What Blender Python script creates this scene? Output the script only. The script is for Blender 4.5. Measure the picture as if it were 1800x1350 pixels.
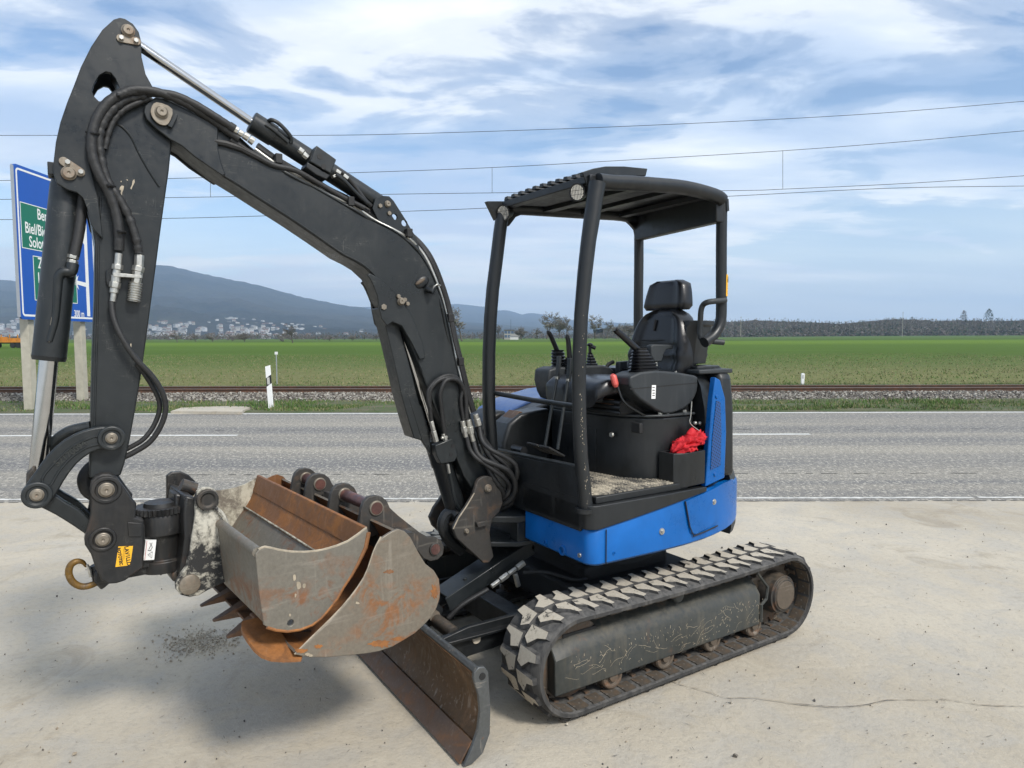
import bpy, math, random
import numpy as np
from mathutils import Vector, Matrix
from mathutils import noise as mnoise

scene = bpy.context.scene
for _o in list(bpy.data.objects):
    bpy.data.objects.remove(_o)
COL = scene.collection
R = math.radians
random.seed(7)
rng = np.random.default_rng(7)

# ---------------------------------------------------------------- camera, sky, sun
H_CAM, F_PX = 1.67, 1200.0
PITCH, ROLL = math.atan(81 / F_PX), R(0.12)
cam = bpy.data.cameras.new('camera')
cam_ob = bpy.data.objects.new('camera', cam)
COL.objects.link(cam_ob)
cam.sensor_width = 36
cam.lens = 24
cam.clip_start = .05
cam.clip_end = 30000
cf = Vector((0, math.cos(PITCH), -math.sin(PITCH)))
cu = Vector((0, math.sin(PITCH), math.cos(PITCH)))
cr = Vector((1, 0, 0))
cr2 = cr * math.cos(ROLL) - cu * math.sin(ROLL)
cu2 = cu * math.cos(ROLL) + cr * math.sin(ROLL)
mw = Matrix((cr2, cu2, -cf)).transposed().to_4x4()
mw.translation = (0, 0, H_CAM)
cam_ob.matrix_world = mw
scene.camera = cam_ob

SUN_EL, SUN_AZ = R(46), R(-47)          # azimuth of the sun measured from +X towards +Y
sdir = Vector((math.cos(SUN_EL) * math.cos(SUN_AZ), math.cos(SUN_EL) * math.sin(SUN_AZ), math.sin(SUN_EL)))
sun = bpy.data.lights.new('sun', 'SUN')
sun.energy = 2.5
sun.angle = R(11)
sun.color = (1, .955, .89)
sun_ob = bpy.data.objects.new('sun', sun)
sun_ob.rotation_euler = (-sdir).to_track_quat('-Z', 'Y').to_euler()
sun_ob.location = (0, 0, 40)
COL.objects.link(sun_ob)

world = bpy.data.worlds.new('World')
scene.world = world
world.use_nodes = True
wn, wl = world.node_tree.nodes, world.node_tree.links
wn.clear()


def N(nodes, t, **kw):
    n = nodes.new(t)
    for k, v in kw.items():
        if k.startswith('i_'):
            key = k[2:]
            key = int(key) if key.isdigit() else key
            n.inputs[key].default_value = v
        else:
            setattr(n, k, v)
    return n


def ramp(nodes, links, src, stops, interp='LINEAR'):
    r = nodes.new('ShaderNodeValToRGB')
    r.color_ramp.interpolation = interp
    e = r.color_ramp.elements
    while len(e) < len(stops):
        e.new(.5)
    for el, (p, c) in zip(e, stops):
        el.position = p
        el.color = (*c, 1) if len(c) == 3 else c
    links.new(src, r.inputs[0])
    return r.outputs[0]


def math_n(nodes, links, op, a, b=None, clamp=False):
    m = nodes.new('ShaderNodeMath')
    m.operation = op
    m.use_clamp = clamp
    for i, v in enumerate((a, b)):
        if v is None:
            continue
        if isinstance(v, (int, float)):
            m.inputs[i].default_value = v
        else:
            links.new(v, m.inputs[i])
    return m.outputs[0]


def mix_c(nodes, links, fac, a, b, mode='MIX'):
    m = nodes.new('ShaderNodeMix')
    m.data_type = 'RGBA'
    m.blend_type = mode
    for s, v in ((m.inputs[0], fac), (m.inputs[6], a), (m.inputs[7], b)):
        if isinstance(v, (int, float)):
            s.default_value = v
        elif isinstance(v, (tuple, list)):
            s.default_value = (*v, 1) if len(v) == 3 else v
        else:
            links.new(v, s)
    return m.outputs[2]


def build_world():
    sky = N(wn, 'ShaderNodeTexSky', sky_type='NISHITA', sun_disc=False)
    sky.sun_elevation = SUN_EL
    sky.sun_rotation = math.atan2(sdir.x, sdir.y)
    sky.air_density = 1.0
    sky.dust_density = 1.2
    sky.ozone_density = 2.0
    tc = N(wn, 'ShaderNodeTexCoord')
    sep = N(wn, 'ShaderNodeSeparateXYZ')
    wl.new(tc.outputs['Generated'], sep.inputs[0])
    z = math_n(wn, wl, 'MAXIMUM', sep.outputs[2], 0.0)
    zz = math_n(wn, wl, 'ADD', z, 0.11)
    px = math_n(wn, wl, 'DIVIDE', sep.outputs[0], zz)
    py = math_n(wn, wl, 'DIVIDE', sep.outputs[1], zz)
    cmb = N(wn, 'ShaderNodeCombineXYZ')
    wl.new(px, cmb.inputs[0])
    wl.new(py, cmb.inputs[1])
    mp = N(wn, 'ShaderNodeMapping')
    mp.inputs['Location'].default_value = CLOUD_OFF
    mp.inputs['Rotation'].default_value = (0, 0, R(14))
    mp.inputs['Scale'].default_value = (.55, 1.0, 1)
    wl.new(cmb.outputs[0], mp.inputs[0])
    n1 = N(wn, 'ShaderNodeTexNoise', i_Scale=.75, i_Detail=9.0, i_Roughness=.56, i_Distortion=.35)
    n2 = N(wn, 'ShaderNodeTexNoise', i_Scale=3.2, i_Detail=8.0, i_Roughness=.55, i_Distortion=.6)
    wl.new(mp.outputs[0], n1.inputs[0])
    wl.new(mp.outputs[0], n2.inputs[0])
    a = math_n(wn, wl, 'MULTIPLY', n1.outputs[0], .72)
    b = math_n(wn, wl, 'MULTIPLY', n2.outputs[0], .28)
    s = math_n(wn, wl, 'ADD', a, b)
    mask = ramp(wn, wl, s, [(.415, (.0,) * 3), (.455, (.30,) * 3), (.495, (.80,) * 3), (.56, (1,) * 3)], 'EASE')
    # towards the horizon the layers close up into a pale veil
    hz = N(wn, 'ShaderNodeMapRange', interpolation_type='SMOOTHSTEP')
    hz.inputs['From Min'].default_value = .0
    hz.inputs['From Max'].default_value = .21
    hz.inputs['To Min'].default_value = .93
    hz.inputs['To Max'].default_value = 0.0
    wl.new(z, hz.inputs[0])
    mask2 = math_n(wn, wl, 'MAXIMUM', mask, hz.outputs[0])
    # cloud tone: white heads, blue grey bellies
    mp2 = N(wn, 'ShaderNodeMapping')
    mp2.inputs['Location'].default_value = (3.3, 9.1, 0)
    mp2.inputs['Scale'].default_value = (.5, 1.3, 1)
    wl.new(cmb.outputs[0], mp2.inputs[0])
    n3 = N(wn, 'ShaderNodeTexNoise', i_Scale=1.1, i_Detail=6.0, i_Roughness=.5)
    wl.new(mp2.outputs[0], n3.inputs[0])
    tone = ramp(wn, wl, n3.outputs[0], [(.38, (.46, .58, .78)), (.5, (.66, .75, .88)), (.60, (.90, .93, .96))])
    pale = N(wn, 'ShaderNodeMapRange', interpolation_type='SMOOTHSTEP')
    pale.inputs['From Min'].default_value = .0
    pale.inputs['From Max'].default_value = .22
    pale.inputs['To Min'].default_value = .85
    pale.inputs['To Max'].default_value = .0
    wl.new(z, pale.inputs[0])
    tone = mix_c(wn, wl, pale.outputs[0], tone, (.80, .845, .88))
    bs = N(wn, 'ShaderNodeBackground', i_Strength=.13)
    wl.new(sky.outputs[0], bs.inputs[0])
    bc = N(wn, 'ShaderNodeBackground', i_Strength=CLOUD_STR)
    wl.new(tone, bc.inputs[0])
    mx = N(wn, 'ShaderNodeMixShader')
    wl.new(mask2, mx.inputs[0])
    wl.new(bs.outputs[0], mx.inputs[1])
    wl.new(bc.outputs[0], mx.inputs[2])
    out = N(wn, 'ShaderNodeOutputWorld')
    wl.new(mx.outputs[0], out.inputs[0])


CLOUD_OFF = (1.7, 4.3, 0)
CLOUD_STR = .90
build_world()
scene.view_settings.view_transform = 'Standard'
scene.view_settings.look = 'None'
scene.view_settings.exposure = .50
scene.view_settings.gamma = 1
scene.view_settings.use_curve_mapping = False
scene.cycles.max_bounces = 6
scene.cycles.volume_bounces = 1
scene.cycles.volume_step_rate = 8
scene.render.film_transparent = False


# ---------------------------------------------------------------- placing: rays of the viewpoint met with real planes
def ray(px, py):
    return cf + cr2 * ((px - 900) / F_PX) + cu2 * ((675 - py) / F_PX)


def ground(px, py, z=0.0):
    d = ray(px, py)
    return Vector((0, 0, H_CAM)) + d * ((z - H_CAM) / d.z)


def at_depth(px, py, Y):
    d = ray(px, py)
    return Vector((0, 0, H_CAM)) + d * (Y / d.y)


class Frame:
    """a frame standing on the ground: x forward, y to its left, z up"""
    def __init__(s, ox, oy, deg):
        t = R(deg)
        s.o = Vector((ox, oy, 0))
        s.f = Vector((-math.cos(t), -math.sin(t), 0))
        s.l = Vector((math.sin(t), -math.cos(t), 0))
        s.rot = math.pi + t

    def _m(s, px, py, n, off, z=False):
        d = ray(px, py)
        c = Vector((0, 0, H_CAM)) - s.o
        t = (off - c.dot(n)) / d.dot(n)
        p = c + d * t
        return Vector((p.dot(s.f), p.dot(s.l), p.z))

    def M(s, px, py, y):
        return s._m(px, py, s.l, y)

    def X(s, px, py, x):
        return s._m(px, py, s.f, x)

    def Z(s, px, py, z):
        return s._m(px, py, Vector((0, 0, 1)), z)

    def world(s, p):
        return s.o + s.f * p[0] + s.l * p[1] + Vector((0, 0, p[2]))


EX = Frame(.474, 3.916, 33)             # the digger
_b = EX.world((2.3, 0, 0))
BK = Frame(_b.x, _b.y, 38)              # its turned quick coupler and the buckets on it


# ---------------------------------------------------------------- object helpers
def tag(o, label=None, cat=None, group=None, kind=None):
    if label: o['label'] = label
    if cat: o['category'] = cat
    if group: o['group'] = group
    if kind: o['kind'] = kind
    return o


def empty(name, loc=(0, 0, 0), rz=0.0, parent=None):
    o = bpy.data.objects.new(name, None)
    o.empty_display_size = .2
    COL.objects.link(o)
    o.location = loc
    o.rotation_euler = (0, 0, rz)
    o.parent = parent
    return o


def link(name, me, parent=None):
    o = bpy.data.objects.new(name, me)
    COL.objects.link(o)
    o.parent = parent
    return o


def smoothpath(pts, n=6):
    P = [Vector(p) for p in pts]
    if len(P) < 3:
        return P
    Q = [P[0] * 2 - P[1]] + P + [P[-1] * 2 - P[-2]]
    out = []
    for i in range(1, len(Q) - 2):
        a, b, c, d = Q[i - 1], Q[i], Q[i + 1], Q[i + 2]
        for k in range(n):
            t = k / n
            out.append(.5 * ((2 * b) + (c - a) * t + (2 * a - 5 * b + 4 * c - d) * t * t + (3 * b - a - 3 * c + d) * t ** 3))
    out.append(P[-1])
    return out


class MB:
    def __init__(s):
        s.v, s.f, s.m = [], [], []

    def add(s, vs, fs, m=0):
        o = len(s.v)
        s.v += [tuple(v) for v in vs]
        s.f += [tuple(i + o for i in f) for f in fs]
        s.m += [m] * len(fs)
        return s

    def box(s, a, b, m=0, rot=None, c=None):
        """box between two corners, optionally turned by a matrix about its centre"""
        x0, y0, z0 = a
        x1, y1, z1 = b
        vs = [Vector(p) for p in ((x0, y0, z0), (x1, y0, z0), (x1, y1, z0), (x0, y1, z0), (x0, y0, z1), (x1, y0, z1), (x1, y1, z1), (x0, y1, z1))]
        if rot is not None:
            c = Vector(c) if c is not None else (Vector(a) + Vector(b)) / 2
            vs = [c + rot @ (v - c) for v in vs]
        return s.add(vs, [(0, 3, 2, 1), (4, 5, 6, 7), (0, 1, 5, 4), (1, 2, 6, 5), (2, 3, 7, 6), (3, 0, 4, 7)], m)

    def bar(s, p, q, w, h, up=(0, 0, 1), m=0):
        """a straight bar of w x h from p to q"""
        p, q = Vector(p), Vector(q)
        d = (q - p).normalized()
        u = Vector(up)
        sd = d.cross(u)
        if sd.length < 1e-5:
            sd = d.cross(Vector((0, 1, 0)))
        sd.normalize()
        u = sd.cross(d).normalized()
        vs = []
        for c in (p, q):
            for a, b in ((-1, -1), (1, -1), (1, 1), (-1, 1)):
                vs.append(c + sd * (a * w / 2) + u * (b * h / 2))
        return s.add(vs, [(0, 1, 2, 3), (7, 6, 5, 4), (0, 4, 5, 1), (1, 5, 6, 2), (2, 6, 7, 3), (3, 7, 4, 0)], m)

    def prism(s, pts, axis, a, b, m=0, shift=None):
        """polygon pts (2D) extruded along an axis ('y': pts are x,z; 'x': pts are y,z; 'z': pts are x,y)"""
        def mk(p, t):
            return {'y': (p[0], t, p[1]), 'x': (t, p[0], p[1]), 'z': (p[0], p[1], t)}[axis]
        n = len(pts)
        area = sum(pts[i][0] * pts[(i + 1) % n][1] - pts[(i + 1) % n][0] * pts[i][1] for i in range(n))
        if area < 0:
            pts = pts[::-1]
        if axis == 'y':
            a, b = max(a, b), min(a, b)
        else:
            a, b = min(a, b), max(a, b)
        vs = [mk(p, a) for p in pts] + [mk(p, b) for p in pts]
        fs = [tuple(range(n - 1, -1, -1)), tuple(range(n, 2 * n))]
        fs += [(i, (i + 1) % n, n + (i + 1) % n, n + i) for i in range(n)]
        return s.add(vs, fs, m)

    def holed(s, outer, holes, axis, a, b, m=0):
        """extruded plate with holes, filled by a bridge fan (bmesh triangle fill)"""
        import bmesh
        bm = bmesh.new()

        def mk(p, t):
            return {'y': (p[0], t, p[1]), 'x': (t, p[0], p[1]), 'z': (p[0], p[1], t)}[axis]
        es = []
        for lp in [outer] + holes:
            vs = [bm.verts.new(mk(p, a)) for p in lp]
            es += [bm.edges.new((vs[i], vs[(i + 1) % len(vs)])) for i in range(len(vs))]
        bmesh.ops.triangle_fill(bm, use_beauty=True, use_dissolve=False, edges=es)
        r = bmesh.ops.extrude_face_region(bm, geom=list(bm.faces))
        dv = {'y': (0, b - a, 0), 'x': (b - a, 0, 0), 'z': (0, 0, b - a)}[axis]
        bmesh.ops.translate(bm, verts=[g for g in r['geom'] if isinstance(g, bmesh.types.BMVert)], vec=dv)
        bmesh.ops.recalc_face_normals(bm, faces=list(bm.faces))
        bm.verts.index_update()
        s.add([v.co.copy() for v in bm.verts], [tuple(v.index for v in f.verts) for f in bm.faces], m)
        bm.free()
        return s

    def tube(s, pts, r, n=10, m=0, caps=True, smooth=0):
        P = smoothpath(pts, smooth) if smooth else [Vector(p) for p in pts]
        rs = r if isinstance(r, (list, tuple)) else [r] * len(P)
        if len(rs) != len(P):
            rs = [rs[0] + (rs[-1] - rs[0]) * i / (len(P) - 1) for i in range(len(P))]
        up = None
        vs = []
        far = max(P, key=lambda q: (q - P[0]).length)
        axis = (far - P[0]).normalized()
        straight = all((q - P[0]).cross(axis).length < 1e-5 for q in P)
        for i, p in enumerate(P):
            d = axis if straight else (P[min(i + 1, len(P) - 1)] - P[max(i - 1, 0)]).normalized()
            if up is None:
                up = Vector((0, 1, 0)) if abs(d.y) < .9 else Vector((1, 0, 0))
            sd = d.cross(up).normalized()
            up = sd.cross(d).normalized()
            for k in range(n):
                a = 2 * math.pi * k / n
                vs.append(p + (sd * math.cos(a) + up * math.sin(a)) * rs[i])
        fs = []
        for i in range(len(P) - 1):
            for k in range(n):
                a, b = i * n + k, i * n + (k + 1) % n
                fs.append((a, a + n, b + n, b))
        if caps:
            fs.append(tuple(range(n)))
            fs.append(tuple(range(len(vs) - 1, len(vs) - n - 1, -1)))
        return s.add(vs, fs, m)

    def cyl(s, p, q, r, n=20, m=0, r2=None):
        return s.tube([p, q], [r, r if r2 is None else r2], n, m)

    def lathe(s, p, q, prof, n=24, m=0):
        """profile of (t along p->q, radius)"""
        p, q = Vector(p), Vector(q)
        return s.tube([p + (q - p) * t for t, _ in prof], [rr for _, rr in prof], n, m, caps=True) if len(prof) > 2 else s

    def sphere(s, c, r, n=12, m=0, sc=(1, 1, 1)):
        c = Vector(c)
        vs = []
        k = n // 2
        for i in range(k + 1):
            a = math.pi * i / k
            for j in range(n):
                b = 2 * math.pi * j / n
                vs.append(c + Vector((math.sin(a) * math.cos(b) * sc[0], math.sin(a) * math.sin(b) * sc[1], math.cos(a) * sc[2])) * r)
        fs = [(i * n + j, (i + 1) * n + j, (i + 1) * n + (j + 1) % n, i * n + (j + 1) % n) for i in range(k) for j in range(n)]
        return s.add(vs, fs, m)

    def loft(s, rings, m=0, closed=True, cap=True):
        n = len(rings[0])
        vs = [v for r in rings for v in r]
        fs = []
        for i in range(len(rings) - 1):
            for k in range(n if closed else n - 1):
                a, b = i * n + k, i * n + (k + 1) % n
                fs.append((a, b, b + n, a + n))
        if cap:
            fs.append(tuple(range(n - 1, -1, -1)))
            fs.append(tuple(range(len(vs) - n, len(vs))))
        return s.add(vs, fs, m)

    def mesh(s, name, mats, smooth=35):
        me = bpy.data.meshes.new(name)
        me.from_pydata([tuple(v) for v in s.v], [], s.f)
        for mt in (mats if isinstance(mats, (list, tuple)) else [mats]):
            me.materials.append(mt)
        if any(s.m):
            me.polygons.foreach_set('material_index', s.m)
        if smooth:
            me.polygons.foreach_set('use_smooth', [True] * len(me.polygons))
            me.set_sharp_from_angle(angle=R(smooth))
        me.update()
        return me

    def build(s, name, mats, parent=None, bevel=0.0, smooth=35, seg=2):
        o = link(name, s.mesh(name, mats, smooth), parent)
        if bevel:
            b = o.modifiers.new('bevel', 'BEVEL')
            b.width = bevel
            b.segments = seg
            b.limit_method = 'ANGLE'
            b.angle_limit = R(40)
            b.harden_normals = False
        return o


def circle(c, r, n=24, a0=0, a1=360):
    return [(c[0] + r * math.cos(R(a0 + (a1 - a0) * i / n)), c[1] + r * math.sin(R(a0 + (a1 - a0) * i / n))) for i in range(n)]


def xz(pts):
    return [(p.x, p.z) for p in pts]


def rounded(pts, n=3):
    """closed polygon smoothed by a Catmull curve"""
    P = [Vector(p) for p in pts]
    out = []
    L = len(P)
    for i in range(L):
        a, b, c, d = P[i - 1], P[i], P[(i + 1) % L], P[(i + 2) % L]
        for k in range(n):
            t = k / n
            out.append(tuple(.5 * ((2 * b) + (c - a) * t + (2 * a - 5 * b + 4 * c - d) * t * t + (3 * b - a - 3 * c + d) * t ** 3)))
    return out


# ---------------------------------------------------------------- materials
def new_mat(name):
    m = bpy.data.materials.new(name)
    m.use_nodes = True
    nt = m.node_tree
    b = nt.nodes['Principled BSDF']
    return m, nt.nodes, nt.links, b


def coords(nodes, links, scale=(1, 1, 1), rot=(0, 0, 0), kind='Object'):
    tc = nodes.new('ShaderNodeTexCoord')
    mp = nodes.new('ShaderNodeMapping')
    mp.inputs['Scale'].default_value = scale
    mp.inputs['Rotation'].default_value = rot
    links.new(tc.outputs[kind], mp.inputs[0])
    return mp.outputs[0]


def noise(nodes, links, co, scale, detail=5.0, rough=.55, dist=0.0):
    n = N(nodes, 'ShaderNodeTexNoise', i_Scale=float(scale), i_Detail=float(detail), i_Roughness=rough, i_Distortion=dist)
    links.new(co, n.inputs['Vector'])
    return n.outputs[0]


def bump(nodes, links, b, h, strength=.2, dist=.005):
    bp = N(nodes, 'ShaderNodeBump', i_Strength=strength, i_Distance=dist)
    links.new(h, bp.inputs['Height'])
    links.new(bp.outputs[0], b.inputs['Normal'])


def simple(name, col, rough=.5, metal=0.0, bmp=.0, var=.12, scale=40):
    m, n, l, b = new_mat(name)
    co = coords(n, l)
    ns = noise(n, l, co, scale, 6, .6)
    f = ramp(n, l, ns, [(.3, tuple(c * (1 - var) for c in col)), (.7, tuple(min(1, c * (1 + var)) for c in col))])
    l.new(f, b.inputs['Base Color'])
    b.inputs['Roughness'].default_value = rough
    b.inputs['Metallic'].default_value = metal
    if bmp:
        bump(n, l, b, ns, bmp, .004)
    return m


def painted(name, col, rough=.42, dust=.35, dustcol=(.20, .18, .15), scratch=.0, sccol=(.5, .48, .42), coat=0.0, rust=0.0, grime=.5):
    """painted sheet metal with settled dust, handling wear, scratches and a little rust"""
    m, n, l, b = new_mat(name)
    co = coords(n, l)
    big = noise(n, l, co, 3.5, 6, .6, .4)
    fine = noise(n, l, co, 38, 8, .65)
    c = mix_c(n, l, ramp(n, l, big, [(.35, (0,) * 3), (.7, (1,) * 3)]), tuple(x * .8 for x in col), tuple(min(1, x * 1.18 + .002) for x in col))
    # dust lies on what faces up
    g = N(n, 'ShaderNodeNewGeometry')
    sp = N(n, 'ShaderNodeSeparateXYZ')
    l.new(g.outputs['Normal'], sp.inputs[0])
    upz = math_n(n, l, 'MULTIPLY_ADD', sp.outputs[2], .75)
    n_ = upz.node
    n_.inputs[2].default_value = .22
    dm = math_n(n, l, 'MULTIPLY', upz, ramp(n, l, fine, [(.35, (.1,) * 3), (.75, (1,) * 3)]), True)
    dm = math_n(n, l, 'MULTIPLY', dm, dust, True)
    c = mix_c(n, l, dm, c, dustcol)
    sv = noise(n, l, coords(n, l, (9, 9, .9)), 1.5, 6, .65, .4)
    c = mix_c(n, l, math_n(n, l, 'MULTIPLY', ramp(n, l, sv, [(.50, (0,) * 3), (.68, (1,) * 3)]), dust * .75), c, tuple(x * .7 for x in dustcol))
    if scratch:
        acc = None
        for k, (sc, ro) in enumerate((((3, 3, 22), (.3, .5, .2)), ((24, 3, 4), (.2, .9, .5)), ((5, 5, 30), (.9, .1, .7)))):
            cs = coords(n, l, sc, ro)
            sn = noise(n, l, cs, 1.6 + k * .4, 1.0, .4, .5)
            r = ramp(n, l, sn, [(.494, (0,) * 3), (.499, (1,) * 3), (.501, (1,) * 3), (.506, (0,) * 3)])
            acc = r if acc is None else math_n(n, l, 'MAXIMUM', acc, r)
        brk = ramp(n, l, noise(n, l, co, 9, 4, .6), [(.54, (0,) * 3), (.66, (1,) * 3)])
        sm = math_n(n, l, 'MULTIPLY', acc, brk)
        sm = math_n(n, l, 'MULTIPLY', sm, scratch, True)
        c = mix_c(n, l, sm, c, sccol)
    if rust:
        rn = noise(n, l, co, 7, 8, .7, .6)
        rm = ramp(n, l, rn, [(.60 - .12 * rust, (0,) * 3), (.70 - .1 * rust, (1,) * 3)])
        c = mix_c(n, l, math_n(n, l, 'MULTIPLY', rm, min(1, rust * 1.4)), c, (.17, .075, .03))
    l.new(c, b.inputs['Base Color'])
    ro = ramp(n, l, math_n(n, l, 'ADD', math_n(n, l, 'MULTIPLY', fine, .4), math_n(n, l, 'MULTIPLY', big, .6)), [(.35, (max(0, rough - .12),) * 3), (.65, (min(1, rough + .22),) * 3)])
    l.new(ro, b.inputs['Roughness'])
    b.inputs['Coat Weight'].default_value = coat
    b.inputs['Coat Roughness'].default_value = .15
    bump(n, l, b, fine, .08, .002)
    return m


def worn_steel(name, base, rustc, amount=.5, pale=.3, seed=0.0, metal=.35, rough=.5):
    """bare bucket steel: grey skin, rust blooms, earth stains and scrapes"""
    m, n, l, b = new_mat(name)
    co0 = coords(n, l)
    ad = N(n, 'ShaderNodeVectorMath', operation='ADD')
    ad.inputs[1].default_value = (seed, seed * .7, seed * 1.3)
    l.new(co0, ad.inputs[0])
    co = ad.outputs[0]
    big = noise(n, l, co, 3.0, 8, .62, .5)
    mid = noise(n, l, co, 11, 8, .68, .8)
    fine = noise(n, l, co, 70, 8, .7)
    c = mix_c(n, l, fine, tuple(x * .62 for x in base), tuple(min(1, x * 1.45) for x in base))
    r1 = ramp(n, l, big, [(.62 - .3 * amount, (0,) * 3), (.75 - .25 * amount, (1,) * 3)])
    r2 = ramp(n, l, mid, [(.60 - .22 * amount, (0,) * 3), (.70 - .2 * amount, (1,) * 3)])
    rm = math_n(n, l, 'MULTIPLY', r1, r2)
    rm = math_n(n, l, 'ADD', rm, math_n(n, l, 'MULTIPLY', ramp(n, l, mid, [(.66, (0,) * 3), (.7, (1,) * 3)]), .8), True)
    rc = mix_c(n, l, fine, tuple(x * .55 for x in rustc), tuple(min(1, x * 1.5) for x in rustc))
    c = mix_c(n, l, rm, c, rc)
    for k, (sc, ro) in enumerate((((2.5, 30, 30), (.1, .4, .2)), ((30, 30, 2.5), (.3, .2, 0)))):
        cs = coords(n, l, sc, ro)
        sn = noise(n, l, cs, 1.3, 5, .6, .2)
        r = ramp(n, l, sn, [(.60, (0,) * 3), (.72, (1,) * 3)])
        c = mix_c(n, l, math_n(n, l, 'MULTIPLY', r, pale), c, (.42, .38, .32))
    l.new(c, b.inputs['Base Color'])
    mt = math_n(n, l, 'MULTIPLY', math_n(n, l, 'SUBTRACT', 1.0, rm), metal, True)
    l.new(mt, b.inputs['Metallic'])
    rr = ramp(n, l, mid, [(.3, (rough - .1,) * 3), (.7, (rough + .25,) * 3)])
    l.new(rr, b.inputs['Roughness'])
    h = math_n(n, l, 'ADD', math_n(n, l, 'MULTIPLY', fine, .5), mid)
    bump(n, l, b, h, .25, .003)
    return m


MT = {}


def make_materials():
    MT['black'] = painted('charcoal_paint', (.0068, .0086, .010), .38, .08, (.15, .145, .13), scratch=.0)
    MT['arm'] = painted('arm_paint', (.0085, .0115, .013), .36, .11, (.14, .14, .13), scratch=.25, sccol=(.25, .24, .21))
    MT['frame'] = painted('undercarriage_paint', (.022, .027, .027), .42, .45, (.17, .145, .10), scratch=.0, rust=.2)
    MT['dirty'] = painted('dirty_black', (.014, .015, .015), .55, .75, (.17, .13, .09), scratch=.3, rust=.45)
    MT['coupler'] = painted('coupler_black', (.008, .009, .010), .42, .22, (.16, .13, .10), scratch=.2, rust=.12)
    MT['blue'] = painted('blue_paint', (.0, .100, .36), .30, .0, (.12, .22, .34), coat=.12)
    MT['blue'].node_tree.nodes['Principled BSDF'].inputs['Specular IOR Level'].default_value = .32
    MT['blue_top'] = painted('blue_hood', (.01, .11, .38), .34, .35, (.45, .5, .6), coat=.3)
    MT['plastic'] = painted('grey_plastic', (.019, .023, .026), .5, .15, (.16, .16, .155))
    MT['vinyl'] = simple('black_vinyl', (.007, .0075, .009), .33, 0, .12, .2, 90)
    MT['rubber'] = simple('hose_rubber', (.018, .018, .018), .55, 0, .35, .3, 120)
    MT['deep'] = simple('dark_steel', (.012, .012, .012), .7, 0, .1, .3, 20)  # even near-black steel, also serving slots and window panes
    MT['chrome'] = simple('chrome_rod', (.50, .50, .50), .14, 1, 0, .06, 12)
    MT['zinc'] = simple('zinc_fitting', (.50, .49, .45), .38, .85, .05, .2, 60)
    MT['pin'] = worn_steel('pin_steel', (.22, .19, .15), (.20, .12, .07), .5, .3, 1.0, .5, .4)
    MT['pinred'] = worn_steel('pin_red_steel', (.10, .05, .045), (.16, .06, .04), .6, .2, 5.0, .5, .35)
    MT['steel'] = worn_steel('bucket_steel', (.175, .16, .132), (.17, .078, .036), .58, .26, 2.0)
    MT['steel_b'] = worn_steel('big_bucket_steel', (.185, .160, .125), (.20, .088, .034), .66, .26, 6.4)
    MT['rust'] = worn_steel('rusty_steel', (.19, .082, .030), (.29, .115, .030), .72, .12, 4.0, .1, .6)
    MT['rustdark'] = worn_steel('dark_rusty_steel', (.09, .055, .035), (.13, .06, .025), .6, .15, 8.0, .2, .5)
    MT['blade'] = worn_steel('blade_steel', (.085, .048, .022), (.12, .060, .022), .6, .38, 3.0, .5, .42)
    MT['edge'] = worn_steel('blade_edge_steel', (.10, .105, .105), (.16, .09, .05), .3, .75, 9.0, .5, .4)
    MT['bracket'] = worn_steel('bracket_steel', (.045, .042, .038), (.10, .06, .035), .5, .22, 11.0, .2, .5)
    MT['pale_mark'] = simple('worn_edge', (.42, .36, .27), .5, .4, .1, .3, 30)  # pale tone of scratches, rubbed edges and mortar spots
    MT['belt'] = painted('track_rubber', (.022, .022, .022), .75, .8, (.17, .16, .145), grime=1)
    m, n, l, b = new_mat('worn_tread')
    gi = N(n, 'ShaderNodeObjectInfo')
    ad = N(n, 'ShaderNodeVectorMath', operation='ADD')
    l.new(coords(n, l), ad.inputs[0])
    sc_ = N(n, 'ShaderNodeVectorMath', operation='SCALE', i_Scale=1.0)
    l.new(gi.outputs['Location'], sc_.inputs[0])
    l.new(sc_.outputs[0], ad.inputs[1])
    a1 = noise(n, l, ad.outputs[0], 22, 8, .7, .6)
    a2 = noise(n, l, ad.outputs[0], 90, 6, .7)
    c = mix_c(n, l, a2, (.33, .285, .215), (.56, .51, .42))
    c = mix_c(n, l, ramp(n, l, a1, [(.36, (1,) * 3), (.43, (0,) * 3)]), c, (.05, .048, .043))
    c = mix_c(n, l, math_n(n, l, 'MULTIPLY', ramp(n, l, a1, [(.60, (0,) * 3), (.68, (1,) * 3)]), .5), c, (.24, .17, .10))
    l.new(c, b.inputs['Base Color'])
    b.inputs['Roughness'].default_value = .9
    bump(n, l, b, a1, .4, .004)
    MT['lug'] = m
    MT['link'] = worn_steel('rusty_track_iron', (.095, .075, .055), (.13, .07, .038), .55, .35, 7.0, .2, .6)
    MT['white'] = simple('white_paint', (.78, .78, .76), .5, 0, 0, .05)
    MT['yellow'] = simple('yellow_label', (.80, .42, .02), .5, 0, 0, .06)
    MT['ink'] = simple('black_ink', (.01, .01, .01), .6, 0, 0, .02)
    MT['redink'] = simple('red_ink', (.55, .03, .02), .6, 0, 0, .02)
    MT['red'] = simple('red_cloth', (.48, .008, .016), .75, 0, .3, .25, 30)
    MT['redknob'] = simple('red_knob', (.60, .10, .08), .4, 0, 0, .05)
    MT['hook'] = worn_steel('hook_steel', (.16, .085, .012), (.045, .032, .02), .8, .2, 12.0, .2, .45)
    MT['lamp'] = simple('lamp_reflector', (.80, .80, .78), .18, .85, .2, .1, 60)
    m, n, l, b = new_mat('lamp_glass')
    b.inputs['Base Color'].default_value = (.9, .92, .93, 1)
    b.inputs['Roughness'].default_value = .05
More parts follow.
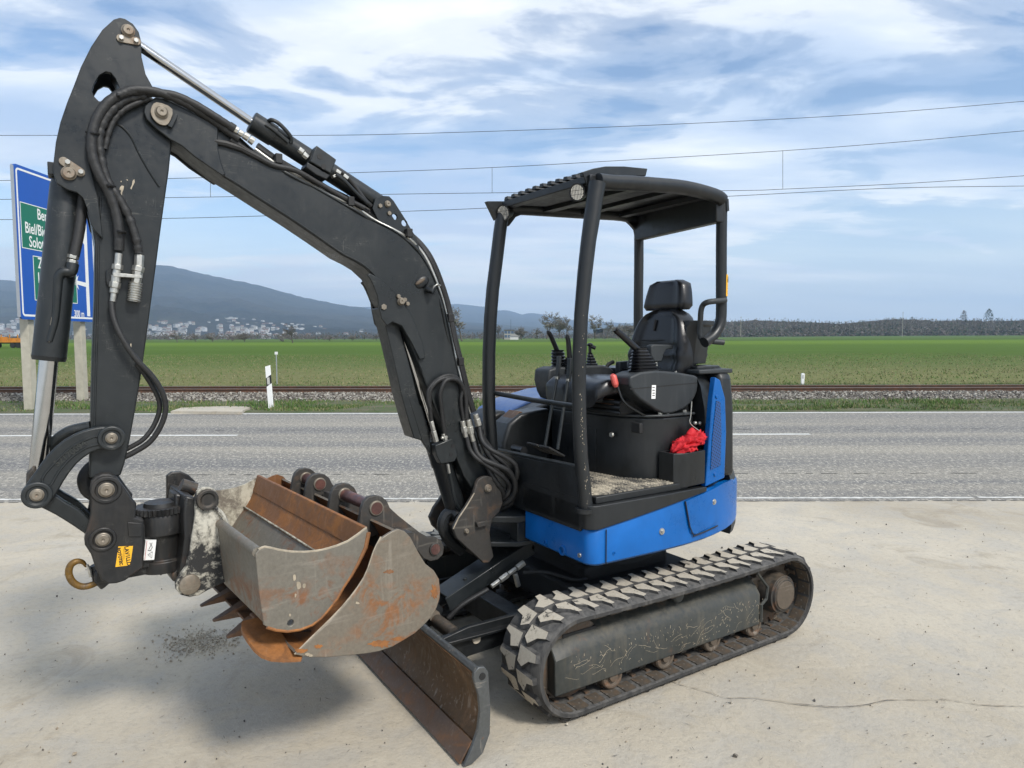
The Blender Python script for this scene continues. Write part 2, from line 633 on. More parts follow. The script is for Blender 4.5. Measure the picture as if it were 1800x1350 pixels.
    b.inputs['Transmission Weight'].default_value = .95
    b.inputs['IOR'].default_value = 1.1
    MT['glass'] = m
    # coupler plate splashed with dried mortar
    m, n, l, b = new_mat('mortar_splashed_black')
    co = coords(n, l)
    a = noise(n, l, co, 6, 9, .7, 1.0)
    a2 = noise(n, l, co, 30, 9, .75, .3)
    s = math_n(n, l, 'ADD', math_n(n, l, 'MULTIPLY', a, .6), math_n(n, l, 'MULTIPLY', a2, .4))
    f = ramp(n, l, s, [(.475, (0,) * 3), (.515, (.55,) * 3), (.57, (1,) * 3)])
    c = mix_c(n, l, f, (.022, .022, .022), mix_c(n, l, a2, (.30, .28, .22), (.66, .63, .54)))
    l.new(c, b.inputs['Base Color'])
    b.inputs['Roughness'].default_value = .8
    bump(n, l, b, s, .7, .01)
    MT['mortar'] = m
    # inside end of the small bucket with dried mortar
    m, n, l, b = new_mat('mortar_smeared_steel')
    co = coords(n, l)
    a = noise(n, l, co, 5, 9, .7, 1.5)
    a2 = noise(n, l, co, 40, 9, .75, .3)
    s = math_n(n, l, 'ADD', math_n(n, l, 'MULTIPLY', a, .7), math_n(n, l, 'MULTIPLY', a2, .3))
    f = ramp(n, l, s, [(.44, (0,) * 3), (.56, (1,) * 3)])
    c = mix_c(n, l, f, mix_c(n, l, a2, (.10, .085, .065), (.24, .21, .17)), mix_c(n, l, a2, (.34, .31, .23), (.60, .57, .47)))
    l.new(c, b.inputs['Base Color'])
    b.inputs['Roughness'].default_value = .8
    bump(n, l, b, s, .5, .008)
    MT['smear'] = m
    # perforated grille
    m, n, l, b = new_mat('perforated_grille')
    co = coords(n, l, (70, 70, 70), (0, .5, 0))
    v = N(n, 'ShaderNodeTexVoronoi', i_Scale=1.0, i_Randomness=0.0)
    l.new(co, v.inputs[0])
    f = ramp(n, l, v.outputs['Distance'], [(.34, (.004, .008, .02)), (.40, (.015, .07, .23))])
    l.new(f, b.inputs['Base Color'])
    b.inputs['Roughness'].default_value = .5
    MT['grille'] = m
    # platform mat, black ribbed and covered with dried mud
    m, n, l, b = new_mat('muddy_floor_mat')
    co = coords(n, l)
    a = noise(n, l, co, 4.2, 9, .7, .5)
    st = noise(n, l, coords(n, l, (70, 8, 20)), 1.2, 6, .7, .4)
    s = math_n(n, l, 'ADD', math_n(n, l, 'MULTIPLY', a, .6), math_n(n, l, 'MULTIPLY', st, .4))
    f = ramp(n, l, s, [(.44, (0,) * 3), (.52, (.6,) * 3), (.58, (1,) * 3)])
    c = mix_c(n, l, f, (.035, .034, .032), mix_c(n, l, st, (.26, .22, .16), (.60, .54, .42)))
    l.new(c, b.inputs['Base Color'])
    b.inputs['Roughness'].default_value = .85
    bump(n, l, b, s, .6, .008)
    MT['mat'] = m


make_materials()

# ================================================================ setting: concrete yard, road, verge, railway, fields
def obj_mat(name, builder):
    m, n, l, b = new_mat(name)
    builder(n, l, b)
    MT[name] = m
    return m


def m_concrete(n, l, b):
    co = coords(n, l)
    big = noise(n, l, co, .55, 6, .6, .6)
    mid = noise(n, l, co, 3.2, 8, .65, .5)
    fine = noise(n, l, co, 28, 9, .7)
    grit = noise(n, l, co, 160, 4, .7)
    c = mix_c(n, l, ramp(n, l, big, [(.32, (0,) * 3), (.68, (1,) * 3)]), (.375, .326, .248), (.49, .437, .345))
    c = mix_c(n, l, math_n(n, l, 'MULTIPLY', ramp(n, l, mid, [(.40, (1,) * 3), (.55, (0,) * 3)]), .38), c, (.345, .335, .310))
    c = mix_c(n, l, math_n(n, l, 'MULTIPLY', ramp(n, l, mid, [(.58, (0,) * 3), (.72, (1,) * 3)]), .5), c, (.50, .455, .36))
    # brown earthy stains
    st = noise(n, l, coords(n, l, (1, 1, 1), (.3, .1, .8)), 1.1, 9, .7, 1.2)
    c = mix_c(n, l, math_n(n, l, 'MULTIPLY', ramp(n, l, st, [(.56, (0,) * 3), (.66, (1,) * 3)]), .55), c, (.26, .215, .15))
    # scraped marks
    sw = noise(n, l, coords(n, l, (1.2, 16, 1), (0, 0, R(-62))), 1.2, 6, .65, .8)
    c = mix_c(n, l, math_n(n, l, 'MULTIPLY', ramp(n, l, sw, [(.60, (0,) * 3), (.72, (1,) * 3)]), .35), c, (.50, .45, .36))
    c = mix_c(n, l, math_n(n, l, 'MULTIPLY', ramp(n, l, fine, [(.3, (1,) * 3), (.5, (0,) * 3)]), .35), c, (.22, .20, .17))
    c = mix_c(n, l, math_n(n, l, 'MULTIPLY', ramp(n, l, grit, [(.60, (0,) * 3), (.68, (1,) * 3)]), .35), c, (.12, .11, .10))
    c = mix_c(n, l, math_n(n, l, 'MULTIPLY', ramp(n, l, grit, [(.30, (1,) * 3), (.40, (0,) * 3)]), .25), c, (.66, .62, .54))
    # pores
    v = N(n, 'ShaderNodeTexVoronoi', i_Scale=26.0, feature='F1')
    l.new(co, v.inputs[0])
    sp = ramp(n, l, v.outputs['Distance'], [(.05, (1,) * 3), (.11, (0,) * 3)])
    gate = ramp(n, l, noise(n, l, co, 5, 5, .6), [(.52, (0,) * 3), (.6, (1,) * 3)])
    c = mix_c(n, l, math_n(n, l, 'MULTIPLY', sp, gate), c, (.10, .09, .075))
    l.new(c, b.inputs['Base Color'])
    b.inputs['Roughness'].default_value = .85
    h = math_n(n, l, 'ADD', math_n(n, l, 'MULTIPLY', mid, 1.2), math_n(n, l, 'ADD', math_n(n, l, 'MULTIPLY', fine, .6), math_n(n, l, 'MULTIPLY', grit, .2)))
    bump(n, l, b, h, .5, .02)


def m_asphalt(n, l, b):
    co = coords(n, l)
    grain = noise(n, l, co, 55, 3, .8)
    grain2 = noise(n, l, coords(n, l, (1, .45, 1)), 26, 4, .75)
    band = noise(n, l, coords(n, l, (.012, .62, 1)), 1.5, 4, .5, .25)
    band2 = noise(n, l, coords(n, l, (.12, 1.3, 1)), 1.2, 8, .65, .6)
    s = math_n(n, l, 'ADD', math_n(n, l, 'MULTIPLY', band, .72), math_n(n, l, 'MULTIPLY', band2, .28))
    c = ramp(n, l, s, [(.36, (.160, .156, .148)), (.46, (.195, .188, .172)), (.55, (.27, .25, .21)), (.66, (.36, .33, .265))])
    c = mix_c(n, l, math_n(n, l, 'MULTIPLY', ramp(n, l, grain, [(.40, (1,) * 3), (.52, (0,) * 3)]), .8), c, (.07, .07, .08))
    c = mix_c(n, l, math_n(n, l, 'MULTIPLY', ramp(n, l, grain2, [(.52, (0,) * 3), (.63, (1,) * 3)]), .8), c, (.50, .465, .39))
    l.new(c, b.inputs['Base Color'])
    b.inputs['Roughness'].default_value = .85
    b.inputs['Specular IOR Level'].default_value = .25
    bump(n, l, b, grain, .6, .006)


def m_field(n, l, b):
    co = coords(n, l)
    tc = N(n, 'ShaderNodeTexCoord')
    sp = N(n, 'ShaderNodeSeparateXYZ')
    l.new(tc.outputs['Object'], sp.inputs[0])
    wob = noise(n, l, coords(n, l, (.006, .006, 1)), 1.0, 4, .6)
    d = math_n(n, l, 'ADD', sp.outputs[1], math_n(n, l, 'MULTIPLY', math_n(n, l, 'SUBTRACT', wob, .5), 14.0))
    lg = math_n(n, l, 'LOGARITHM', math_n(n, l, 'MAXIMUM', d, 10.0), 10.0)
    t = math_n(n, l, 'DIVIDE', math_n(n, l, 'SUBTRACT', lg, 1.3), 1.6)
    c = ramp(n, l, t, [(.0, (.135, .140, .046)), (.12, (.125, .140, .042)), (.19, (.080, .122, .022)), (.28, (.066, .116, .012)), (.50, (.074, .135, .010)), (.58, (.125, .205, .016)), (.66, (.110, .190, .014)), (.70, (.045, .085, .014)), (.73, (.075, .125, .02)), (.86, (.085, .135, .03)), (1.0, (.06, .10, .035))])
    rows = noise(n, l, coords(n, l, (.10, 3.2, 1)), 1.0, 6, .7, .3)
    fine = noise(n, l, coords(n, l, (1, 2.2, 1)), 6.0, 8, .75)
    patch = noise(n, l, coords(n, l, (.02, .10, 1)), 1.0, 6, .65, .5)
    c = mix_c(n, l, math_n(n, l, 'MULTIPLY', ramp(n, l, rows, [(.42, (1,) * 3), (.58, (0,) * 3)]), .45), c, (.040, .060, .016))
    near = ramp(n, l, t, [(.10, (1,) * 3), (.34, (0,) * 3)])
    brown = math_n(n, l, 'MULTIPLY', ramp(n, l, fine, [(.46, (0,) * 3), (.60, (1,) * 3)]), near)
    c = mix_c(n, l, math_n(n, l, 'MULTIPLY', brown, .75), c, (.24, .215, .11))
    c = mix_c(n, l, math_n(n, l, 'MULTIPLY', ramp(n, l, patch, [(.5, (0,) * 3), (.7, (1,) * 3)]), .35), c, (.10, .17, .03))
    c = mix_c(n, l, math_n(n, l, 'MULTIPLY', ramp(n, l, fine, [(.3, (1,) * 3), (.45, (0,) * 3)]), .4), c, (.028, .05, .012))
    l.new(c, b.inputs['Base Color'])
    b.inputs['Roughness'].default_value = .95
    b.inputs['Specular IOR Level'].default_value = .15
    bump(n, l, b, fine, .6, .08)


def m_verge(n, l, b):
    co = coords(n, l)
    a = noise(n, l, coords(n, l, (.6, 1.6, 1)), 1.6, 8, .7, .4)
    f = noise(n, l, co, 34, 8, .75)
    c = mix_c(n, l, ramp(n, l, a, [(.38, (0,) * 3), (.6, (1,) * 3)]), (.125, .115, .065), (.055, .092, .022))
    c = mix_c(n, l, math_n(n, l, 'MULTIPLY', ramp(n, l, f, [(.35, (1,) * 3), (.55, (0,) * 3)]), .6), c, (.045, .042, .025))
    l.new(c, b.inputs['Base Color'])
    b.inputs['Roughness'].default_value = .95
    bump(n, l, b, f, .8, .03)


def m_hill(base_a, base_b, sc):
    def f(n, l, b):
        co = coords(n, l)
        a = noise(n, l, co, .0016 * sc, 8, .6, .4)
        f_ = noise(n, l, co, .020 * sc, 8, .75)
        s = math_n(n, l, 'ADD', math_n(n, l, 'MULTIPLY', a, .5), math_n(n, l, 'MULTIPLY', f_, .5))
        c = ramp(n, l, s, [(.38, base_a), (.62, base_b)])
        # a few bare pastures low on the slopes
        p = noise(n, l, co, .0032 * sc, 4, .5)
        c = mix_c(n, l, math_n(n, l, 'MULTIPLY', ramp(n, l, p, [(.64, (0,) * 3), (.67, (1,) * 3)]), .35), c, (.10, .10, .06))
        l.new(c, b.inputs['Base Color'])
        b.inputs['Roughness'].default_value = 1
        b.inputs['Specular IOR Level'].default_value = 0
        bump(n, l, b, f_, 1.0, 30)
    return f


obj_mat('concrete', m_concrete)
obj_mat('asphalt', m_asphalt)
obj_mat('field_green', m_field)
obj_mat('verge_soil', m_verge)
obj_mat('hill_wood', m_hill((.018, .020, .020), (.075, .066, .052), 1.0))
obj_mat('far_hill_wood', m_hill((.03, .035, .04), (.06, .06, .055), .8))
MT['marking'] = simple('road_marking', (.62, .62, .58), .7, 0, .1, .22, 16)
MT['marking_old'] = simple('worn_road_marking', (.52, .51, .47), .8, 0, .1, .35, 9)
MT['joint'] = simple('dark_joint', (.07, .065, .06), .9, 0, .1, .4, 20)
MT['crack'] = simple('crack_edge', (.30, .25, .185), .95, 0, .1, .3, 30)
MT['ballast_bed'] = simple('ballast_dust', (.13, .118, .10), .95, 0, .5, .4, 14)
MT['rail'] = worn_steel('rail_rust', (.085, .048, .030), (.14, .065, .035), .7, .1, 14.0, .1, .6)
MT['railtop'] = simple('rail_head', (.30, .29, .27), .35, .8, 0, .1, 10)
MT['sleeper'] = simple('sleeper_concrete', (.22, .20, .17), .9, 0, .3, .2, 8)
MT['post'] = simple('weathered_post', (.40, .375, .30), .8, 0, .3, .14, 6)
MT['signblue'] = simple('sign_blue', (.002, .078, .40), .35, 0, 0, .04, 2)
MT['signgreen'] = simple('sign_green', (.0, .145, .085), .4, 0, 0, .04, 2)
MT['signback'] = simple('sign_metal', (.40, .42, .44), .4, .6, 0, .05, 8)
MT['wire'] = simple('wire_metal', (.05, .05, .055), .5, .6)
MT['bark'] = simple('bark', (.095, .082, .068), .9, 0, .2, .3, 6)
MT['twig'] = simple('twigs', (.115, .10, .085), .9, 0, 0, .25, 1)
MT['bud'] = simple('pale_blossom', (.30, .285, .25), .9, 0, 0, .2, 1)
MT['pine'] = simple('conifer_green', (.022, .042, .022), .9, 0, 0, .3, .6)
MT['woodtrunk'] = simple('wood_trunk', (.19, .17, .15), .9, 0, 0, .3, .2)
MT['woodtwig'] = simple('wood_twigs', (.105, .09, .08), .95, 0, 0, .35, .12)
MT['woodgreen'] = simple('wood_evergreen', (.035, .055, .035), .95, 0, 0, .35, .12)
MT['grass1'] = simple('grass_fresh', (.070, .135, .022), .8, 0, 0, .3, 1.5)
MT['grass2'] = simple('grass_dry', (.22, .20, .10), .9, 0, 0, .3, 1.5)
MT['windowblue'] = simple('window_blue', (.06, .10, .17), .4)
MT['orange'] = simple('orange_paint', (.50, .20, .02), .6, 0, 0, .15, 1)
for k, c in enumerate(((.44, .42, .39), (.34, .32, .28), (.56, .55, .53))):
    MT['wall%d' % k] = simple('house_wall', c, .9)
for k, c in enumerate(((.16, .09, .065), (.10, .09, .085), (.30, .29, .28))):
    MT['roof%d' % k] = simple('house_roof', c, .9)


def setting(name, mb, mt, kind='structure', smooth=0, **kw):
    o = mb.build(name, mt, None, smooth=smooth, **kw)
    o['kind'] = kind
    return o


def sheet_quad(x0, x1, y0, y1, z):
    return [(x0, y0, z), (x1, y0, z), (x1, y1, z), (x0, y1, z)]


setting('ground', MB().add([(-14000, -14000, -.35), (14000, -14000, -.35), (14000, 14000, -.35), (-14000, 14000, -.35)], [(0, 1, 2, 3)]), MT['verge_soil'])
# yard with a fine uneven surface
yv, yf = [], []
nx_, ny_ = 200, 120
xs = np.linspace(-16, 16, nx_ + 1)
ys_ = np.linspace(-6, 6.9, ny_ + 1)
for j in range(ny_ + 1):
    for i in range(nx_ + 1):
        p = Vector((xs[i] * .7, ys_[j] * .7, 0))
        h = mnoise.fractal(p, 1.0, 2.0, 4) * .0035 - .004
        yv.append((xs[i], ys_[j], h if ys_[j] < 6.7 else -.002))
for j in range(ny_):
    for i in range(nx_):
        k = j * (nx_ + 1) + i
        yf.append((k, k + 1, k + nx_ + 2, k + nx_ + 1))
yard = setting('concrete_yard', MB().add(yv, yf), MT['concrete'], smooth=60)
setting('yard_ground', MB().add(sheet_quad(-90, -16, -40, 6.9, -.006) + sheet_quad(16, 90, -40, 6.9, -.006) + sheet_quad(-16, 16, -40, -6, -.006), [(0, 1, 2, 3), (4, 5, 6, 7), (8, 9, 10, 11)]), MT['concrete'])
road = setting('road', MB().add(sheet_quad(-400, 400, 6.9, 15.35, -.003), [(0, 1, 2, 3)]), MT['asphalt'])


def strip(name, pts, w, z, mt, parent=None, jitter=0.0):
    """a thin uneven band following points"""
    P = smoothpath([Vector((*p, z)) for p in pts], 6)
    vs = []
    for i, p in enumerate(P):
        d = (P[min(i + 1, len(P) - 1)] - P[max(i - 1, 0)]).normalized()
        nn = Vector((-d.y, d.x, 0))
        ww = w * (1 + jitter * (random.random() - .5) * 2)
        o_ = nn * (jitter * w * (random.random() - .5) * 2)
        vs += [p + nn * ww / 2 + o_, p - nn * ww / 2 + o_]
    fs = [(2 * i, 2 * i + 1, 2 * i + 3, 2 * i + 2) for i in range(len(P) - 1)]
    o = link(name, MB().add(vs, fs).mesh(name, MT[mt], 0), parent)
    return o


def uneven_line(name, x0, x1, y, w, z, mt, parent, step=.25, j=.25, gap=.0):
    vs, fs = [], []
    x = x0
    k = 0
    while x < x1:
        a = y + w / 2 * (1 + random.uniform(-j, j))
        b = y - w / 2 * (1 + random.uniform(-j, j))
        vs += [(x, a, z), (x, b, z)]
        if k and random.random() > gap:
            fs.append((2 * k - 2, 2 * k - 1, 2 * k + 1, 2 * k))
        k += 1
        x += step
    return link(name, MB().add(vs, fs).mesh(name, MT[mt], 0), parent)


uneven_line('edge_line', -60, 60, 15.10, .13, .001, 'marking', road, .3, .12)
uneven_line('near_edge_line', -30, 30, 7.02, .06, .001, 'marking_old', road, .06, .35, .03)
uneven_line('yard_joint', -30, 30, 6.885, .016, .0015, 'joint', road, .05, .9, .22)
for k in range(-6, 7):
    x1 = 5.35 + k * 10.1
    uneven_line('centre_dash', x1 - 6.0, x1, 11.72, .12, .001, 'marking', road, .2, .12)
uneven_line('road_crack', -14, 14, 12.35, .02, .0012, 'joint', road, .12, .9, .45)
uneven_line('road_crack', -6, 16, 8.3, .016, .0012, 'joint', road, .10, .9, .55)
cr1 = [(1170, 1193), (1205, 1206), (1240, 1215), (1275, 1226), (1330, 1228), (1400, 1238), (1465, 1243), (1520, 1240), (1560, 1231), (1640, 1231), (1665, 1230), (1705, 1237), (1745, 1241), (1800, 1242), (1870, 1250)]
strip('yard_crack', [tuple(ground(a, b).xy) for a, b in cr1], .004, .0030, 'crack', yard, .8)
strip('yard_crack', [tuple(ground(a, b).xy) for a, b in [(1400, 1238), (1465, 1243), (1520, 1240), (1560, 1231)]], .0022, .0036, 'joint', yard, .9)
# verge
vv, vf = [], []
gx = np.concatenate([np.linspace(-220, -30, 60), np.linspace(-29.5, 29.5, 240), np.linspace(30, 220, 60)])
gy = [15.30, 15.45, 15.9, 16.4, 16.9, 17.3, 17.7, 18.0]
for j, y in enumerate(gy):
    for i, x in enumerate(gx):
        h = (0 if j == 0 else .02 + .035 * mnoise.noise(Vector((x * .8, y * 1.5, 0))) + .01 * j / 2)
        vv.append((x, y + (.08 * mnoise.noise(Vector((x * .9, 3, 0))) if j == 0 else 0), h))
W_ = len(gx)
for j in range(len(gy) - 1):
    for i in range(W_ - 1):
        vf.append((j * W_ + i, j * W_ + i + 1, (j + 1) * W_ + i + 1, (j + 1) * W_ + i))
setting('verge', MB().add(vv, vf), MT['verge_soil'], smooth=60)
pp = [ground(a, b, .02) for a, b in ((300, 726), (318, 720), (350, 718), (400, 717), (432, 717.5), (440, 720), (428, 724), (425, 727))]
n = len(pp)
setting('gravel_patch', MB().add([(p.x, p.y, .062) for p in pp] + [(p.x, p.y, .0) for p in pp], [tuple(range(n))[::-1]] + [(i, (i + 1) % n, n + (i + 1) % n, n + i) for i in range(n)]), MT['concrete'])
# ballast bed
bp_ = [(17.55, .0), (17.9, .05), (18.55, .135), (18.75, .14), (20.35, .14), (20.9, .08), (21.3, .0)]
setting('ballast_bed', MB().add([(x, y, z) for x in (-250, 250) for y, z in bp_], [(i, i + 7, i + 8, i + 1)[::-1] for i in range(6)]), MT['ballast_bed'])


def scatter(name, n, gen, mt, label=None):
    """thousands of small faces merged into one mesh"""
    V, Fc, Mi = [], [], []
    base = 0
    for k in range(n):
        vs, fs, mi = gen(k)
        V.append(vs)
        Fc += [tuple(i + base for i in f) for f in fs]
        Mi += [mi] * len(fs)
        base += len(vs)
    me = bpy.data.meshes.new(name)
    me.from_pydata([tuple(v) for v in np.concatenate(V)], [], Fc)
    for m_ in (mt if isinstance(mt, list) else [mt]):
        me.materials.append(m_)
    me.polygons.foreach_set('material_index', Mi)
    o = link(name, me)
    o['kind'] = 'stuff'
    return o


OCT = np.array([(1, 0, 0), (-1, 0, 0), (0, 1, 0), (0, -1, 0), (0, 0, 1), (0, 0, -1)], float)
OCTF = [(0, 2, 4), (2, 1, 4), (1, 3, 4), (3, 0, 4), (2, 0, 5), (1, 2, 5), (3, 1, 5), (0, 3, 5)]
CUBE = np.array([(x, y, z) for x in (-1, 1) for y in (-1, 1) for z in (-1, 1)], float)
CUBEF = [(0, 1, 3, 2), (4, 6, 7, 5), (0, 4, 5, 1), (2, 3, 7, 6), (0, 2, 6, 4), (1, 5, 7, 3)]


def rndrot():
    q = rng.normal(size=4)
    q /= np.linalg.norm(q)
    w, x, y, z = q
    return np.array([[1 - 2 * (y * y + z * z), 2 * (x * y - z * w), 2 * (x * z + y * w)], [2 * (x * y + z * w), 1 - 2 * (x * x + z * z), 2 * (y * z - x * w)], [2 * (x * z - y * w), 2 * (y * z + x * w), 1 - 2 * (x * x + y * y)]])


def bedz(y):
    return float(np.interp(y, [p[0] for p in bp_], [p[1] for p in bp_]))


def stone(k):
    x = rng.uniform(-17.5, 17.5)
    y = rng.choice([rng.uniform(17.6, 18.9), rng.uniform(17.6, 20.6)], p=[.75, .25])
    s = rng.uniform(.012, .030)
    vs = (CUBE * rng.uniform(.6, 1.2, 3) + rng.normal(0, .28, (8, 3))) * s @ rndrot().T + np.array([x, y, bedz(y) + s * .5])
    return vs, CUBEF, int(rng.integers(0, 4))


for k, c_ in enumerate(((.13, .115, .095), (.20, .18, .15), (.075, .065, .055), (.32, .30, .26))):
    MT['stone%d' % k] = simple('ballast_stone', c_, .9, 0, 0, .25, 20)
scatter('ballast_stones', 24000, stone, [MT['stone%d' % k] for k in range(4)])


def pebble(k):
    a, r_ = rng.uniform(-.75, .75), 1.9 + 5.0 * rng.random() ** 1.3
    x, y = r_ * math.sin(a) * 1.2, r_ * math.cos(a)
    s = rng.uniform(.0010, .0032) * (1 + (rng.random() < .03) * 1.2)
    vs = (CUBE * rng.uniform(.5, 1.2, 3) + rng.normal(0, .25, (8, 3))) * s @ rndrot().T + np.array([x, y, s * .3])
    return vs, CUBEF, int(rng.integers(0, 4))


scatter('yard_grit', 1300, pebble, [MT['stone0'], MT['crack'], MT['concrete'], MT['joint']])


def rubble(k):
    c0 = ground(350, 1128)
    x, y = c0.x + rng.normal(0, .10), c0.y + rng.normal(0, .09)
    s = rng.uniform(.0012, .0042)
    vs = (CUBE * rng.uniform(.5, 1.2, 3) + rng.normal(0, .25, (8, 3))) * s @ rndrot().T + np.array([x, y, s * .3])
    return vs, CUBEF, int(rng.integers(0, 4))


scatter('crumbled_rubble', 800, rubble, [MT['crack'], MT['concrete'], MT['concrete'], MT['concrete']])


def straw(k):
    a, r_ = rng.uniform(-.75, .75), 2.0 + 4.5 * rng.random()
    x, y = r_ * math.sin(a) * 1.2, r_ * math.cos(a)
    t = rng.uniform(0, math.pi)
    L_ = rng.uniform(.006, .022)
    w = rng.uniform(.0007, .0016)
    d = np.array([math.cos(t), math.sin(t), 0]) * L_
    nn = np.array([-math.sin(t), math.cos(t), 0]) * w
    c = np.array([x, y, .0035])
    h = np.array([0, 0, .0015])
    return np.array([c - d - nn, c + d * .2 - nn + h, c + d + nn + h * 1.5, c - d * .1 + nn + h]), [(0, 1, 2, 3)], int(rng.integers(0, 2))


scatter('plant_bits', 520, straw, [MT['joint'], MT['crack']])


def blade_fn(x0, x1, y0, y1, zf, hmin, hmax, dry, wmul=1.0, clump=None, yp=1.0):
    def f(k):
        x, y = rng.uniform(x0, x1), y0 + (y1 - y0) * rng.random() ** yp
        if clump:
            for _ in range(6):
                if mnoise.noise(Vector((x * clump[0], y * clump[1], 5.0))) > clump[2] + rng.normal(0, .12):
                    break
                x, y = rng.uniform(x0, x1), rng.uniform(y0, y1)
        h = rng.uniform(hmin, hmax)
        a = rng.uniform(0, math.pi)
        w = rng.uniform(.006, .014) * wmul
        z = zf(x, y)
        lean = rng.normal(0, .35, 2) * h
        dx, dy_ = math.cos(a) * w, math.sin(a) * w
        return np.array([(x - dx, y - dy_, z), (x + dx, y + dy_, z), (x + lean[0], y + lean[1], z + h)]), [(0, 1, 2)], int(rng.random() < dry)
    return f


scatter('verge_grass', 42000, blade_fn(-17, 17, 15.42, 17.8, lambda x, y: .02, .02, .075, .38, 1.0, (.55, 1.3, -.05)), [MT['grass1'], MT['grass2']])
scatter('verge_tufts', 5000, blade_fn(-17, 17, 15.8, 17.6, lambda x, y: .03, .06, .14, .2, 1.3, (.45, .8, .22)), [MT['grass1'], MT['grass2']])

# railway: two rails on sleepers
rw = empty('railway_track', (0, 19.5, .14))
tag(rw, 'rusty narrow railway track on grey ballast beyond the road', 'railway')
for y in (18.98, 20.02):
    y -= 19.5
    rp_ = [(-.055, .0), (.055, .0), (.055, .012), (.010, .026), (.010, .085), (.030, .095), (.030, .125), (-.030, .125), (-.030, .095), (-.010, .085), (-.010, .026), (-.055, .012)]
    r_ = MB().prism([(y + a, b + .005) for a, b in rp_], 'x', -250, 250).build('rail', MT['rail'], rw)
    MB().box((-250, y - .024, .1302), (250, y + .024, .1325)).build('rail_head', MT['railtop'], r_)
slp = MB().box((-.11, -.95, -.10), (.11, .95, .006)).mesh('sleeper', MT['sleeper'], 0)
for k in range(-30, 31):
    s_ = link('sleeper', slp, rw)
    s_.location = (k * .62 + .1, 0, 0)

# field: flat, rising gently far off on the right
def field_z(x, y):
    r_ = max(0, y - 60)
    rise = (r_ / 640) ** 1.2 * (1.8 + 3.4 * 1 / (1 + math.exp(-(x / max(y, 1) - .35) * 9)))
    return .06 + (0 if y < 60 else min(rise, 7.0) * .62 + 0) - 0


fv, ff = [], []
ths = np.linspace(-1.25, 1.25, 120)
rs_ = [21.2, 23, 26, 30, 36, 45, 60, 80, 110, 150, 200, 260, 330, 420, 520, 640, 760]
for j, r_ in enumerate(rs_):
    for th in ths:
        x = math.tan(th) * r_
        fv.append((x, r_, field_z(x, r_)))
W_ = len(ths)
for j in range(len(rs_) - 1):
    for i in range(W_ - 1):
        ff.append((j * W_ + i, j * W_ + i + 1, (j + 1) * W_ + i + 1, (j + 1) * W_ + i))
setting('field', MB().add(fv, ff), MT['field_green'], smooth=60)
scatter('field_edge_grass', 26000, blade_fn(-21, 21, 21.15, 22.6, lambda x, y: .05, .05, .16, .35, 1.5, (.35, .9, .0)), [MT['grass1'], MT['grass2']])
scatter('field_stubble', 46000, blade_fn(-44, 44, 22.3, 68, lambda x, y: .06, .03, .09, .60, 2.2, (.15, 1.2, -.1), 1.7), [MT['grass1'], MT['grass2']])
# the plain beyond
pv, pf = [], []
rs2 = [755, 900, 1200, 1600, 2000, 2600]
for r_ in rs2:
    for th in ths:
        x = math.tan(th) * r_
        pv.append((x, r_, field_z(x, 760) - .4 * (r_ - 755) / 300))
for j in range(len(rs2) - 1):
    for i in range(W_ - 1):
        pf.append((j * W_ + i, j * W_ + i + 1, (j + 1) * W_ + i + 1, (j + 1) * W_ + i))
setting('plain', MB().add(pv, pf), MT['field_green'], smooth=60)

# hills
def ridge_mesh(name, prof, ynear, yfar, mt, rough, power=1.35, nx=260, ny=46, seed=0):
    pxs = np.array([p[0] for p in prof], float)
    pys = np.array([p[1] for p in prof], float)
    vs, fs = [], []
    X = np.linspace(pxs[0], pxs[-1], nx)
    for j in range(ny):
        t = j / (ny - 1)
        Y = ynear + (yfar - ynear) * t
        for px in X:
            d = at_depth(px, float(np.interp(px, pxs, pys)), yfar)
            x = d.x / yfar * Y
            n_ = mnoise.fractal(Vector((x / 420 + seed, Y / 420, seed)), .9, 2.1, 6)
            z = d.z * t ** power + n_ * rough * math.sin(math.pi * min(1, t * 1.0)) * d.z
            z += mnoise.noise(Vector((x / 30, Y / 30, 1))) * 7 * min(1, t * 4)
            vs.append((x, Y, z - 3 * (1 - t)))
    for j in range(ny - 1):
        for i in range(nx - 1):
            k = j * nx + i
            fs.append((k, k + 1, k + nx + 1, k + nx))
    # back slope down to the plain
    o = len(vs)
    for i in range(nx):
        x, y, z = vs[(ny - 1) * nx + i]
        vs.append((x * 1.25, y * 1.25, -20))
    for i in range(nx - 1):
        k = (ny - 1) * nx + i
        fs.append((k, k + 1, o + i + 1, o + i))
    return setting(name, MB().add(vs, fs), mt, smooth=80)


near_ridge = [(-900, 470), (-500, 500), (-200, 488), (-60, 494), (0, 492), (40, 494), (90, 497), (150, 488), (200, 476), (240, 467), (275, 465), (300, 467), (345, 479), (385, 487), (420, 494), (470, 505), (500, 514), (540, 524), (600, 536), (640, 541), (680, 548), (740, 556), (820, 566), (900, 572), (1000, 580), (1100, 588)]
far_ridge = [(420, 560), (520, 548), (600, 541), (640, 540), (670, 538), (700, 541), (745, 537), (803, 534), (851, 539), (872, 546), (890, 545), (905, 549), (917, 552.5), (931, 550), (944, 551), (975, 557), (1010, 563), (1100, 568), (1250, 572), (1500, 570), (1800, 572), (2300, 570), (2900, 560)]
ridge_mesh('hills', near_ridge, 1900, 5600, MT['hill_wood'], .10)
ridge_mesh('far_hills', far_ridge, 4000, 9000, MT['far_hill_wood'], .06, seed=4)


def hill_z(x, y):
    """height of the near slope under a point"""
    px = 900 + x / y * 1200
    d = at_depth(px, float(np.interp(px, [p[0] for p in near_ridge], [p[1] for p in near_ridge])), 5600)
    t = (y - 1900) / 3700
    return max(-1.0, d.z * max(0, t) ** 1.35 - 2)


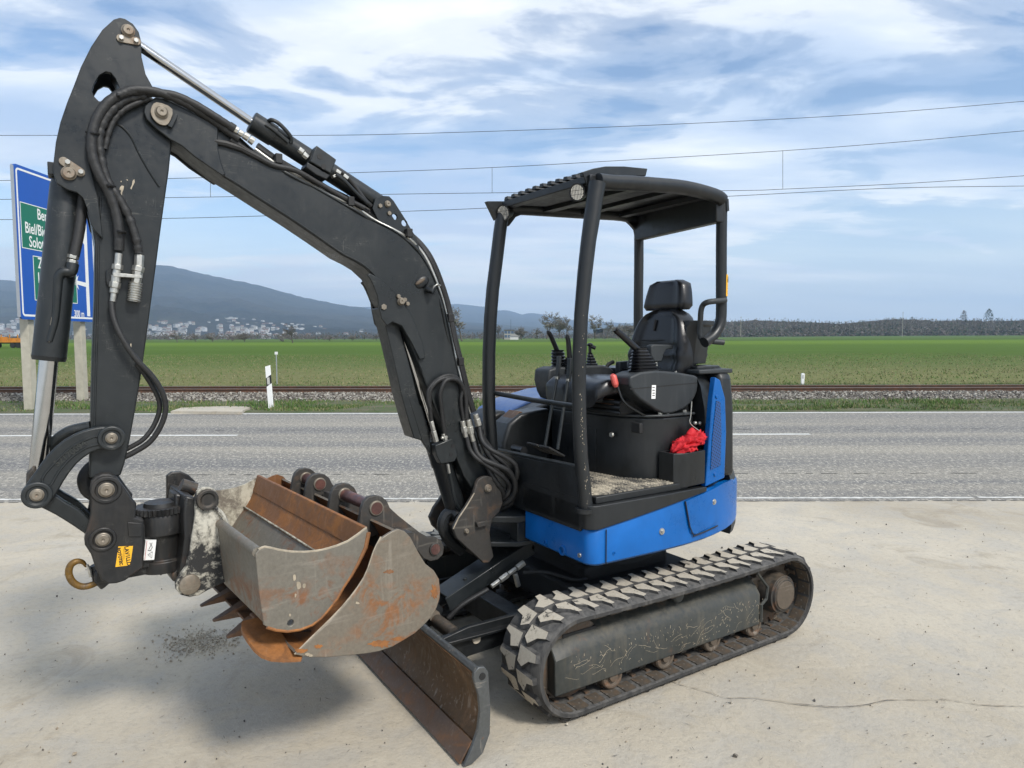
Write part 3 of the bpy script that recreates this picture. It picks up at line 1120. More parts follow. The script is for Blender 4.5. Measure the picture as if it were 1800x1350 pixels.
# small town at the foot of the hill
house_meshes = []
for k in range(9):
    w, dpt, h = random.uniform(9, 16), random.uniform(8, 12), random.uniform(5, 8)
    if k == 8:
        w, dpt, h = 55, 25, 9
    mb = MB().box((-w / 2, -dpt / 2, -6), (w / 2, dpt / 2, h))
    if k < 7:
        mb.add([(-w / 2 - .6, -dpt / 2 - .6, h - .3), (w / 2 + .6, -dpt / 2 - .6, h - .3), (w / 2 + .6, dpt / 2 + .6, h - .3), (-w / 2 - .6, dpt / 2 + .6, h - .3), (-w / 2 - .6, 0, h + 3.2), (w / 2 + .6, 0, h + 3.2)],
               [(0, 1, 5, 4), (2, 3, 4, 5), (0, 4, 3), (1, 2, 5), (3, 2, 1, 0)], 1)
    else:
        mb.add([(-w / 2, -dpt / 2, h + .01), (w / 2, -dpt / 2, h + .01), (w / 2, dpt / 2, h + .01), (-w / 2, dpt / 2, h + .01)], [(0, 1, 2, 3)], 1)
    for c_ in range(int(w // 3.2)):
        for r_ in range(int(h // 3)):
            x = -w / 2 + 1.2 + c_ * 3.1
            mb.box((x, -dpt / 2 - .06, .9 + r_ * 2.8), (x + 1.3, -dpt / 2 + .1, 2.3 + r_ * 2.8), 2)
    house_meshes.append(mb.mesh('house', [MT['wall%d' % (k % 3)], MT['roof%d' % ((k // 2) % 3)], MT['deep']], 0))
cnt = 0
clusters = [(-10, 60, 566, 593, 44), (60, 210, 575, 595, 34), (255, 330, 566, 593, 50), (300, 420, 572, 590, 40), (400, 545, 566, 592, 84), (540, 640, 586, 594, 8)]
for ci, (xa, xb, ya, yb, num) in enumerate(clusters):
    where = ('left of the bucket cylinder', 'between the two sign posts and the dipper arm', 'just right of the dipper arm', 'behind the row of orchard trees', 'behind the lone bare tree', 'well right of the lone bare tree')[ci]
    HL, HG = 'tiny pale town house below the hill, ' + where, 'far town houses ' + where
    for k in range(num):
        px = random.uniform(xa, xb)
        Y = random.uniform(1950, 2950)
        X = (px - 900) / 1200 * Y
        o = link('house', house_meshes[random.randrange(7 + (k % 9 == 0) * 2)])
        z = hill_z(X, Y)
        o.location = (X, Y, z)
        o.rotation_euler = (0, 0, random.choice((-.5, -.2, .1, .35, .6)))
        tag(o, HL, 'house', HG)
        cnt += 1


# leafless trees
def bare_tree(name, height, spread, seed, dens=1.0, bud=.5):
    rnd = random.Random(seed)
    spread *= 1.15
    tr, tw, bd = MB(), MB(), MB()

    def prism3(mb, a, b, r0, r1, n=3):
        d = (b - a)
        if d.length < 1e-4:
            return
        d.normalize()
        s_ = d.cross(Vector((.3, .5, .8))).normalized()
        u_ = s_.cross(d)
        vs = []
        for p, r_ in ((a, r0), (b, r1)):
            for k in range(n):
                t = 2 * math.pi * k / n
                vs.append(p + (s_ * math.cos(t) + u_ * math.sin(t)) * r_)
        mb.add(vs, [(k, (k + 1) % n, n + (k + 1) % n, n + k) for k in range(n)])

    def grow(p, d, L, r_, lvl):
        segs = 3 if lvl < 2 else 2
        for k in range(segs):
            d2 = (d + Vector((rnd.gauss(0, .16), rnd.gauss(0, .16), rnd.gauss(.02, .10)))).normalized()
            q = p + d2 * (L / segs)
            r1 = max(.028, r_ * (.86 if lvl < 3 else .75))
            prism3(tr if lvl < 3 else tw, p, q, r_, r1, 5 if lvl < 2 else 3)
            p, d, r_ = q, d2, r1
            if lvl < 5 and (k > 0 or lvl > 0):
                nb = 1 if rnd.random() < .60 * dens else 2
                for _ in range(nb):
                    a = rnd.uniform(0, 2 * math.pi)
                    side = Vector((math.cos(a), math.sin(a), rnd.uniform(-.25, .55)))
                    dd = (d * rnd.uniform(.35, .8) + side * spread).normalized()
                    grow(p, dd, L * rnd.uniform(.55, .78), r_ * .62, lvl + 1)
        if lvl < 5:
            grow(p, d, L * .7, r_ * .8, lvl + 1)
        elif rnd.random() < bud:
            s_ = rnd.uniform(.06, .16)
            bd.add([p + Vector((rnd.uniform(-s_, s_), rnd.uniform(-s_, s_), rnd.uniform(-s_, s_))) for _ in range(4)], [(0, 1, 2), (1, 3, 2), (0, 3, 1)])
    grow(Vector((0, 0, -.2)), Vector((0, 0, 1)), height * .30, height * .022, 0)
    out = []
    for mb, nm, mt in ((tr, 'trunk', 'bark'), (tw, 'crown', 'twig'), (bd, 'blossom', 'bud')):
        if mb.v:
            zmax = max(v[2] for v in mb.v)
            out.append((nm, mb, mt, zmax))
    zm = max(o_[3] for o_ in out)
    k = height / zm
    res = []
    for nm, mb, mt, _ in out:
        mb.v = [(v[0] * k, v[1] * k, v[2] * k if v[2] > 0 else v[2]) for v in mb.v]
        res.append((nm, mb.mesh(nm, MT[mt], 0)))
    return res


tree_kinds = [bare_tree('fruit', 1.0 * 9, .75, s, d_, b_) for s, d_, b_ in ((11, 1.0, .55), (23, .9, .9), (37, 1.1, .3), (51, .85, .7), (64, 1.0, .15))]


def place_tree(kind, px, ybase, ytop, D, label, group='bare fruit trees at the far edge of the field', wide=1.0, bud=True):
    b_ = at_depth(px, ybase, D)
    t_ = at_depth(px, ytop, D)
    z0 = b_.z
    h = t_.z - z0
    r = empty('fruit_tree', (b_.x, D, z0), random.uniform(0, 6))
    tag(r, label, 'tree', group)
    for nm, me in tree_kinds[kind]:
        if nm == 'blossom' and not bud:
            continue
        link(nm, me, r)
    s = h / 9
    r.scale = (s * wide, s * wide, s)
    return r


# fruit trees seen through the canopy and left of it
T = place_tree
T(2, 514, 604, 568, 210, 'lone bare tree with a spreading crown left of the boom', wide=1.25, bud=False)
T(0, 312, 604, 580, 240, 'bare bushy tree nearest to the dipper arm in front of the town', wide=1.4)
T(2, 345, 603, 586, 250, 'low dark shrub tree second from the dipper arm', wide=1.5, bud=False)
T(1, 374, 603, 584, 250, 'low bare tree third from the dipper arm', wide=1.5)
T(3, 430, 603, 582, 245, 'broad bare orchard tree fourth from the dipper arm', wide=1.6)
T(0, 407, 603, 588, 280, 'small pale orchard tree in the gap between two broad ones', wide=1.3)
T(1, 498, 604, 592, 260, 'tiny bare shrub at the foot of the lone tree', wide=1.2)
T(0, 580, 602, 588, 300, 'small grey tree right of the lone tree', wide=1.4)
T(3, 620, 601, 587, 320, 'small grey tree halfway between lone tree and boom', wide=1.4)
T(2, 662, 600, 588, 320, 'low grey tree just left of the boom cylinder', wide=1.4, bud=False)
T(1, 812, 598, 537, 190, 'pale budding tree half hidden by the boom hoses', wide=.95)
T(2, 877, 597, 568, 260, 'dark bare tree just right of the front canopy post', wide=1.05)
T(3, 917, 597, 572, 265, 'round pale tree beside the small blue house', wide=1.25)
T(0, 942, 595, 575, 290, 'small tree behind the joystick left of the tall pair', wide=1.2)
T(1, 961, 595, 546, 210, 'tallest bare tree behind the right joystick', wide=.95)
T(3, 982, 595, 552, 240, 'second bare tree touching the tallest one', wide=.8)
T(0, 997, 595, 553, 215, 'dense bare tree just left of the near canopy post', wide=.9)
T(1, 1046, 594, 552, 215, 'tall bare tree just right of the near canopy post', wide=.9)
T(2, 1067, 594, 561, 230, 'rounder bare tree between canopy post and left joystick', wide=1.1)
T(0, 1088, 594, 567, 260, 'small bare tree behind the left joystick grip', wide=1.1)
T(3, 1105, 594, 566, 270, 'small bare tree left of the seat', wide=1.1)

# belt of scrub along the foot of the plain
def scrub_gen(y0, y1, pxa, pxb, hmin, hmax, dens_px):
    def f(k):
        px = rng.uniform(pxa, pxb)
        Y = rng.uniform(y0, y1)
        x = (px - 900) / 1200 * Y
        h = rng.uniform(hmin, hmax)
        z = field_z(x, min(Y, 760))
        n = 16
        vs = np.zeros((n * 3, 3))
        for i in range(n):
            c = np.array([x, Y, z + h * rng.uniform(.1, .9)]) + rng.normal(0, 1, 3) * np.array([h * .35, h * .3, h * .12])
            vs[i * 3:(i + 1) * 3] = c + rng.normal(0, .32, (3, 3)) * np.array([1, 1, 1.4])
        return vs, [(3 * i, 3 * i + 1, 3 * i + 2) for i in range(n)], int(rng.random() < .12)
    return f


o = scatter('distant_scrub', 1500, scrub_gen(420, 760, 200, 1130, 2.0, 6.0, 1), [MT['woodtwig'], MT['woodgreen']])
o = scatter('distant_scrub', 900, scrub_gen(600, 760, -700, 260, 2.0, 5.0, 1), [MT['woodtwig'], MT['woodgreen']])


# the far wood on the right: trunks and twiggy crowns of some 1500 trees
def wood_profile(px):
    return float(np.interp(px, [700, 900, 1050, 1120, 1200, 1300, 1330, 1420, 1480, 1540, 1575, 1615, 1640, 1680, 1740, 1800, 2200, 3000], [585, 580, 574, 568, 563, 561, 559, 562, 565, 560, 557, 557, 561, 559, 560, 559, 558, 555]))


def wood_tree(k):
    px = rng.uniform(1075, 2500) if k > 60 else rng.uniform(700, 1120)
    u_ = rng.random() ** .8
    Y = 690 + 170 * u_
    x = (px - 900) / 1200 * Y
    z = field_z(x, min(Y, 760)) - .5
    top = at_depth(px, wood_profile(px) + rng.normal(1.0, 1.8), Y).z
    H = (top - z) * rng.uniform(.78, 1.0)
    H = max(5, H)
    r_ = rng.uniform(.12, .30)
    vs = [[x - r_, Y, z], [x + r_, Y - r_, z], [x, Y + r_, z], [x + rng.normal(0, .4), Y, z + H * .95]]
    fs = [(0, 1, 3), (1, 2, 3), (2, 0, 3)]
    n = 30
    green = rng.random() < .16
    for i in range(n):
        t = rng.random()
        w = (2.9 * math.sin(math.pi * min(1, .15 + .85 * t)) + .4) * (.7 if green else 1)
        c = np.array([x + rng.normal(0, w * .55), Y + rng.normal(0, w * .5), z + H * (.30 + .70 * t)])
        b0_ = len(vs)
        s = .34 if green else .26
        for _ in range(3):
            vs.append(list(c + rng.normal(0, 1, 3) * np.array([s, s, s * 2.4])))
        fs.append((b0_, b0_ + 1, b0_ + 2))
    return np.array(vs), fs, 0 if rng.random() < .22 else (2 if green else 1)


wd = scatter('far_wood', 4200, wood_tree, [MT['woodtrunk'], MT['woodtwig'], MT['woodgreen']])
# undergrowth closing the foot of the wood
def under_fn(k):
    px = rng.uniform(1075, 2500)
    Y = rng.uniform(684, 720)
    x = (px - 900) / 1200 * Y
    z = field_z(x, min(Y, 760))
    c = np.array([x, Y, z + abs(rng.normal(0, 4.0))])
    return c + rng.normal(0, 1, (3, 3)) * np.array([1.1, .6, 1.0]), [(0, 1, 2)], int(rng.random() < .25)


scatter('wood_undergrowth', 16000, under_fn, [MT['woodtwig'], MT['woodgreen']])
MB_ = MB()
mass_v, mass_f = [], []
pxl = np.linspace(1060, 2600, 260)
for i, px in enumerate(pxl):
    Y = 815
    x = (px - 900) / 1200 * Y
    top = at_depth(px, wood_profile(px) + 4.5 + 3.0 * mnoise.noise(Vector((px * .09, 0, 0))), Y).z
    mass_v += [(x, Y, 0), (x, Y, top), (x, Y + 90, top * .92), (x, Y + 90, 0)]
for i in range(len(pxl) - 1):
    a = i * 4
    mass_f += [(a, a + 4, a + 5, a + 1), (a + 1, a + 5, a + 6, a + 2), (a + 2, a + 6, a + 7, a + 3)]
m, n, l, b = new_mat('wood_interior')
co = coords(n, l, (1, 1, .16))
f = noise(n, l, co, .55, 8, .75, .2)
l.new(ramp(n, l, f, [(.35, (.040, .040, .038)), (.6, (.10, .090, .082))]), b.inputs['Base Color'])
b.inputs['Roughness'].default_value = 1
MT['woodmass'] = m
o = MB().add(mass_v, mass_f).build('wood_interior', m, None, smooth=0)
o['kind'] = 'stuff'


def conifer(px, ybase, ytop, Y, label, w, kind):
    b_, t_ = at_depth(px, ybase, Y), at_depth(px, ytop, Y)
    h = t_.z - b_.z
    r = empty('pine_tree' if kind else 'bare_tree', (b_.x, Y, b_.z))
    tag(r, label, 'tree')
    MB().tube([(0, 0, 0), (0, 0, h * .9)], [.28, .08], 6).build('trunk', MT['bark'], r)
    V, Fc = [], []
    for i in range(520):
        t = rng.random()
        if kind:
            rad = w * (1 - t) ** .5 * (.35 + .65 * rng.random()) * (1 if t > .1 else .6)
            z = h * (.58 + .42 * t)
        else:
            rad = w * math.sin(math.pi * (.12 + .8 * t)) * rng.random() ** .5
            z = h * (.45 + .55 * t)
        a = rng.uniform(0, 6.28)
        c = np.array([math.cos(a) * rad, math.sin(a) * rad, z])
        b0_ = len(V)
        for _ in range(3):
            V.append(tuple(c + rng.normal(0, .34, 3)))
        Fc.append((b0_, b0_ + 1, b0_ + 2))
    MB().add(V, Fc).build('crown', MT['pine'] if kind else MT['woodtwig'], r, smooth=0)


conifer(1737, 588, 543, 700, 'dark umbrella shaped pine standing above the wood, rightmost tall tree', 5.4, True)
conifer(1693, 588, 546, 700, 'slender thin crowned tree above the wood left of the pine', 3.2, False)

# poles at the wood, small blue house, trailer on the left
for px, yt, D, lab in ((1586, 548, 500, 'thin pale pole standing before the wood right of the machine'), (1302, 556, 500, 'thin pole at the edge of the wood beside the rear canopy post')):
    b_, t_ = at_depth(px, 589.5, D), at_depth(px, yt, D)
    r = empty('utility_pole', (b_.x, D, b_.z))
    tag(r, lab, 'pole')
    MB().cyl((0, 0, -1), (0, 0, t_.z - b_.z), .16, 8, r2=.10).build('shaft', MT['post'], r)
    MB().box((-.5, -.06, t_.z - b_.z - .8), (.5, .06, t_.z - b_.z - .65)).build('crossarm', MT['wire'], r)
b_ = at_depth(895, 597, 420)
r = empty('farm_house', (b_.x, 420, field_z(b_.x, 420)))
tag(r, 'small blue and white building among the bare trees behind the canopy', 'house')
MB().box((-3.0, -3, 0), (3.0, 3, 5.6)).build('wall', MT['wall1'], r)
MB().box((-3.3, -3.3, 5.6), (3.3, 3.3, 6.0)).build('roof', MT['roof1'], r)
for x in (-2.0, 0, 2.0):
    for z in (1.2, 3.6):
        MB().box((x - .8, -3.05, z), (x + .8, -2.9, z + 1.6)).build('window', MT['windowblue'], r)
b_ = at_depth(904, 598, 400)
r = empty('farm_shed', (b_.x, 400, field_z(b_.x, 400)))
tag(r, 'low white shed with pitched roof right of the blue house', 'shed')
MB().box((-2.4, -2.5, 0), (2.4, 2.5, 1.5)).build('wall', MT['wall2'], r)
MB().prism([(-3.3, 1.8), (3.3, 1.8), (0, 3.6)], 'y', -2.7, 2.7).build('roof', MT['roof2'], r)
b_ = at_depth(898, 598, 430)
r = empty('radio_mast', (b_.x, 430, field_z(b_.x, 430)))
tag(r, 'thin mast rising above the blue house', 'mast')
MB().cyl((0, 0, 0), (0, 0, 12.6), .12, 6, r2=.06).build('shaft', MT['wire'], r)

tD = 118
b_ = at_depth(14, 611, tD)
r = empty('flatbed_trailer', (b_.x, tD, field_z(b_.x, tD)))
tag(r, 'orange flatbed trailer with upright stakes parked at the left edge of the field', 'trailer')
MB().box((-4.6, -1.2, .95), (3.4, 1.2, 1.15)).build('deck', MT['orange'], r)
MB().box((-4.4, -.9, .75), (3.2, .9, .95)).build('chassis', MT['deep'], r)
for x in (-3.2, -2.3, 1.6, 2.5):
    for y in (-1.0, 1.0):
        MB().cyl((x, y - .12, .45), (x, y + .12, .45), .45, 16).build('wheel', MT['rubber'], r)
for x in (-4.4, -3.0, -1.6, -.2, 1.2, 2.6, 3.3):
    MB().box((x - .06, -1.2, 1.15), (x + .06, -1.08, 2.3)).build('stake', MT['orange'], r)
MB().box((-2.8, -.9, 1.15), (-.6, .9, 1.9)).box((.6, -.9, 1.15), (2.0, .9, 1.7)).build('load', MT['orange'], r)

# ---------------------------------------------------------------- delineator, marker posts
g = ground(476.5, 718, .03)
r = empty('delineator_post', (g.x, g.y, .03))
tag(r, 'leaning white roadside delineator post with a black diagonal band', 'post')
top = at_depth(470.5, 642, g.y)
ln = Vector((top.x - g.x, 0, top.z - .03))
h = ln.length
rr_ = Matrix.Rotation(math.atan2(ln.x, ln.z), 3, 'Y')
sec = [(-.052, -.03), (.052, -.03), (.062, .0), (.03, .045), (-.03, .045), (-.062, 0)]


def slanted(z0a, z0b, z1a, z1b, k, name, mt):
    """a length of the post between two sloping cuts"""
    rings = []
    for (za, zb) in ((z0a, z0b), (z1a, z1b)):
        rings.append([tuple(rr_ @ Vector((x * k, y * k, za + (zb - za) * (x + .062) / .124))) for x, y in sec])
    MB().loft(rings).build(name, MT[mt], r)


slanted(-.05, -.05, h * .50, h * .58, 1, 'post_foot', 'white')
slanted(h * .50, h * .58, h * .70, h * .78, 1.002, 'black_band', 'ink')
slanted(h * .70, h * .78, h * .97, h * 1.0, 1, 'post_head', 'white')
MB().box((-.03, -.034, h * .56), (.03, -.030, h * .72), rot=rr_, c=(0, 0, 0)).build('reflector', MT['lamp'], r)

g = at_depth(487, 677, 22.8)
r = empty('marker_rod', (g.x, 22.8, .05))
tag(r, 'thin grey rod with a small white head in the field behind the leaning post', 'post')
hh = at_depth(487, 621, 22.8).z
MB().cyl((0, 0, 0), (0, 0, hh), .018, 8).build('rod', MT['signback'], r)
MB().box((-.045, -.02, hh - .09), (.045, .02, hh)).build('head', MT['white'], r)
g = at_depth(1411, 674, 22.8)
r = empty('boundary_marker', (g.x, 22.8, .05))
tag(r, 'short white marker post with a dark slot on the right field edge', 'post')
MB().prism([(-.055, 0), (-.055, .40), (.0, .43), (.055, .40), (.03, .0)], 'y', -.03, .03).build('marker_body', MT['white'], r)
MB().box((-.02, -.034, .24), (.0, -.030, .36)).build('slot', MT['ink'], r)

# ---------------------------------------------------------------- overhead wires of the railway
def wire(name, px, label, D=19.6, r_=.0075):
    P = smoothpath([at_depth(a, b, D) for a, b in px], 8)
    a, b = P[0], P[-1]
    P = [a + (a - P[1]).normalized() * 12] + P + [b + (b - P[-2]).normalized() * 12]
    P = [Vector((p.x, D, p.z)) for p in P]
    o = MB().tube(P, r_, 6).build(name, MT['wire'])
    tag(o, label, 'wire', None)
    return o


wire('overhead_wire', [(-300, 241), (0, 238), (520, 238), (740, 234.5), (1100, 222), (1500, 202), (1800, 178), (2000, 160)], 'topmost of the overhead wires crossing the sky above the canopy')
mess = wire('overhead_wire', [(-300, 332), (0, 317.5), (290, 314), (610, 304), (865, 294.5), (1100, 281.5), (1376, 265), (1600, 248), (1800, 230), (2000, 215)], 'carrier wire second from the top, with thin droppers hanging from it')
wire('overhead_wire', [(-300, 351), (0, 350.5), (285, 347.5), (480, 344.5), (865, 339), (1284, 335), (1376, 332.5), (1600, 322), (1800, 309), (2000, 297)], 'contact wire under the droppers, touching the canopy roof in the view', D=19.6)
wire('overhead_wire', [(-300, 387), (0, 386), (285, 384), (480, 379), (710, 371.5), (860, 365.5), (1280, 345), (1560, 331), (1800, 327), (2000, 325)], 'lowest overhead wire, passing just under the canopy roof edge', D=19.3)
for px, a, b in ((370, 312, 346), (865, 295, 339), (1376, 265, 332.5)):
    p, q = at_depth(px, a, 19.6), at_depth(px, b, 19.6)
    MB().cyl(p, q, .006, 5).build('dropper', MT['wire'], mess)

# ---------------------------------------------------------------- motorway direction sign on two posts
SY0, SY1 = 15.45, 18.45
sA, sB = at_depth(16, 285, SY0), at_depth(165, 345, SY1)
sx0 = at_depth(27, 423, SY0).x
sx1 = at_depth(166, 460, SY1).x
zb_ = at_depth(38, 561, SY0).z
zt_ = at_depth(16, 286, SY0).z
sd_ = Vector((sx1 - sx0, SY1 - SY0, 0))
SW = sd_.length
sd_.normalize()
snm = sd_.cross(Vector((0, 0, 1))).normalized()       # faces the road
sign = empty('direction_sign', (sx0 + sd_.x * SW / 2, SY0 + sd_.y * SW / 2, 0), math.atan2(sd_.y, sd_.x))
tag(sign, 'large blue motorway direction sign on two pale posts behind the dipper arm', 'road sign')
SH = zt_ - zb_
# local: x along the sign, -y is its face
def srect(x0, x1, z0, z1, y, name, mt, parent, th=.004, r_=0.0):
    if r_:
        pts = []
        for cx, cz, a0 in ((x1 - r_, z1 - r_, 0), (x0 + r_, z1 - r_, 90), (x0 + r_, z0 + r_, 180), (x1 - r_, z0 + r_, 270)):
            pts += [(cx + r_ * math.cos(R(a0 + 90 * k / 6)), cz + r_ * math.sin(R(a0 + 90 * k / 6))) for k in range(7)]
    else:
        pts = [(x0, z0), (x1, z0), (x1, z1), (x0, z1)]
    return MB().prism(pts, 'y', y - th, y).build(name, MT[mt], parent)


hw = SW / 2
board = srect(-hw, hw, zb_, zt_, 0, 'sign_board', 'signblue', sign, .03, .10)
MB().prism([(-hw + .02, zb_ + .02), (hw - .02, zb_ + .02), (hw - .02, zt_ - .02), (-hw + .02, zt_ - .02)], 'y', 0.001, .04).build('sign_back', MT['signback'], sign)
srect(-hw - .012, -hw - .001, zb_ + .05, zt_ - .05, .03, 'sign_edge', 'signback', sign, .07)
# white border line
bw = .045
for a in ((-hw + .07, -hw + .07 + bw, zb_ + .16, zt_ - .16), (hw - .07 - bw, hw - .07, zb_ + .16, zt_ - .16), (-hw + .16, hw - .16, zb_ + .07, zb_ + .07 + bw), (-hw + .16, hw - .16, zt_ - .07 - bw, zt_ - .07)):
    srect(*a, -.030, 'border_line', 'white', board, .002)
for cx, cz, a0 in ((hw - .16, zt_ - .16, 0), (-hw + .16, zt_ - .16, 90), (-hw + .16, zb_ + .16, 180), (hw - .16, zb_ + .16, 270)):
    o_ = [(cx + .09 * math.cos(R(a0 + 15 * k)), cz + .09 * math.sin(R(a0 + 15 * k))) for k in range(7)]
    i_ = [(cx + .045 * math.cos(R(a0 + 15 * k)), cz + .045 * math.sin(R(a0 + 15 * k))) for k in range(7)]
    MB().prism(o_ + i_[::-1], 'y', -.032, -.030).build('border_corner', MT['white'], board)


def sign_xy(px, py):
    """sign plane coordinates of a pixel"""
    d = ray(px, py)
    o0 = Vector((0, 0, H_CAM)) - Vector((sx0, SY0, 0))
    t = -o0.dot(snm) / d.dot(snm)
    p = o0 + d * t
    return p.dot(sd_) - hw, p.z


def stext(s, x, z, size, parent, name='sign_text', mt='white', align='CENTER', y=-.0345):
    cu_ = bpy.data.curves.new(name, 'FONT')
    cu_.body = s
    cu_.size = size
    cu_.extrude = .001
    cu_.align_x = align
    cu_.align_y = 'CENTER'
    cu_.resolution_u = 3
    cu_.offset = size * .012
    to = bpy.data.objects.new(name, cu_)
    COL.objects.link(to)
    dg = bpy.context.evaluated_depsgraph_get()
    me = bpy.data.meshes.new_from_object(to.evaluated_get(dg))
    bpy.data.objects.remove(to)
    me.materials.clear()
    me.materials.append(MT[mt])
    o = link(name, me, parent)
    o.matrix_local = Matrix.Translation((x, y, z)) @ Matrix.Rotation(R(90), 4, 'X')
    o.scale = (.70, 1, 1)
    return o


xa, zt1 = sign_xy(33, 354)
xb, zb1 = sign_xy(38, 436)
xmax = hw * .42
p1 = srect(xa - .02, xmax, zb1, zt1, -.030, 'green_panel', 'signgreen', board, .003)
for a in ((xa - .02, xmax, zt1 - .018, zt1), (xa - .02, xmax, zb1, zb1 + .018), (xa - .02, xa - .002, zb1, zt1), (xmax - .018, xmax, zb1, zt1)):
    srect(*a, -.033, 'panel_line', 'white', p1, .0012)
pc = (xa + xmax) / 2
for s, px, py in (('Bern', 62.5, 377), ('Biel/Bienne', 41, 400), ('Solothurn', 48.5, 425)):
    x, z = sign_xy(px, py)
    stext(s, x, z, (zt1 - zb1) * .34, p1, align='LEFT')
xa2, zt2 = sign_xy(55, 449)
_, zb2 = sign_xy(60, 528)
p2 = srect(xa2, xmax, zb2, zt2, -.030, 'green_panel', 'signgreen', board, .003)
for a in ((xa2, xmax, zt2 - .018, zt2), (xa2, xmax, zb2, zb2 + .018), (xa2, xa2 + .018, zb2, zt2), (xmax - .018, xmax, zb2, zt2)):
    srect(*a, -.033, 'panel_line', 'white', p2, .0012)
for s, px, py in (('Zürich', 64, 463), ('Luzern', 64, 489), ('Basel', 70, 515)):
    x, z = sign_xy(px, py)
    stext(s, x, z, (zt2 - zb2) * .34, p2, align='LEFT')
# route diagram with the exit arrow
xl, zl0 = sign_xy(154, 556)
_, zl1 = sign_xy(146, 370)
aw = .065
srect(xl - aw, xl + aw, zl0, zl1, -.030, 'route_line', 'white', board, .003)
xt = (xl - aw * 2.2, xl + aw * 2.2)
MB().prism([(xl - .17, zl1), (xl + .17, zl1), (xl, zl1 + .26)], 'y', -.033, -.030).build('arrow_head', MT['white'], board)
for px0, py0 in ((126, 496),):
    x, z = sign_xy(px0, py0)
    MB().prism([(x, z), (x + .24, z + .19), (x + .18, z + .055), (xl - aw, z + .03), (xl - aw, z - .08), (x + .18, z - .045), (x + .24, z - .17)], 'y', -.033, -.030).build('exit_arrow', MT['white'], board)
x, z = sign_xy(141, 424)
MB().prism([(xl - aw, z - .08), (xl - aw, z + .10), (xl - .30, z + .30), (xl - .36, z + .20)], 'y', -.033, -.030).build('branch_line', MT['white'], board)
x, z = sign_xy(137, 552)
stext('300 m', x, z, .24, board)
for px, Y in ((62, 15.9), (147.5, 17.9)):
    gx_ = at_depth(px, 710, Y).x
    t_ = (Y - SY0) / sd_.y
    lx = t_ - hw
    b = .10
    MB().box((lx - b, .045, -.1), (lx + b, .045 + .20, zt_ - .3)).build('sign_post', MT['post'], sign, bevel=.01)

# ================================================================ the digger
M_, X_, Z_ = EX.M, EX.X, EX.Z


def mp_(pts, y):
    return [(p.x, p.z) for p in (M_(a, b, y) for a, b in pts)]


def arc_px(c, r, n, a0, a1):
    """pixel points on an arc (degrees, 0 = right, 90 = up)"""
    return [(c[0] + r * math.cos(R(a0 + (a1 - a0) * i / (n - 1))), c[1] - r * math.sin(R(a0 + (a1 - a0) * i / (n - 1)))) for i in range(n)]


MT['padmud'] = worn_steel('muddy_rubber', (.055, .045, .034), (.09, .06, .035), .4, .3, 5.0, .0, .8)
digger = empty('mini_excavator', EX.o, EX.rot)
tag(digger, 'blue and charcoal mini excavator with open canopy and rubber tracks on the concrete yard', 'excavator')


def pin_head(px, py, y, r, name='pin', parent=None, t=.018, keeper=None, mt='pin'):
    """a pin end seen from the left side: collar, boss and lubrication hole"""
    c = M_(px, py, y)
    mb = MB()
    mb.tube([(c.x, y - .01, c.z), (c.x, y + t * .5, c.z), (c.x, y + t * .5, c.z), (c.x, y + t, c.z), (c.x, y + t, c.z), (c.x, y + t - .004, c.z)],
            [r, r, r * .92, r * .72, r * .22, r * .12], 20)
    o = mb.build(name, MT[mt], parent or digger, bevel=.0015)
    return o


def bolt(p, axis, r=.009, h=.009, parent=None, mt='zinc', name='bolt'):
    mb = MB()
    d = Vector(axis).normalized()
    p = Vector(p)
    mb.tube([p - d * .004, p + d * h], [r, r], 6)
    return mb.build(name, MT[mt], parent or digger, bevel=.001, smooth=20)


def keeper(pts, y, r, t, bolts, parent):
    """lock plate with rounded ends beside a pin and its bolts"""
    (x0, y0), (x1, y1) = pts
    a, b = M_(x0, y0, y), M_(x1, y1, y)
    d = (b - a)
    ang = math.atan2(d.z, d.x)
    poly = [(a.x + r * math.cos(ang + R(90 + 180 * k / 8)), a.z + r * math.sin(ang + R(90 + 180 * k / 8))) for k in range(9)]
    poly += [(b.x + r * math.cos(ang + R(-90 + 180 * k / 8)), b.z + r * math.sin(ang + R(-90 + 180 * k / 8))) for k in range(9)]
    k = MB().prism(poly, 'y', y - .003, y + t).build('pin_keeper', MT['pin'], parent, bevel=.001)
    for bx, by in bolts:
        c = M_(bx, by, y)
        bolt((c.x, y + t, c.z), (0, 1, 0), r * .62, .011, parent, 'zinc')
    return k


# ---------------------------------------------------------------- undercarriage
TX0, TX1, TZR = .942, -.985, .205       # ends of the belt and its inner radius
BELT_T = .030
TRH = .228                                # outer radius of the belt
XC0, XC1 = TX0 - TRH, TX1 + TRH
LUG_H = .013
ZC = TRH + LUG_H


def belt_path(s):
    """point and outward normal at arc length s round the outside of the belt (x, z)"""
    L = XC0 - XC1
    P = 2 * L + 2 * math.pi * TRH
    s %= P
    if s < L:                                        # top run, backwards
        sag = 0.012 * math.sin(math.pi * s / L)
        return (XC0 - s, ZC + TRH - sag), (0, 1)
    s -= L
    if s < math.pi * TRH:
        a = R(90) + s / TRH
        return (XC1 + TRH * math.cos(a), ZC + TRH * math.sin(a)), (math.cos(a), math.sin(a))
    s -= math.pi * TRH
    if s < L:
        return (XC1 + s, ZC - TRH), (0, -1)
    s -= L
    a = R(-90) + s / TRH
    return (XC0 + TRH * math.cos(a), ZC + TRH * math.sin(a)), (math.cos(a), math.sin(a))


PERIM = 2 * (XC0 - XC1) + 2 * math.pi * TRH
NLUG = 46
lug_mesh = {}


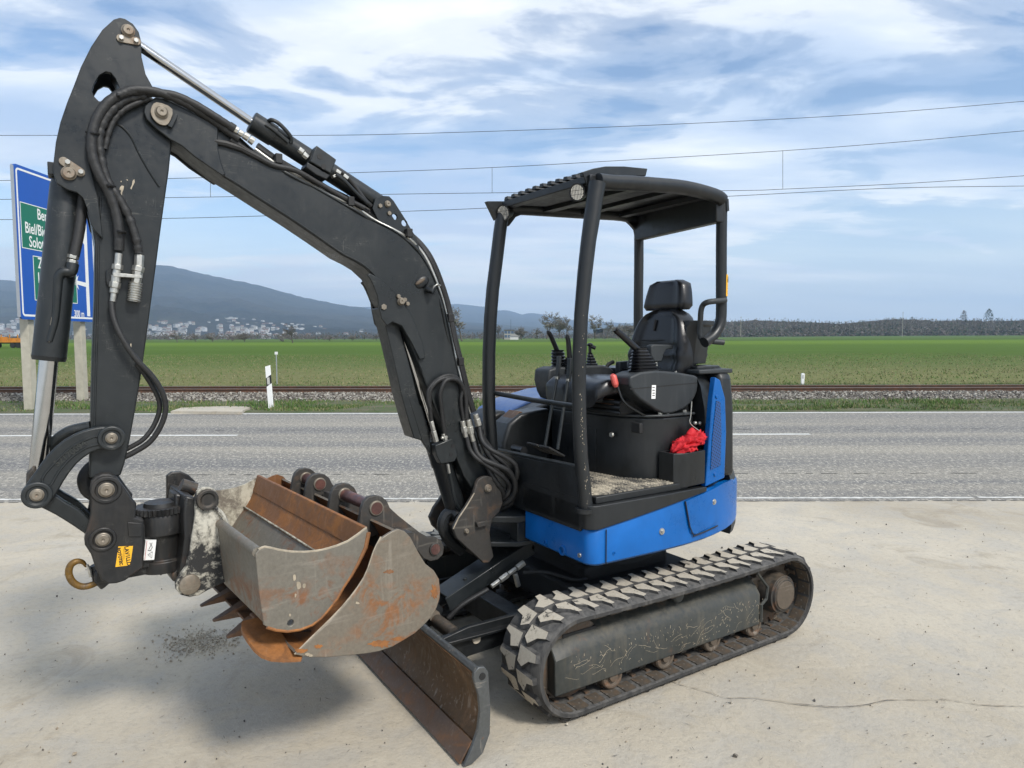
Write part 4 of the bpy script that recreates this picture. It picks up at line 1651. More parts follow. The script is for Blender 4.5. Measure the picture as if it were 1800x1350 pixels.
def lug(outer, var=0):
    """one tread block: local x along the belt, y across, z outwards"""
    key = (outer, var)
    if key not in lug_mesh:
        p = PERIM / NLUG
        if outer:
            top = [(-.20 * p, .008), (-.20 * p, .124), (.0 * p, .130), (.10 * p, .082), (.40 * p, .050), (.28 * p, .010)]
        else:
            top = [(-.20 * p, -.008), (-.20 * p, -.124), (.0 * p, -.130), (.10 * p, -.082), (.40 * p, -.050), (.28 * p, -.010)]
        if sum(top[i][0] * top[(i + 1) % 6][1] - top[(i + 1) % 6][0] * top[i][1] for i in range(6)) < 0:
            top = top[::-1]
        top = [(a * 1.34 + random.uniform(-.006, .006), b + random.uniform(-.005, .005)) for a, b in top]
        cx = sum(a for a, b in top) / 6
        cy = sum(b for a, b in top) / 6
        base = [(cx + (a - cx) * 1.30, max(-.148, min(.148, cy + (b - cy) * 1.18))) for a, b in top]
        vs = [(a, b, -.004) for a, b in base] + [(a, b, LUG_H) for a, b in top]
        fs = [(6, 7, 8, 9, 10, 11)] + [(i, (i + 1) % 6, 6 + (i + 1) % 6, 6 + i) for i in range(6)]
        mb = MB()
        mb.add(vs, fs[:1], 1)
        mb.v = [tuple(v) for v in vs]
        mb.f = fs
        mb.m = [1] + [0] * 6
        lug_mesh[key] = mb.mesh('tread_block', [MT['belt'], MT['lug']], 0)
    return lug_mesh[key]


link_me = MB().box((-.017, -.02, -.002), (.017, .02, .030)).box((-.012, -.055, -.002), (.012, .055, .008)).mesh('track_link', MT['link'], 0)
edge_me = MB().box((-.034, .070, -.001), (.034, .138, .004)).mesh('track_link_pad', MT['padmud'], 0)


def track(yc, side):
    """rubber belt with blocks outside and iron link teeth inside; side = +1 for the left track"""
    n = 120
    rings = []
    for i in range(n):
        (x, z), (nx, nz) = belt_path(PERIM * i / n)
        ring = []
        for yy, off in ((-.15, -.010), (-.135, 0), (.135, 0), (.15, -.010), (.15, -.026), (.125, -.033), (-.125, -.033), (-.15, -.026)):
            ring.append((x + nx * off, yc + yy, z + nz * off))
        rings.append(ring)
    rings.append(rings[0])
    b = MB().loft(rings, cap=False)
    belt = b.build('rubber_track', MT['belt'], digger, smooth=50)
    for k in range(NLUG):
        for outer in (True, False):
            s = PERIM * (k + (0 if outer else .5)) / NLUG
            (x, z), (nx, nz) = belt_path(s)
            o = link('tread_block', lug(outer, (k * 3 + outer) % 5), belt)
            nrm = Vector((nx, 0, nz))
            tan = Vector((-nz, 0, nx)) * -1
            yv = nrm.cross(tan)
            if side < 0:
                pass
            mtx = Matrix((tan, yv, nrm)).transposed().to_4x4()
            mtx.translation = (x, yc, z)
            o.matrix_local = mtx
        s = PERIM * (k + .25) / NLUG
        (x, z), (nx, nz) = belt_path(s)
        for me, nm in ((link_me, 'track_link'), (edge_me, 'link_pad')):
            if side < 0 and me is edge_me:
                continue
            o = link(nm, me, belt)
            nrm = Vector((-nx, 0, -nz))
            tan = Vector((-nrm.z, 0, nrm.x)) * -1
            mtx = Matrix((tan, nrm.cross(tan), nrm)).transposed().to_4x4()
            yv = nrm.cross(tan)
            mtx.translation = (x - nx * .033, yc + (0.0 if me is link_me else (0 if yv.y > 0 else .233)), z - nz * .033)
            o.matrix_local = mtx
    return belt


def scratches(parent, yo, s):
    """bare metal scratches and chips on the flat outer face of the track frame"""
    mb = MB()
    yy = yo + s * .0008

    def stroke(P, w):
        for a, b in zip(P[:-1], P[1:]):
            d = (b[0] - a[0], b[1] - a[1])
            L_ = math.hypot(*d) + 1e-9
            n_ = (-d[1] / L_ * w / 2, d[0] / L_ * w / 2)
            mb.add([(a[0] + n_[0], yy, a[1] + n_[1]), (a[0] - n_[0], yy, a[1] - n_[1]), (b[0] - n_[0] * .6, yy, b[1] - n_[1] * .6), (b[0] + n_[0] * .6, yy, b[1] + n_[1] * .6)], [(0, 1, 2, 3)])
    for k in range(300):
        x = rng.uniform(-.58, .76)
        z = rng.uniform(.13, .275)
        if mnoise.noise(Vector((x * 5, z * 9, 2))) < rng.normal(-.05, .2):
            continue
        a = R(rng.normal(85, 30)) if rng.random() < .6 else R(rng.uniform(0, 180))
        L_ = rng.uniform(.003, .016)
        stroke([(x, z), (x + math.cos(a) * L_, min(.282, z + abs(math.sin(a)) * L_))], rng.uniform(.0014, .0038))
    for k in range(34):
        x, z, a = rng.uniform(-.55, .70), rng.uniform(.15, .26), rng.uniform(-.5, .6)
        P = [(x, z)]
        for j in range(7):
            a += rng.normal(0, .25)
            x += math.cos(a) * .012
            z = max(.12, min(.28, z + math.sin(a) * .012))
            P.append((x, z))
        stroke(P, rng.uniform(.0010, .0020))
    o = mb.build('paint_scratches', MT['pale_mark'], parent, smooth=0)
    o['kind'] = 'stuff'


def side_frame(yc, s):
    yo = yc + s * .105
    # outer box: flat face, chamfer up to the inside
    x0, x1 = .82, -.56
    zb, zt = .115, .285
    f = MB()
    sec = [(yo, zb), (yo, zt), (yo - s * .028, zt + .040), (yo - s * .10, zt + .095), (yo - s * .21, zt + .10), (yo - s * .21, zb + .03), (yo - s * .02, zb)]
    rings = []
    for x, dz in ((x0, -.012), (x0 - .12, 0), (.3, 0), (-.2, .0), (x1, 0)):
        rings.append([(x, a, b + (dz if b > .2 else 0)) for a, b in sec])
    f.loft(rings)
    fr = f.build('track_frame', MT['frame'], digger, bevel=.006)
    # slots and guards
    scratches(fr, yo, s)
    MB().box((.55, yo - s * .12, zt + .035), (.74, yo - s * .05, zt + .07)).build('grease_slot', MT['deep'], fr)
    # front idler
    c = (XC0 - .02, ZC)
    w = MB()
    w.tube([(c[0], yc - .05, c[1]), (c[0], yc - .04, c[1]), (c[0], yc + .04, c[1]), (c[0], yc + .05, c[1])], [.165, .185, .185, .165], 32)
    w.tube([(c[0], yc - .09, c[1]), (c[0], yc + .09, c[1])], [.05, .05], 20)
    w.build('idler_wheel', MT['link'], digger, bevel=.003)
    # rear sprocket with drive motor
    c = (XC1 + .0, ZC)
    sp = MB()
    teeth = []
    for k in range(17 * 4):
        a = 2 * math.pi * k / (17 * 4)
        r = .185 if k % 4 in (1, 2) else .158
        teeth.append((c[0] + r * math.cos(a), c[1] + r * math.sin(a)))
    sp.prism(teeth, 'y', yc - .02, yc + .02)
    spo = sp.build('sprocket', MT['link'], digger)
    mo = MB()
    e = yc + s * .118
    mo.tube([(c[0], yc - s * .1, c[1]), (c[0], yc + s * .06, c[1]), (c[0], yc + s * .075, c[1]), (c[0], e - s * .012, c[1]), (c[0], e - s * .012, c[1]), (c[0], e, c[1])],
            [.115, .115, .108, .105, .092, .088], 36)
    mot = mo.build('drive_motor', MT['dirty'], digger, bevel=.002)
    MB().tube([(c[0], e - s * .001, c[1]), (c[0], e + s * .006, c[1])], [.080, .076], 36).build('motor_cap', MT['link'], mot, bevel=.001)
    # guard strap next to the motor
    g = [(-.565, zb + .015), (-.565, zb + .11), (-.605, zb + .135), (-.615, zb + .20), (-.58, zb + .235), (-.52, zb + .30)]
    MB().tube([(a, yo + s * .004, b) for a, b in g], .009, 6).build('guard_strap', MT['frame'], digger)
    MB().box((-.86, yc - s * .11, zb + .05), (-.55, yc + s * .02, zt + .04)).build('motor_bracket', MT['dirty'], digger, bevel=.008)
    # bottom rollers and the carrier roller
    for x in (.48, .14, -.20, -.53):
        rl = MB()
        for q in (-1, 1):
            rl.tube([(x, yc + q * .030, .112), (x, yc + q * .036, .112), (x, yc + q * .088, .112), (x, yc + q * .096, .112), (x, yc + q * .096, .112), (x, yc + q * .088, .112)], [.045, .062, .062, .056, .044, .040], 24)
        rl.cyl((x, yc - .10, .112), (x, yc + .102, .112), .024, 16)
        rl.build('track_roller', MT['link'], digger, bevel=.002)
    MB().tube([(.045, yc - .08, .40), (.045, yc + .085, .40), (.045, yc + .092, .40)], [.038, .038, .030], 24).build('carrier_roller', MT['frame'], digger, bevel=.002)


for yc, s in ((.625, 1), (-.625, -1)):
    track(yc, s)
    side_frame(yc, s)

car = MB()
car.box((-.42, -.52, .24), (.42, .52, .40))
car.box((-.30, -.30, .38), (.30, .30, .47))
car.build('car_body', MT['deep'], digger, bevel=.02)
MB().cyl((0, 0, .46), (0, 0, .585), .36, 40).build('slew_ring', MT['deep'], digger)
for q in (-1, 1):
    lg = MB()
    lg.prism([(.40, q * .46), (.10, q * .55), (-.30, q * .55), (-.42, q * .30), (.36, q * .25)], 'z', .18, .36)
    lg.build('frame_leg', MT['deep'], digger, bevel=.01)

# ---------------------------------------------------------------- dozer blade
prof = [(1.292, .012), (1.268, .05), (1.232, .10), (1.205, .16), (1.198, .22), (1.210, .29), (1.235, .345), (1.246, .352)]
back = [(1.222, .352), (1.196, .29), (1.184, .22), (1.190, .155), (1.215, .09), (1.262, .012)]
bl = MB().prism(prof + back, 'y', -.765, .765).build('dozer_blade', MT['blade'], digger, bevel=.002)
MB().cyl((1.222, -.766, .355), (1.222, .766, .355), .017, 14).build('top_rail', MT['edge'], bl)
for q in (-1, 1):
    ep = [(1.300, .004), (1.262, .07), (1.236, .13), (1.226, .20), (1.232, .27), (1.255, .345), (1.252, .37), (1.232, .385), (1.205, .38), (1.188, .355), (1.178, .20), (1.182, .10), (1.215, .03), (1.262, .003)]
    e = MB().prism(ep, 'y', q * .766, q * .784).build('end_plate', MT['edge'], bl, bevel=.003)
    MB().cyl((1.216, q * .783, .345), (1.216, q * .787, .345), .014, 20).build('lift_hole', MT['deep'], e)
cut = MB().prism([(1.304, .006), (1.248, .082), (1.254, .086), (1.312, .010)], 'y', -.765, .765).build('cutting_edge', MT['rustdark'], bl, bevel=.002)
# push arms, cross tube, cylinder with its guard
for q in (-1, 1):
    arm = MB()
    top = [(1.19, .30), (1.02, .33), (.75, .33), (.46, .31)]
    bot = [(.46, .20), (.75, .20), (1.02, .19), (1.19, .14)]
    arm.prism(top + bot, 'y', q * .30, q * .325)
    a = arm.build('blade_arm', MT['black'], bl, bevel=.003)
    a2 = MB().prism([(1.20, .30), (.46, .29), (.46, .28), (1.20, .285)], 'y', q * .27, q * .36).build('arm_flange', MT['black'], bl, bevel=.002)
    MB().cyl((.98, q * .325, .265), (.98, q * .332, .265), .022, 20).build('arm_hole', MT['lug'], bl)
for q in (-1, 1):
    MB().prism([(1.20, .36), (1.14, .385), (1.06, .375), (1.03, .34), (1.06, .28), (1.20, .24)], 'y', q * .075, q * .095).build('cylinder_lug', MT['black'], bl, bevel=.003)
MB().cyl((1.09, -.12, .325), (1.09, .12, .325), .028, 20).build('blade_pin', MT['pin'], bl)
MB().cyl((1.08, -.30, .30), (1.08, .30, .30), .033, 18).build('cross_tube', MT['dirty'], bl)
MB().box((.62, -.30, .15), (.72, .30, .28)).build('cross_plate', MT['black'], bl, bevel=.004)
# shield over the blade cylinder
p0, p1 = Vector((1.02, .05, .40)), Vector((.52, .05, .60))
MB().bar(p0, p1, .15, .012).bar(p0 + Vector((.004, .075, -.03)), p1 + Vector((.004, .075, -.03)), .010, .075).build('cylinder_shield', MT['arm'], digger, bevel=.003)
for t in (.25, .75):
    bolt(p0.lerp(p1, t) + Vector((.002, .02, .007)), (.37, 0, .93), .010, .006, mt='arm')
MB().cyl(Vector((1.09, 0, .325)), Vector((.45, 0, .55)), .04, 20).build('blade_cylinder', MT['black'], digger)
fit = MB()
for k in range(4):
    a = Vector((.80 - .05 * k, .17, .43 + .022 * k))
    fit.cyl(a, a + Vector((-.045, 0, .02)), .013 + .004 * (k % 2), 6)
fit.cyl((.66, .17, .47), (.64, .17, .40), .014, 8)
fit.build('hose_fitting', MT['zinc'], digger, bevel=.001)
MB().tube([(.82, .17, .42), (.95, .14, .36), (1.02, .12, .30)], .012, 10, smooth=5).build('hydraulic_hose', MT['rubber'], digger)
MB().tube([(.62, .18, .47), (.50, .22, .46), (.38, .30, .42), (.25, .28, .40)], .010, 10, smooth=5).build('hydraulic_hose', MT['rubber'], digger)

# ---------------------------------------------------------------- house body
def house_outline(off=0.0, front=.620, cut=True):
    """plan of the blue body: straight flanks, rounded tail (x, y), starting at the front left by the boom bracket"""
    y0, r = .725 + off, .055
    pts = []
    pts += [(front + off, .205), (front + off, .45)]
    pts += [(front + off - r + r * math.cos(a), y0 - r + r * math.sin(a)) for a in [math.radians(d) for d in range(0, 91, 15)]]
    pts += [(.38, y0 + .004), (.18, y0 + .006), (0.0, y0)]
    rx, ry = .755 + off, y0
    for d in range(6, 175, 7):
        a = math.radians(90 + d)
        c, sn = math.cos(a), math.sin(a)
        e = .80
        pts.append((math.copysign(abs(c) ** e, c) * rx, math.copysign(abs(sn) ** e, sn) * ry))
    pts += [(0.0, -y0), (.18, -y0), (.38, -y0)]
    pts += [(front + off - r + r * math.cos(a), -(y0 - r) + r * math.sin(a)) for a in [math.radians(d) for d in range(-90, 1, 15)]]
    pts += [(front + off, -.45), (front + off, -.205)]
    pts += [(.40, -.18), (.40, .18)]
    return pts


def ztop(x, y):
    return .822 if x > .56 else .822 + min(.085, (.56 - x) * .125)


def zbot(x, y):
    return .640 if x > .1 else .640 + max(0, -x - .05) * .06


ol = house_outline()
rings = []
inn = house_outline(-.028)
rings.append([(x, y, zbot(x, y) + .0) for x, y in inn])
rings.append([(x, y, zbot(x, y) + .018) for x, y in ol])
rings.append([(x, y, ztop(x, y) - .022) for x, y in ol])
rings.append([(x, y, ztop(x, y) - .006) for x, y in house_outline(-.008)])
rings.append([(x, y, ztop(x, y)) for x, y in house_outline(-.024)])
body = MB().loft(rings[::-1]).build('body_shell', MT['blue'], digger, bevel=.003, smooth=40)
# seam, access door, bolts, work light on the blue skirt
MB().box((.537, .729, .655), (.5395, .7345, .812)).build('panel_seam', MT['ink'], body)
door_px = [(1206, 884), (1274, 850), (1279, 905), (1262, 932), (1228, 950)]
dp = mp_(door_px, .735)
# the door follows the curve of the flank
def flank_y(x):
    best = .725
    for i in range(len(ol) - 1):
        (xa, ya), (xb, yb) = ol[i], ol[i + 1]
        if ya > 0 and yb > 0 and (xa - x) * (xb - x) <= 0 and xa != xb:
            best = ya + (yb - ya) * (x - xa) / (xb - xa)
    return best


dv, df = [], []
nx = 10
for i in range(nx + 1):
    t = i / nx
    x = .035 - t * .43
    zt = .872 + .05 * min(1, t * 1.4)
    zb = max(.692, .872 - t * 1.6) if t < .15 else .692 + (t - .15) * .10
    for z in (zb, zt):
        dv.append((x, flank_y(x) + .007, z))
        dv.append((x, flank_y(x) - .004, z))
for i in range(nx):
    a = i * 4
    df += [(a, a + 2, a + 6, a + 4), (a + 2, a + 3, a + 7, a + 6), (a + 1, a, a + 4, a + 5)]
df += [(0, 1, 3, 2), (nx * 4, nx * 4 + 2, nx * 4 + 3, nx * 4 + 1)]
MB().add(dv, df).build('access_door', MT['blue'], body, smooth=30)
MB().tube([(.035, flank_y(.035) + .0075, .872), (.0, flank_y(0) + .0075, .872 - .13), (-.03, flank_y(-.03) + .0075, .69), (-.12, flank_y(-.12) + .0075, .700), (-.22, flank_y(-.22) + .0075, .71)], .0035, 6).build('door_gap', MT['ink'], body)
for px, py in ((1163, 934), (1254, 882)):
    q = M_(px, py, .735)
    yy = flank_y(q.x)
    q = M_(px, py, yy)
    bb = MB()
    bb.tube([(q.x, yy, q.z), (q.x, yy + .006, q.z), (q.x, yy + .006, q.z), (q.x, yy + .012, q.z)], [.017, .015, .009, .008], 18)
    bb.build('bolt', MT['zinc'], body)
for px, py, rr, mt in ((1019, 976, .011, 'zinc'), (959, 953, .012, 'blue'), (988, 967, .026, 'blue'), (1079, 972, .008, 'blue')):
    q = X_(px, py, .622) if px < 1040 else M_(px, py, .726)
    ax = Vector((1, 0, 0)) if px < 1040 else Vector((0, 1, 0))
    bb = MB()
    bb.tube([q - ax * .004, q + ax * .005, q + ax * .005, q - ax * .002], [rr, rr * .92, rr * .6, rr * .55], 18)
    bb.build('bolt' if rr < .02 else 'socket_cap', MT[mt], body)

# black skirt under the platform
sk = [(p[0] + .006 * (1 if p[0] > .5 else 0), p[1]) for p in house_outline(.006) if p[0] > -.16 and p[1] > .15]
sk = [p for p in sk]
inner = [(p[0] - .05, p[1] - .05) for p in sk]
rg = []
zlow = lambda x: ztop(x, 0) - .006
top_z = .925
outer_ring_low = [(x, y, zlow(x)) for x, y in sk]
outer_ring_top = [(x, y, max(top_z, zlow(x) + .004)) for x, y in sk]
poly_close_low = [(-.14, .10, .87), (.60, .10, zlow(.6))]
poly_close_top = [(-.14, .10, top_z), (.60, .10, top_z)]
skirt = MB().loft([(outer_ring_low + poly_close_low)[::-1], (outer_ring_top + poly_close_top)[::-1]][::-1]).build('skirt_panel', MT['black'], digger, bevel=.004)
# floor plate with ribbed mat and dried mud
fl = MB().prism([(.60, -.06), (.60, .67), (.575, .67), (.575, .705), (.02, .705), (-.02, .70), (-.05, .60), (-.05, -.06)], 'z', .926, .958)
fl.build('floor_plate', MT['black'], digger, bevel=.004)
MB().prism([(.585, -.05), (.585, .655), (.50, .69), (.04, .69), (-.03, .66), (-.03, -.05)], 'z', .9575, .964).build('floor_mat', MT['mat'], digger)
ribs = MB()
for k in range(34):
    y = .0 + k * .02
    ribs.box((.05, y, .963), (.56, y + .006, .967))
ribs.build('mat_rib', MT['mat'], digger)
# front wall
fw = MB()
zc_ = lambda y: 1.083 + (.66 - y) * (-.020)
fw.prism([(-.30, .80), (-.30, 1.065), (.30, 1.075), (.655, 1.088), (.655, .93), (.66, .80)], 'x', .600, .632)
fwo = fw.build('front_wall', MT['black'], digger, bevel=.005)
MB().box((.6315, -.28, .946), (.6335, .655, .950)).build('wall_seam', MT['ink'], fwo)
MB().bar((.616, -.29, 1.067), (.616, .65, 1.090), .036, .010).build('wall_rim', MT['arm'], fwo, bevel=.002)

# boom support arms at the front of the frame
for name, z0, z1, xo in (('upper_support', .735, .772, 1.0), ('lower_support', .612, .640, 1.0)):
    sup = MB().prism([(.35, -.20), (.35, .20), (.66, .20), (.76, .13), (.84, .10), (.86, .0), (.84, -.10), (.76, -.13), (.66, -.20)], 'z', z0, z1)
    sup.build(name, MT['arm'], digger, bevel=.006)
MB().box((.40, -.19, .638), (.625, .195, .738)).box((.62, .12, .638), (.66, .195, .738)).build('frame_nose', MT['arm'], digger, bevel=.004)
MB().cyl((.78, 0, .60), (.78, 0, .80), .042, 24).build('swing_pin', MT['dirty'], digger)

# ---------------------------------------------------------------- swing bracket
bk_px = arc_px((856, 857), 20, 9, 150, 10) + [(882, 868), (884, 884), (878, 900), (866, 912), (861, 935), (864, 960), (868, 978), (860, 989), (850, 990), (838, 978), (820, 962), (803, 946), (797, 930), (805, 912), (820, 890), (833, 868)]
for y0, y1 in ((.118, .142), (-.142, -.118)):
    pts = mp_(bk_px, .142)
    b = MB().prism(pts, 'y', y0, y1).build('bracket_plate', MT['bracket'], digger, bevel=.004)
    if y0 > 0:
        br = b
edge = mp_([(797, 930), (806, 911), (821, 889), (834, 867)], .143)
MB().tube([(a, .141, b) for a, b in edge], .0035, 6).build('worn_edge', MT['pale_mark'], br)
bm = MB().prism(mp_([(835, 900), (866, 905), (861, 935), (864, 975), (846, 984), (812, 950), (806, 930)], .12), 'y', -.119, .119)
bm.build('swing_bracket', MT['dirty'], digger, bevel=.006)
pin_head(857, 858, .142, .020, parent=br)
pin_head(819, 933, .142, .012, parent=br)
MB().prism(mp_([(836, 918), (854, 914), (856, 922), (838, 927)], .15), 'y', .141, .165).build('bracket_rib', MT['bracket'], br, bevel=.003)

# ---------------------------------------------------------------- boom
up_edge = [(262, 177), (274, 170), (290, 171), (305, 178), (335, 193), (385, 221), (420, 242), (450, 268), (500, 300), (560, 333), (610, 362), (650, 384), (690, 404), (718, 424), (740, 448), (757, 476), (772, 512), (783, 550), (792, 590), (802, 640), (815, 690), (830, 745), (846, 800), (860, 835), (876, 850), (878, 868), (866, 880), (850, 880)]
lo_edge = [(835, 868), (815, 836), (800, 800), (786, 770), (772, 735), (757, 697), (742, 657), (727, 618), (716, 590), (706, 573), (692, 556), (682, 540), (674, 522), (668, 505), (658, 487), (640, 470), (622, 459), (600, 448), (560, 420), (510, 386), (460, 354), (420, 328), (380, 303), (345, 276), (320, 255), (300, 244), (275, 225), (258, 208), (253, 195), (255, 184)]
YB = .085
boom_pts = mp_(up_edge + lo_edge, YB)
boom = MB().prism(boom_pts, 'y', -YB, YB).build('boom', MT['arm'], digger, bevel=.007, smooth=25, seg=3)
# the fork plates round the dipper end, seen proud of the boom
for q in (-1, 1):
    fk = [(262, 177), (274, 170), (290, 171), (305, 178), (345, 199), (385, 221), (384, 240), (385, 262), (390, 285), (398, 306), (392, 308), (345, 276), (320, 255), (300, 244), (275, 225), (258, 208), (253, 195), (255, 184)]
    fo = MB().prism(mp_(fk, .112), 'y', q * .0855, q * .100).build('fork_plate', MT['arm'], boom, bevel=.004)
    if q > 0:
        fork = fo
# flange along the top and bottom edges, standing proud of the side plates
uo = [(up_edge[i][0], up_edge[i][1]) for i in range(6, len(up_edge) - 4)]
wp = mp_(uo, YB)
MB().tube([(a, YB + .001, b) for a, b in wp], .0045, 6, smooth=3).build('weld_seam', MT['arm'], boom)
wl2 = mp_([(x + 1, y - 3) for x, y in lo_edge[6:26]], YB)
MB().tube([(a, YB + .001, b) for a, b in wl2], .0035, 6, smooth=3).build('weld_seam', MT['arm'], boom)
# tip pin with its square washer
c = M_(284, 197, .108)
sq = mp_([(275, 180), (303, 192), (296, 218), (281, 219), (268, 207), (265, 192)], .112)
MB().prism(rounded(sq, 3), 'y', .108, .116).build('pin_washer', MT['pin'], fork, bevel=.001)
pin_head(284, 197, .116, .023, parent=fork, t=.014)
MB().prism(mp_([(307, 200), (313, 203), (302, 226), (294, 222)], .112), 'y', .108, .122).build('pin_stop', MT['arm'], fork, bevel=.002)
# groove where the hoses dive in
MB().tube([M_(a, b, .090) for a, b in ((371, 252), (378, 249), (398, 253), (425, 262), (460, 280))], [.006, .012, .013, .013, .012], 8).build('hose_guard', MT['rubber'], boom)
# boom belly fillet plate round the boom cylinder top
kn = [(640, 480), (655, 498), (668, 520), (690, 520), (712, 520), (720, 535), (716, 556), (702, 566), (716, 590), (735, 625), (728, 640), (706, 600), (690, 575), (672, 560), (662, 540), (655, 520)]
kp = [(645, 484), (650, 480), (668, 490), (700, 520), (722, 550), (742, 600), (748, 630), (738, 632), (722, 600), (716, 590), (706, 573), (690, 566), (680, 573), (670, 560), (666, 540), (663, 520), (655, 500), (650, 490)]
for q in (1, -1):
    ko = MB().prism(mp_([(x + (0 if q > 0 else 16), y_ + (0 if q > 0 else 8)) for x, y_ in kp], .100), 'y', q * .0855, q * .102).build('knee_plate', MT['arm'], boom, bevel=.004)
    if q > 0:
        knee = ko
pin_head(704, 530, .102, .018, parent=knee, t=.022)
for px, py in ((700, 521), (711, 527), (716, 534)):
    q = M_(px, py, .104)
    bolt((q.x, .102, q.z), (0, 1, 0), .010, .012, knee, 'pin')
q = M_(671, 540, .08)
bolt((q.x, .10, q.z), (0, 1, 0), .014, .010, knee, 'pin')
# arm cylinder foot lug on top of the boom
lugp = [(655, 366), (660, 350), (672, 344), (684, 345), (692, 353), (704, 372), (718, 395), (732, 418), (738, 440), (712, 420), (690, 404), (668, 392)]
lh = [circle((M_(694, 381, .06).x, M_(694, 381, .06).z), .014, 14), circle((M_(711, 392, .06).x, M_(711, 392, .06).z), .015, 14)]
for q in (1, -1):
    lo = MB().holed(mp_(lugp, .060), lh, 'y', q * .045, q * .060).build('cylinder_lug', MT['arm'], boom, bevel=.002)
    if q > 0:
        luga = lo
pin_head(681, 359, .060, .015, parent=luga, t=.014)
for px, py in ((668, 362), (684, 375)):
    q = M_(px, py, .062)
    bolt((q.x, .060, q.z), (0, 1, 0), .010, .010, luga, 'pin')
# work lamp bracket boss on the boom side
q0 = M_(742, 496, YB)
MB().sphere((0, 0, 0), 1, 16).build('lamp_boss', MT['black'], boom)
bo = bpy.context.scene.objects['lamp_boss']
bo.location = (q0.x, YB, q0.z)
bo.scale = (.040, .012, .026)
bo.rotation_euler = (0, R(35), 0)
MB().sphere((0, 0, 0), 1, 16).build('lamp_lens', MT['link'], boom)
bo = bpy.context.scene.objects['lamp_lens']
q0 = M_(738, 495, YB)
bo.location = (q0.x, YB + .006, q0.z)
bo.scale = (.030, .009, .010)
bo.rotation_euler = (0, R(32), 0)
MB().tube([M_(752, 508, YB + .01), M_(760, 512, YB + .035), M_(764, 504, YB + .03)], [.018, .016, .012], 12).build('lamp_holder', MT['black'], boom)
MB().tube([M_(762, 506, YB + .035), M_(768, 500, YB + .04), M_(774, 502, YB + .035)], .004, 8, smooth=3).build('wire_clip', MT['zinc'], boom)

# ---------------------------------------------------------------- arm cylinder along the top
rod_a, rod_b = M_(226, 62, 0.0), M_(443, 214, 0.0)
bar_b = M_(678, 362, 0.0)
u = (bar_b - rod_a).normalized()
hd = M_(437, 207, 0)
cylax = (M_(678, 360, 0) - M_(441, 212, 0)).normalized()
cyl = MB()
c0 = M_(441, 214, 0)
c1 = M_(672, 362, 0)
cyl.tube([c0, c0 + cylax * .004, c0 + cylax * .10, c0 + cylax * .101, c1], [.040, .046, .046, .042, .042], 28)
arm_cyl = cyl.build('arm_cylinder', MT['arm'], digger)
MB().cyl(M_(229, 70, 0), c0, .0185, 24).build('cylinder_rod', MT['chrome'], arm_cyl)
MB().tube([M_(472, 213, .03), M_(478, 211, .045), M_(490, 217, .05), M_(505, 232, .05), M_(512, 243, .045), M_(511, 252, .04)], .0085, 10, smooth=4).build('cylinder_pipe', MT['arm'], arm_cyl)
MB().tube([M_(466, 219, .045), M_(480, 228, .05), M_(506, 250, .045)], .007, 10, smooth=4).build('cylinder_pipe', MT['arm'], arm_cyl)
blk_px = [(553, 256), (593, 281), (581, 307), (567, 312), (538, 290), (543, 274)]
blk = MB().prism(mp_([(557, 255), (592, 280), (582, 305), (545, 283)], .115), 'y', .045, .112).build('valve_block', MT['arm'], arm_cyl, bevel=.004)
for px, py in ((562, 275), (569, 293)):
    q = M_(px, py, .112)
    MB().cyl((q.x, .108, q.z), (q.x, .1135, q.z), .0115, 18).build('bolt_hole', MT['ink'], blk)
MB().prism(mp_([(540, 285), (580, 308), (574, 316), (556, 308), (537, 294)], .10), 'y', .02, .104).build('valve_base', MT['black'], arm_cyl, bevel=.004)
for pts in (((525, 262), (533, 268)), ((533, 270), (541, 277)), ((590, 300), (598, 305)), ((603, 308), (611, 314)), ((586, 308), (588, 312))):
    a, b = M_(*pts[0], .07), M_(*pts[1], .07)
    MB().cyl(a, b, .013, 6).build('hose_fitting', MT['zinc'], arm_cyl, bevel=.001)
MB().tube([M_(592, 298, .07), M_(605, 306, .07), M_(622, 325, .065), M_(640, 350, .06), M_(652, 362, .05)], .010, 10, smooth=4).build('hydraulic_hose', MT['rubber'], arm_cyl)
MB().tube([M_(590, 306, .08), M_(606, 318, .08), M_(625, 338, .075), M_(646, 358, .06)], .008, 10, smooth=4).build('hydraulic_hose', MT['arm'], arm_cyl)

# ---------------------------------------------------------------- dipper
YD = .072
main_px = [(176, 178), (200, 160), (240, 152), (262, 165), (300, 205), (302, 250), (297, 300), (290, 350), (283, 400), (274, 470), (266, 530), (258, 590), (248, 660), (238, 720), (228, 775), (219, 815), (212, 836), (186, 842), (157, 840), (159, 760), (161, 680), (163, 600), (166, 520), (167, 430), (160, 385), (148, 330), (142, 260), (150, 205)]
dip = MB().prism(mp_(main_px, YD), 'y', -YD, YD).build('dipper_arm', MT['arm'], digger, bevel=.006, smooth=25, seg=3)
plate_px = [(200, 34), (210, 31), (220, 33), (234, 42), (244, 56), (248, 72), (249, 100), (256, 130), (268, 152), (240, 153), (212, 158), (185, 178), (170, 205), (160, 240), (158, 290), (168, 330), (172, 345), (181, 420), (167, 406), (160, 395), (153, 365), (146, 348), (135, 338), (118, 333), (100, 322), (94, 305), (94, 285), (98, 250), (106, 215), (118, 180), (130, 150), (142, 118), (160, 82), (180, 52)]
hole_px = [(162, 160), (166, 147), (175, 132), (186, 126), (195, 128), (203, 138), (210, 154), (196, 162), (183, 177), (174, 178), (166, 170)]
for q in (1, -1):
    po = MB().holed(mp_(plate_px, .092), [mp_(hole_px, .092)], 'y', q * .0725, q * .092).build('dipper_plate', MT['arm'], dip, bevel=.004)
    if q > 0:
        dplate = po
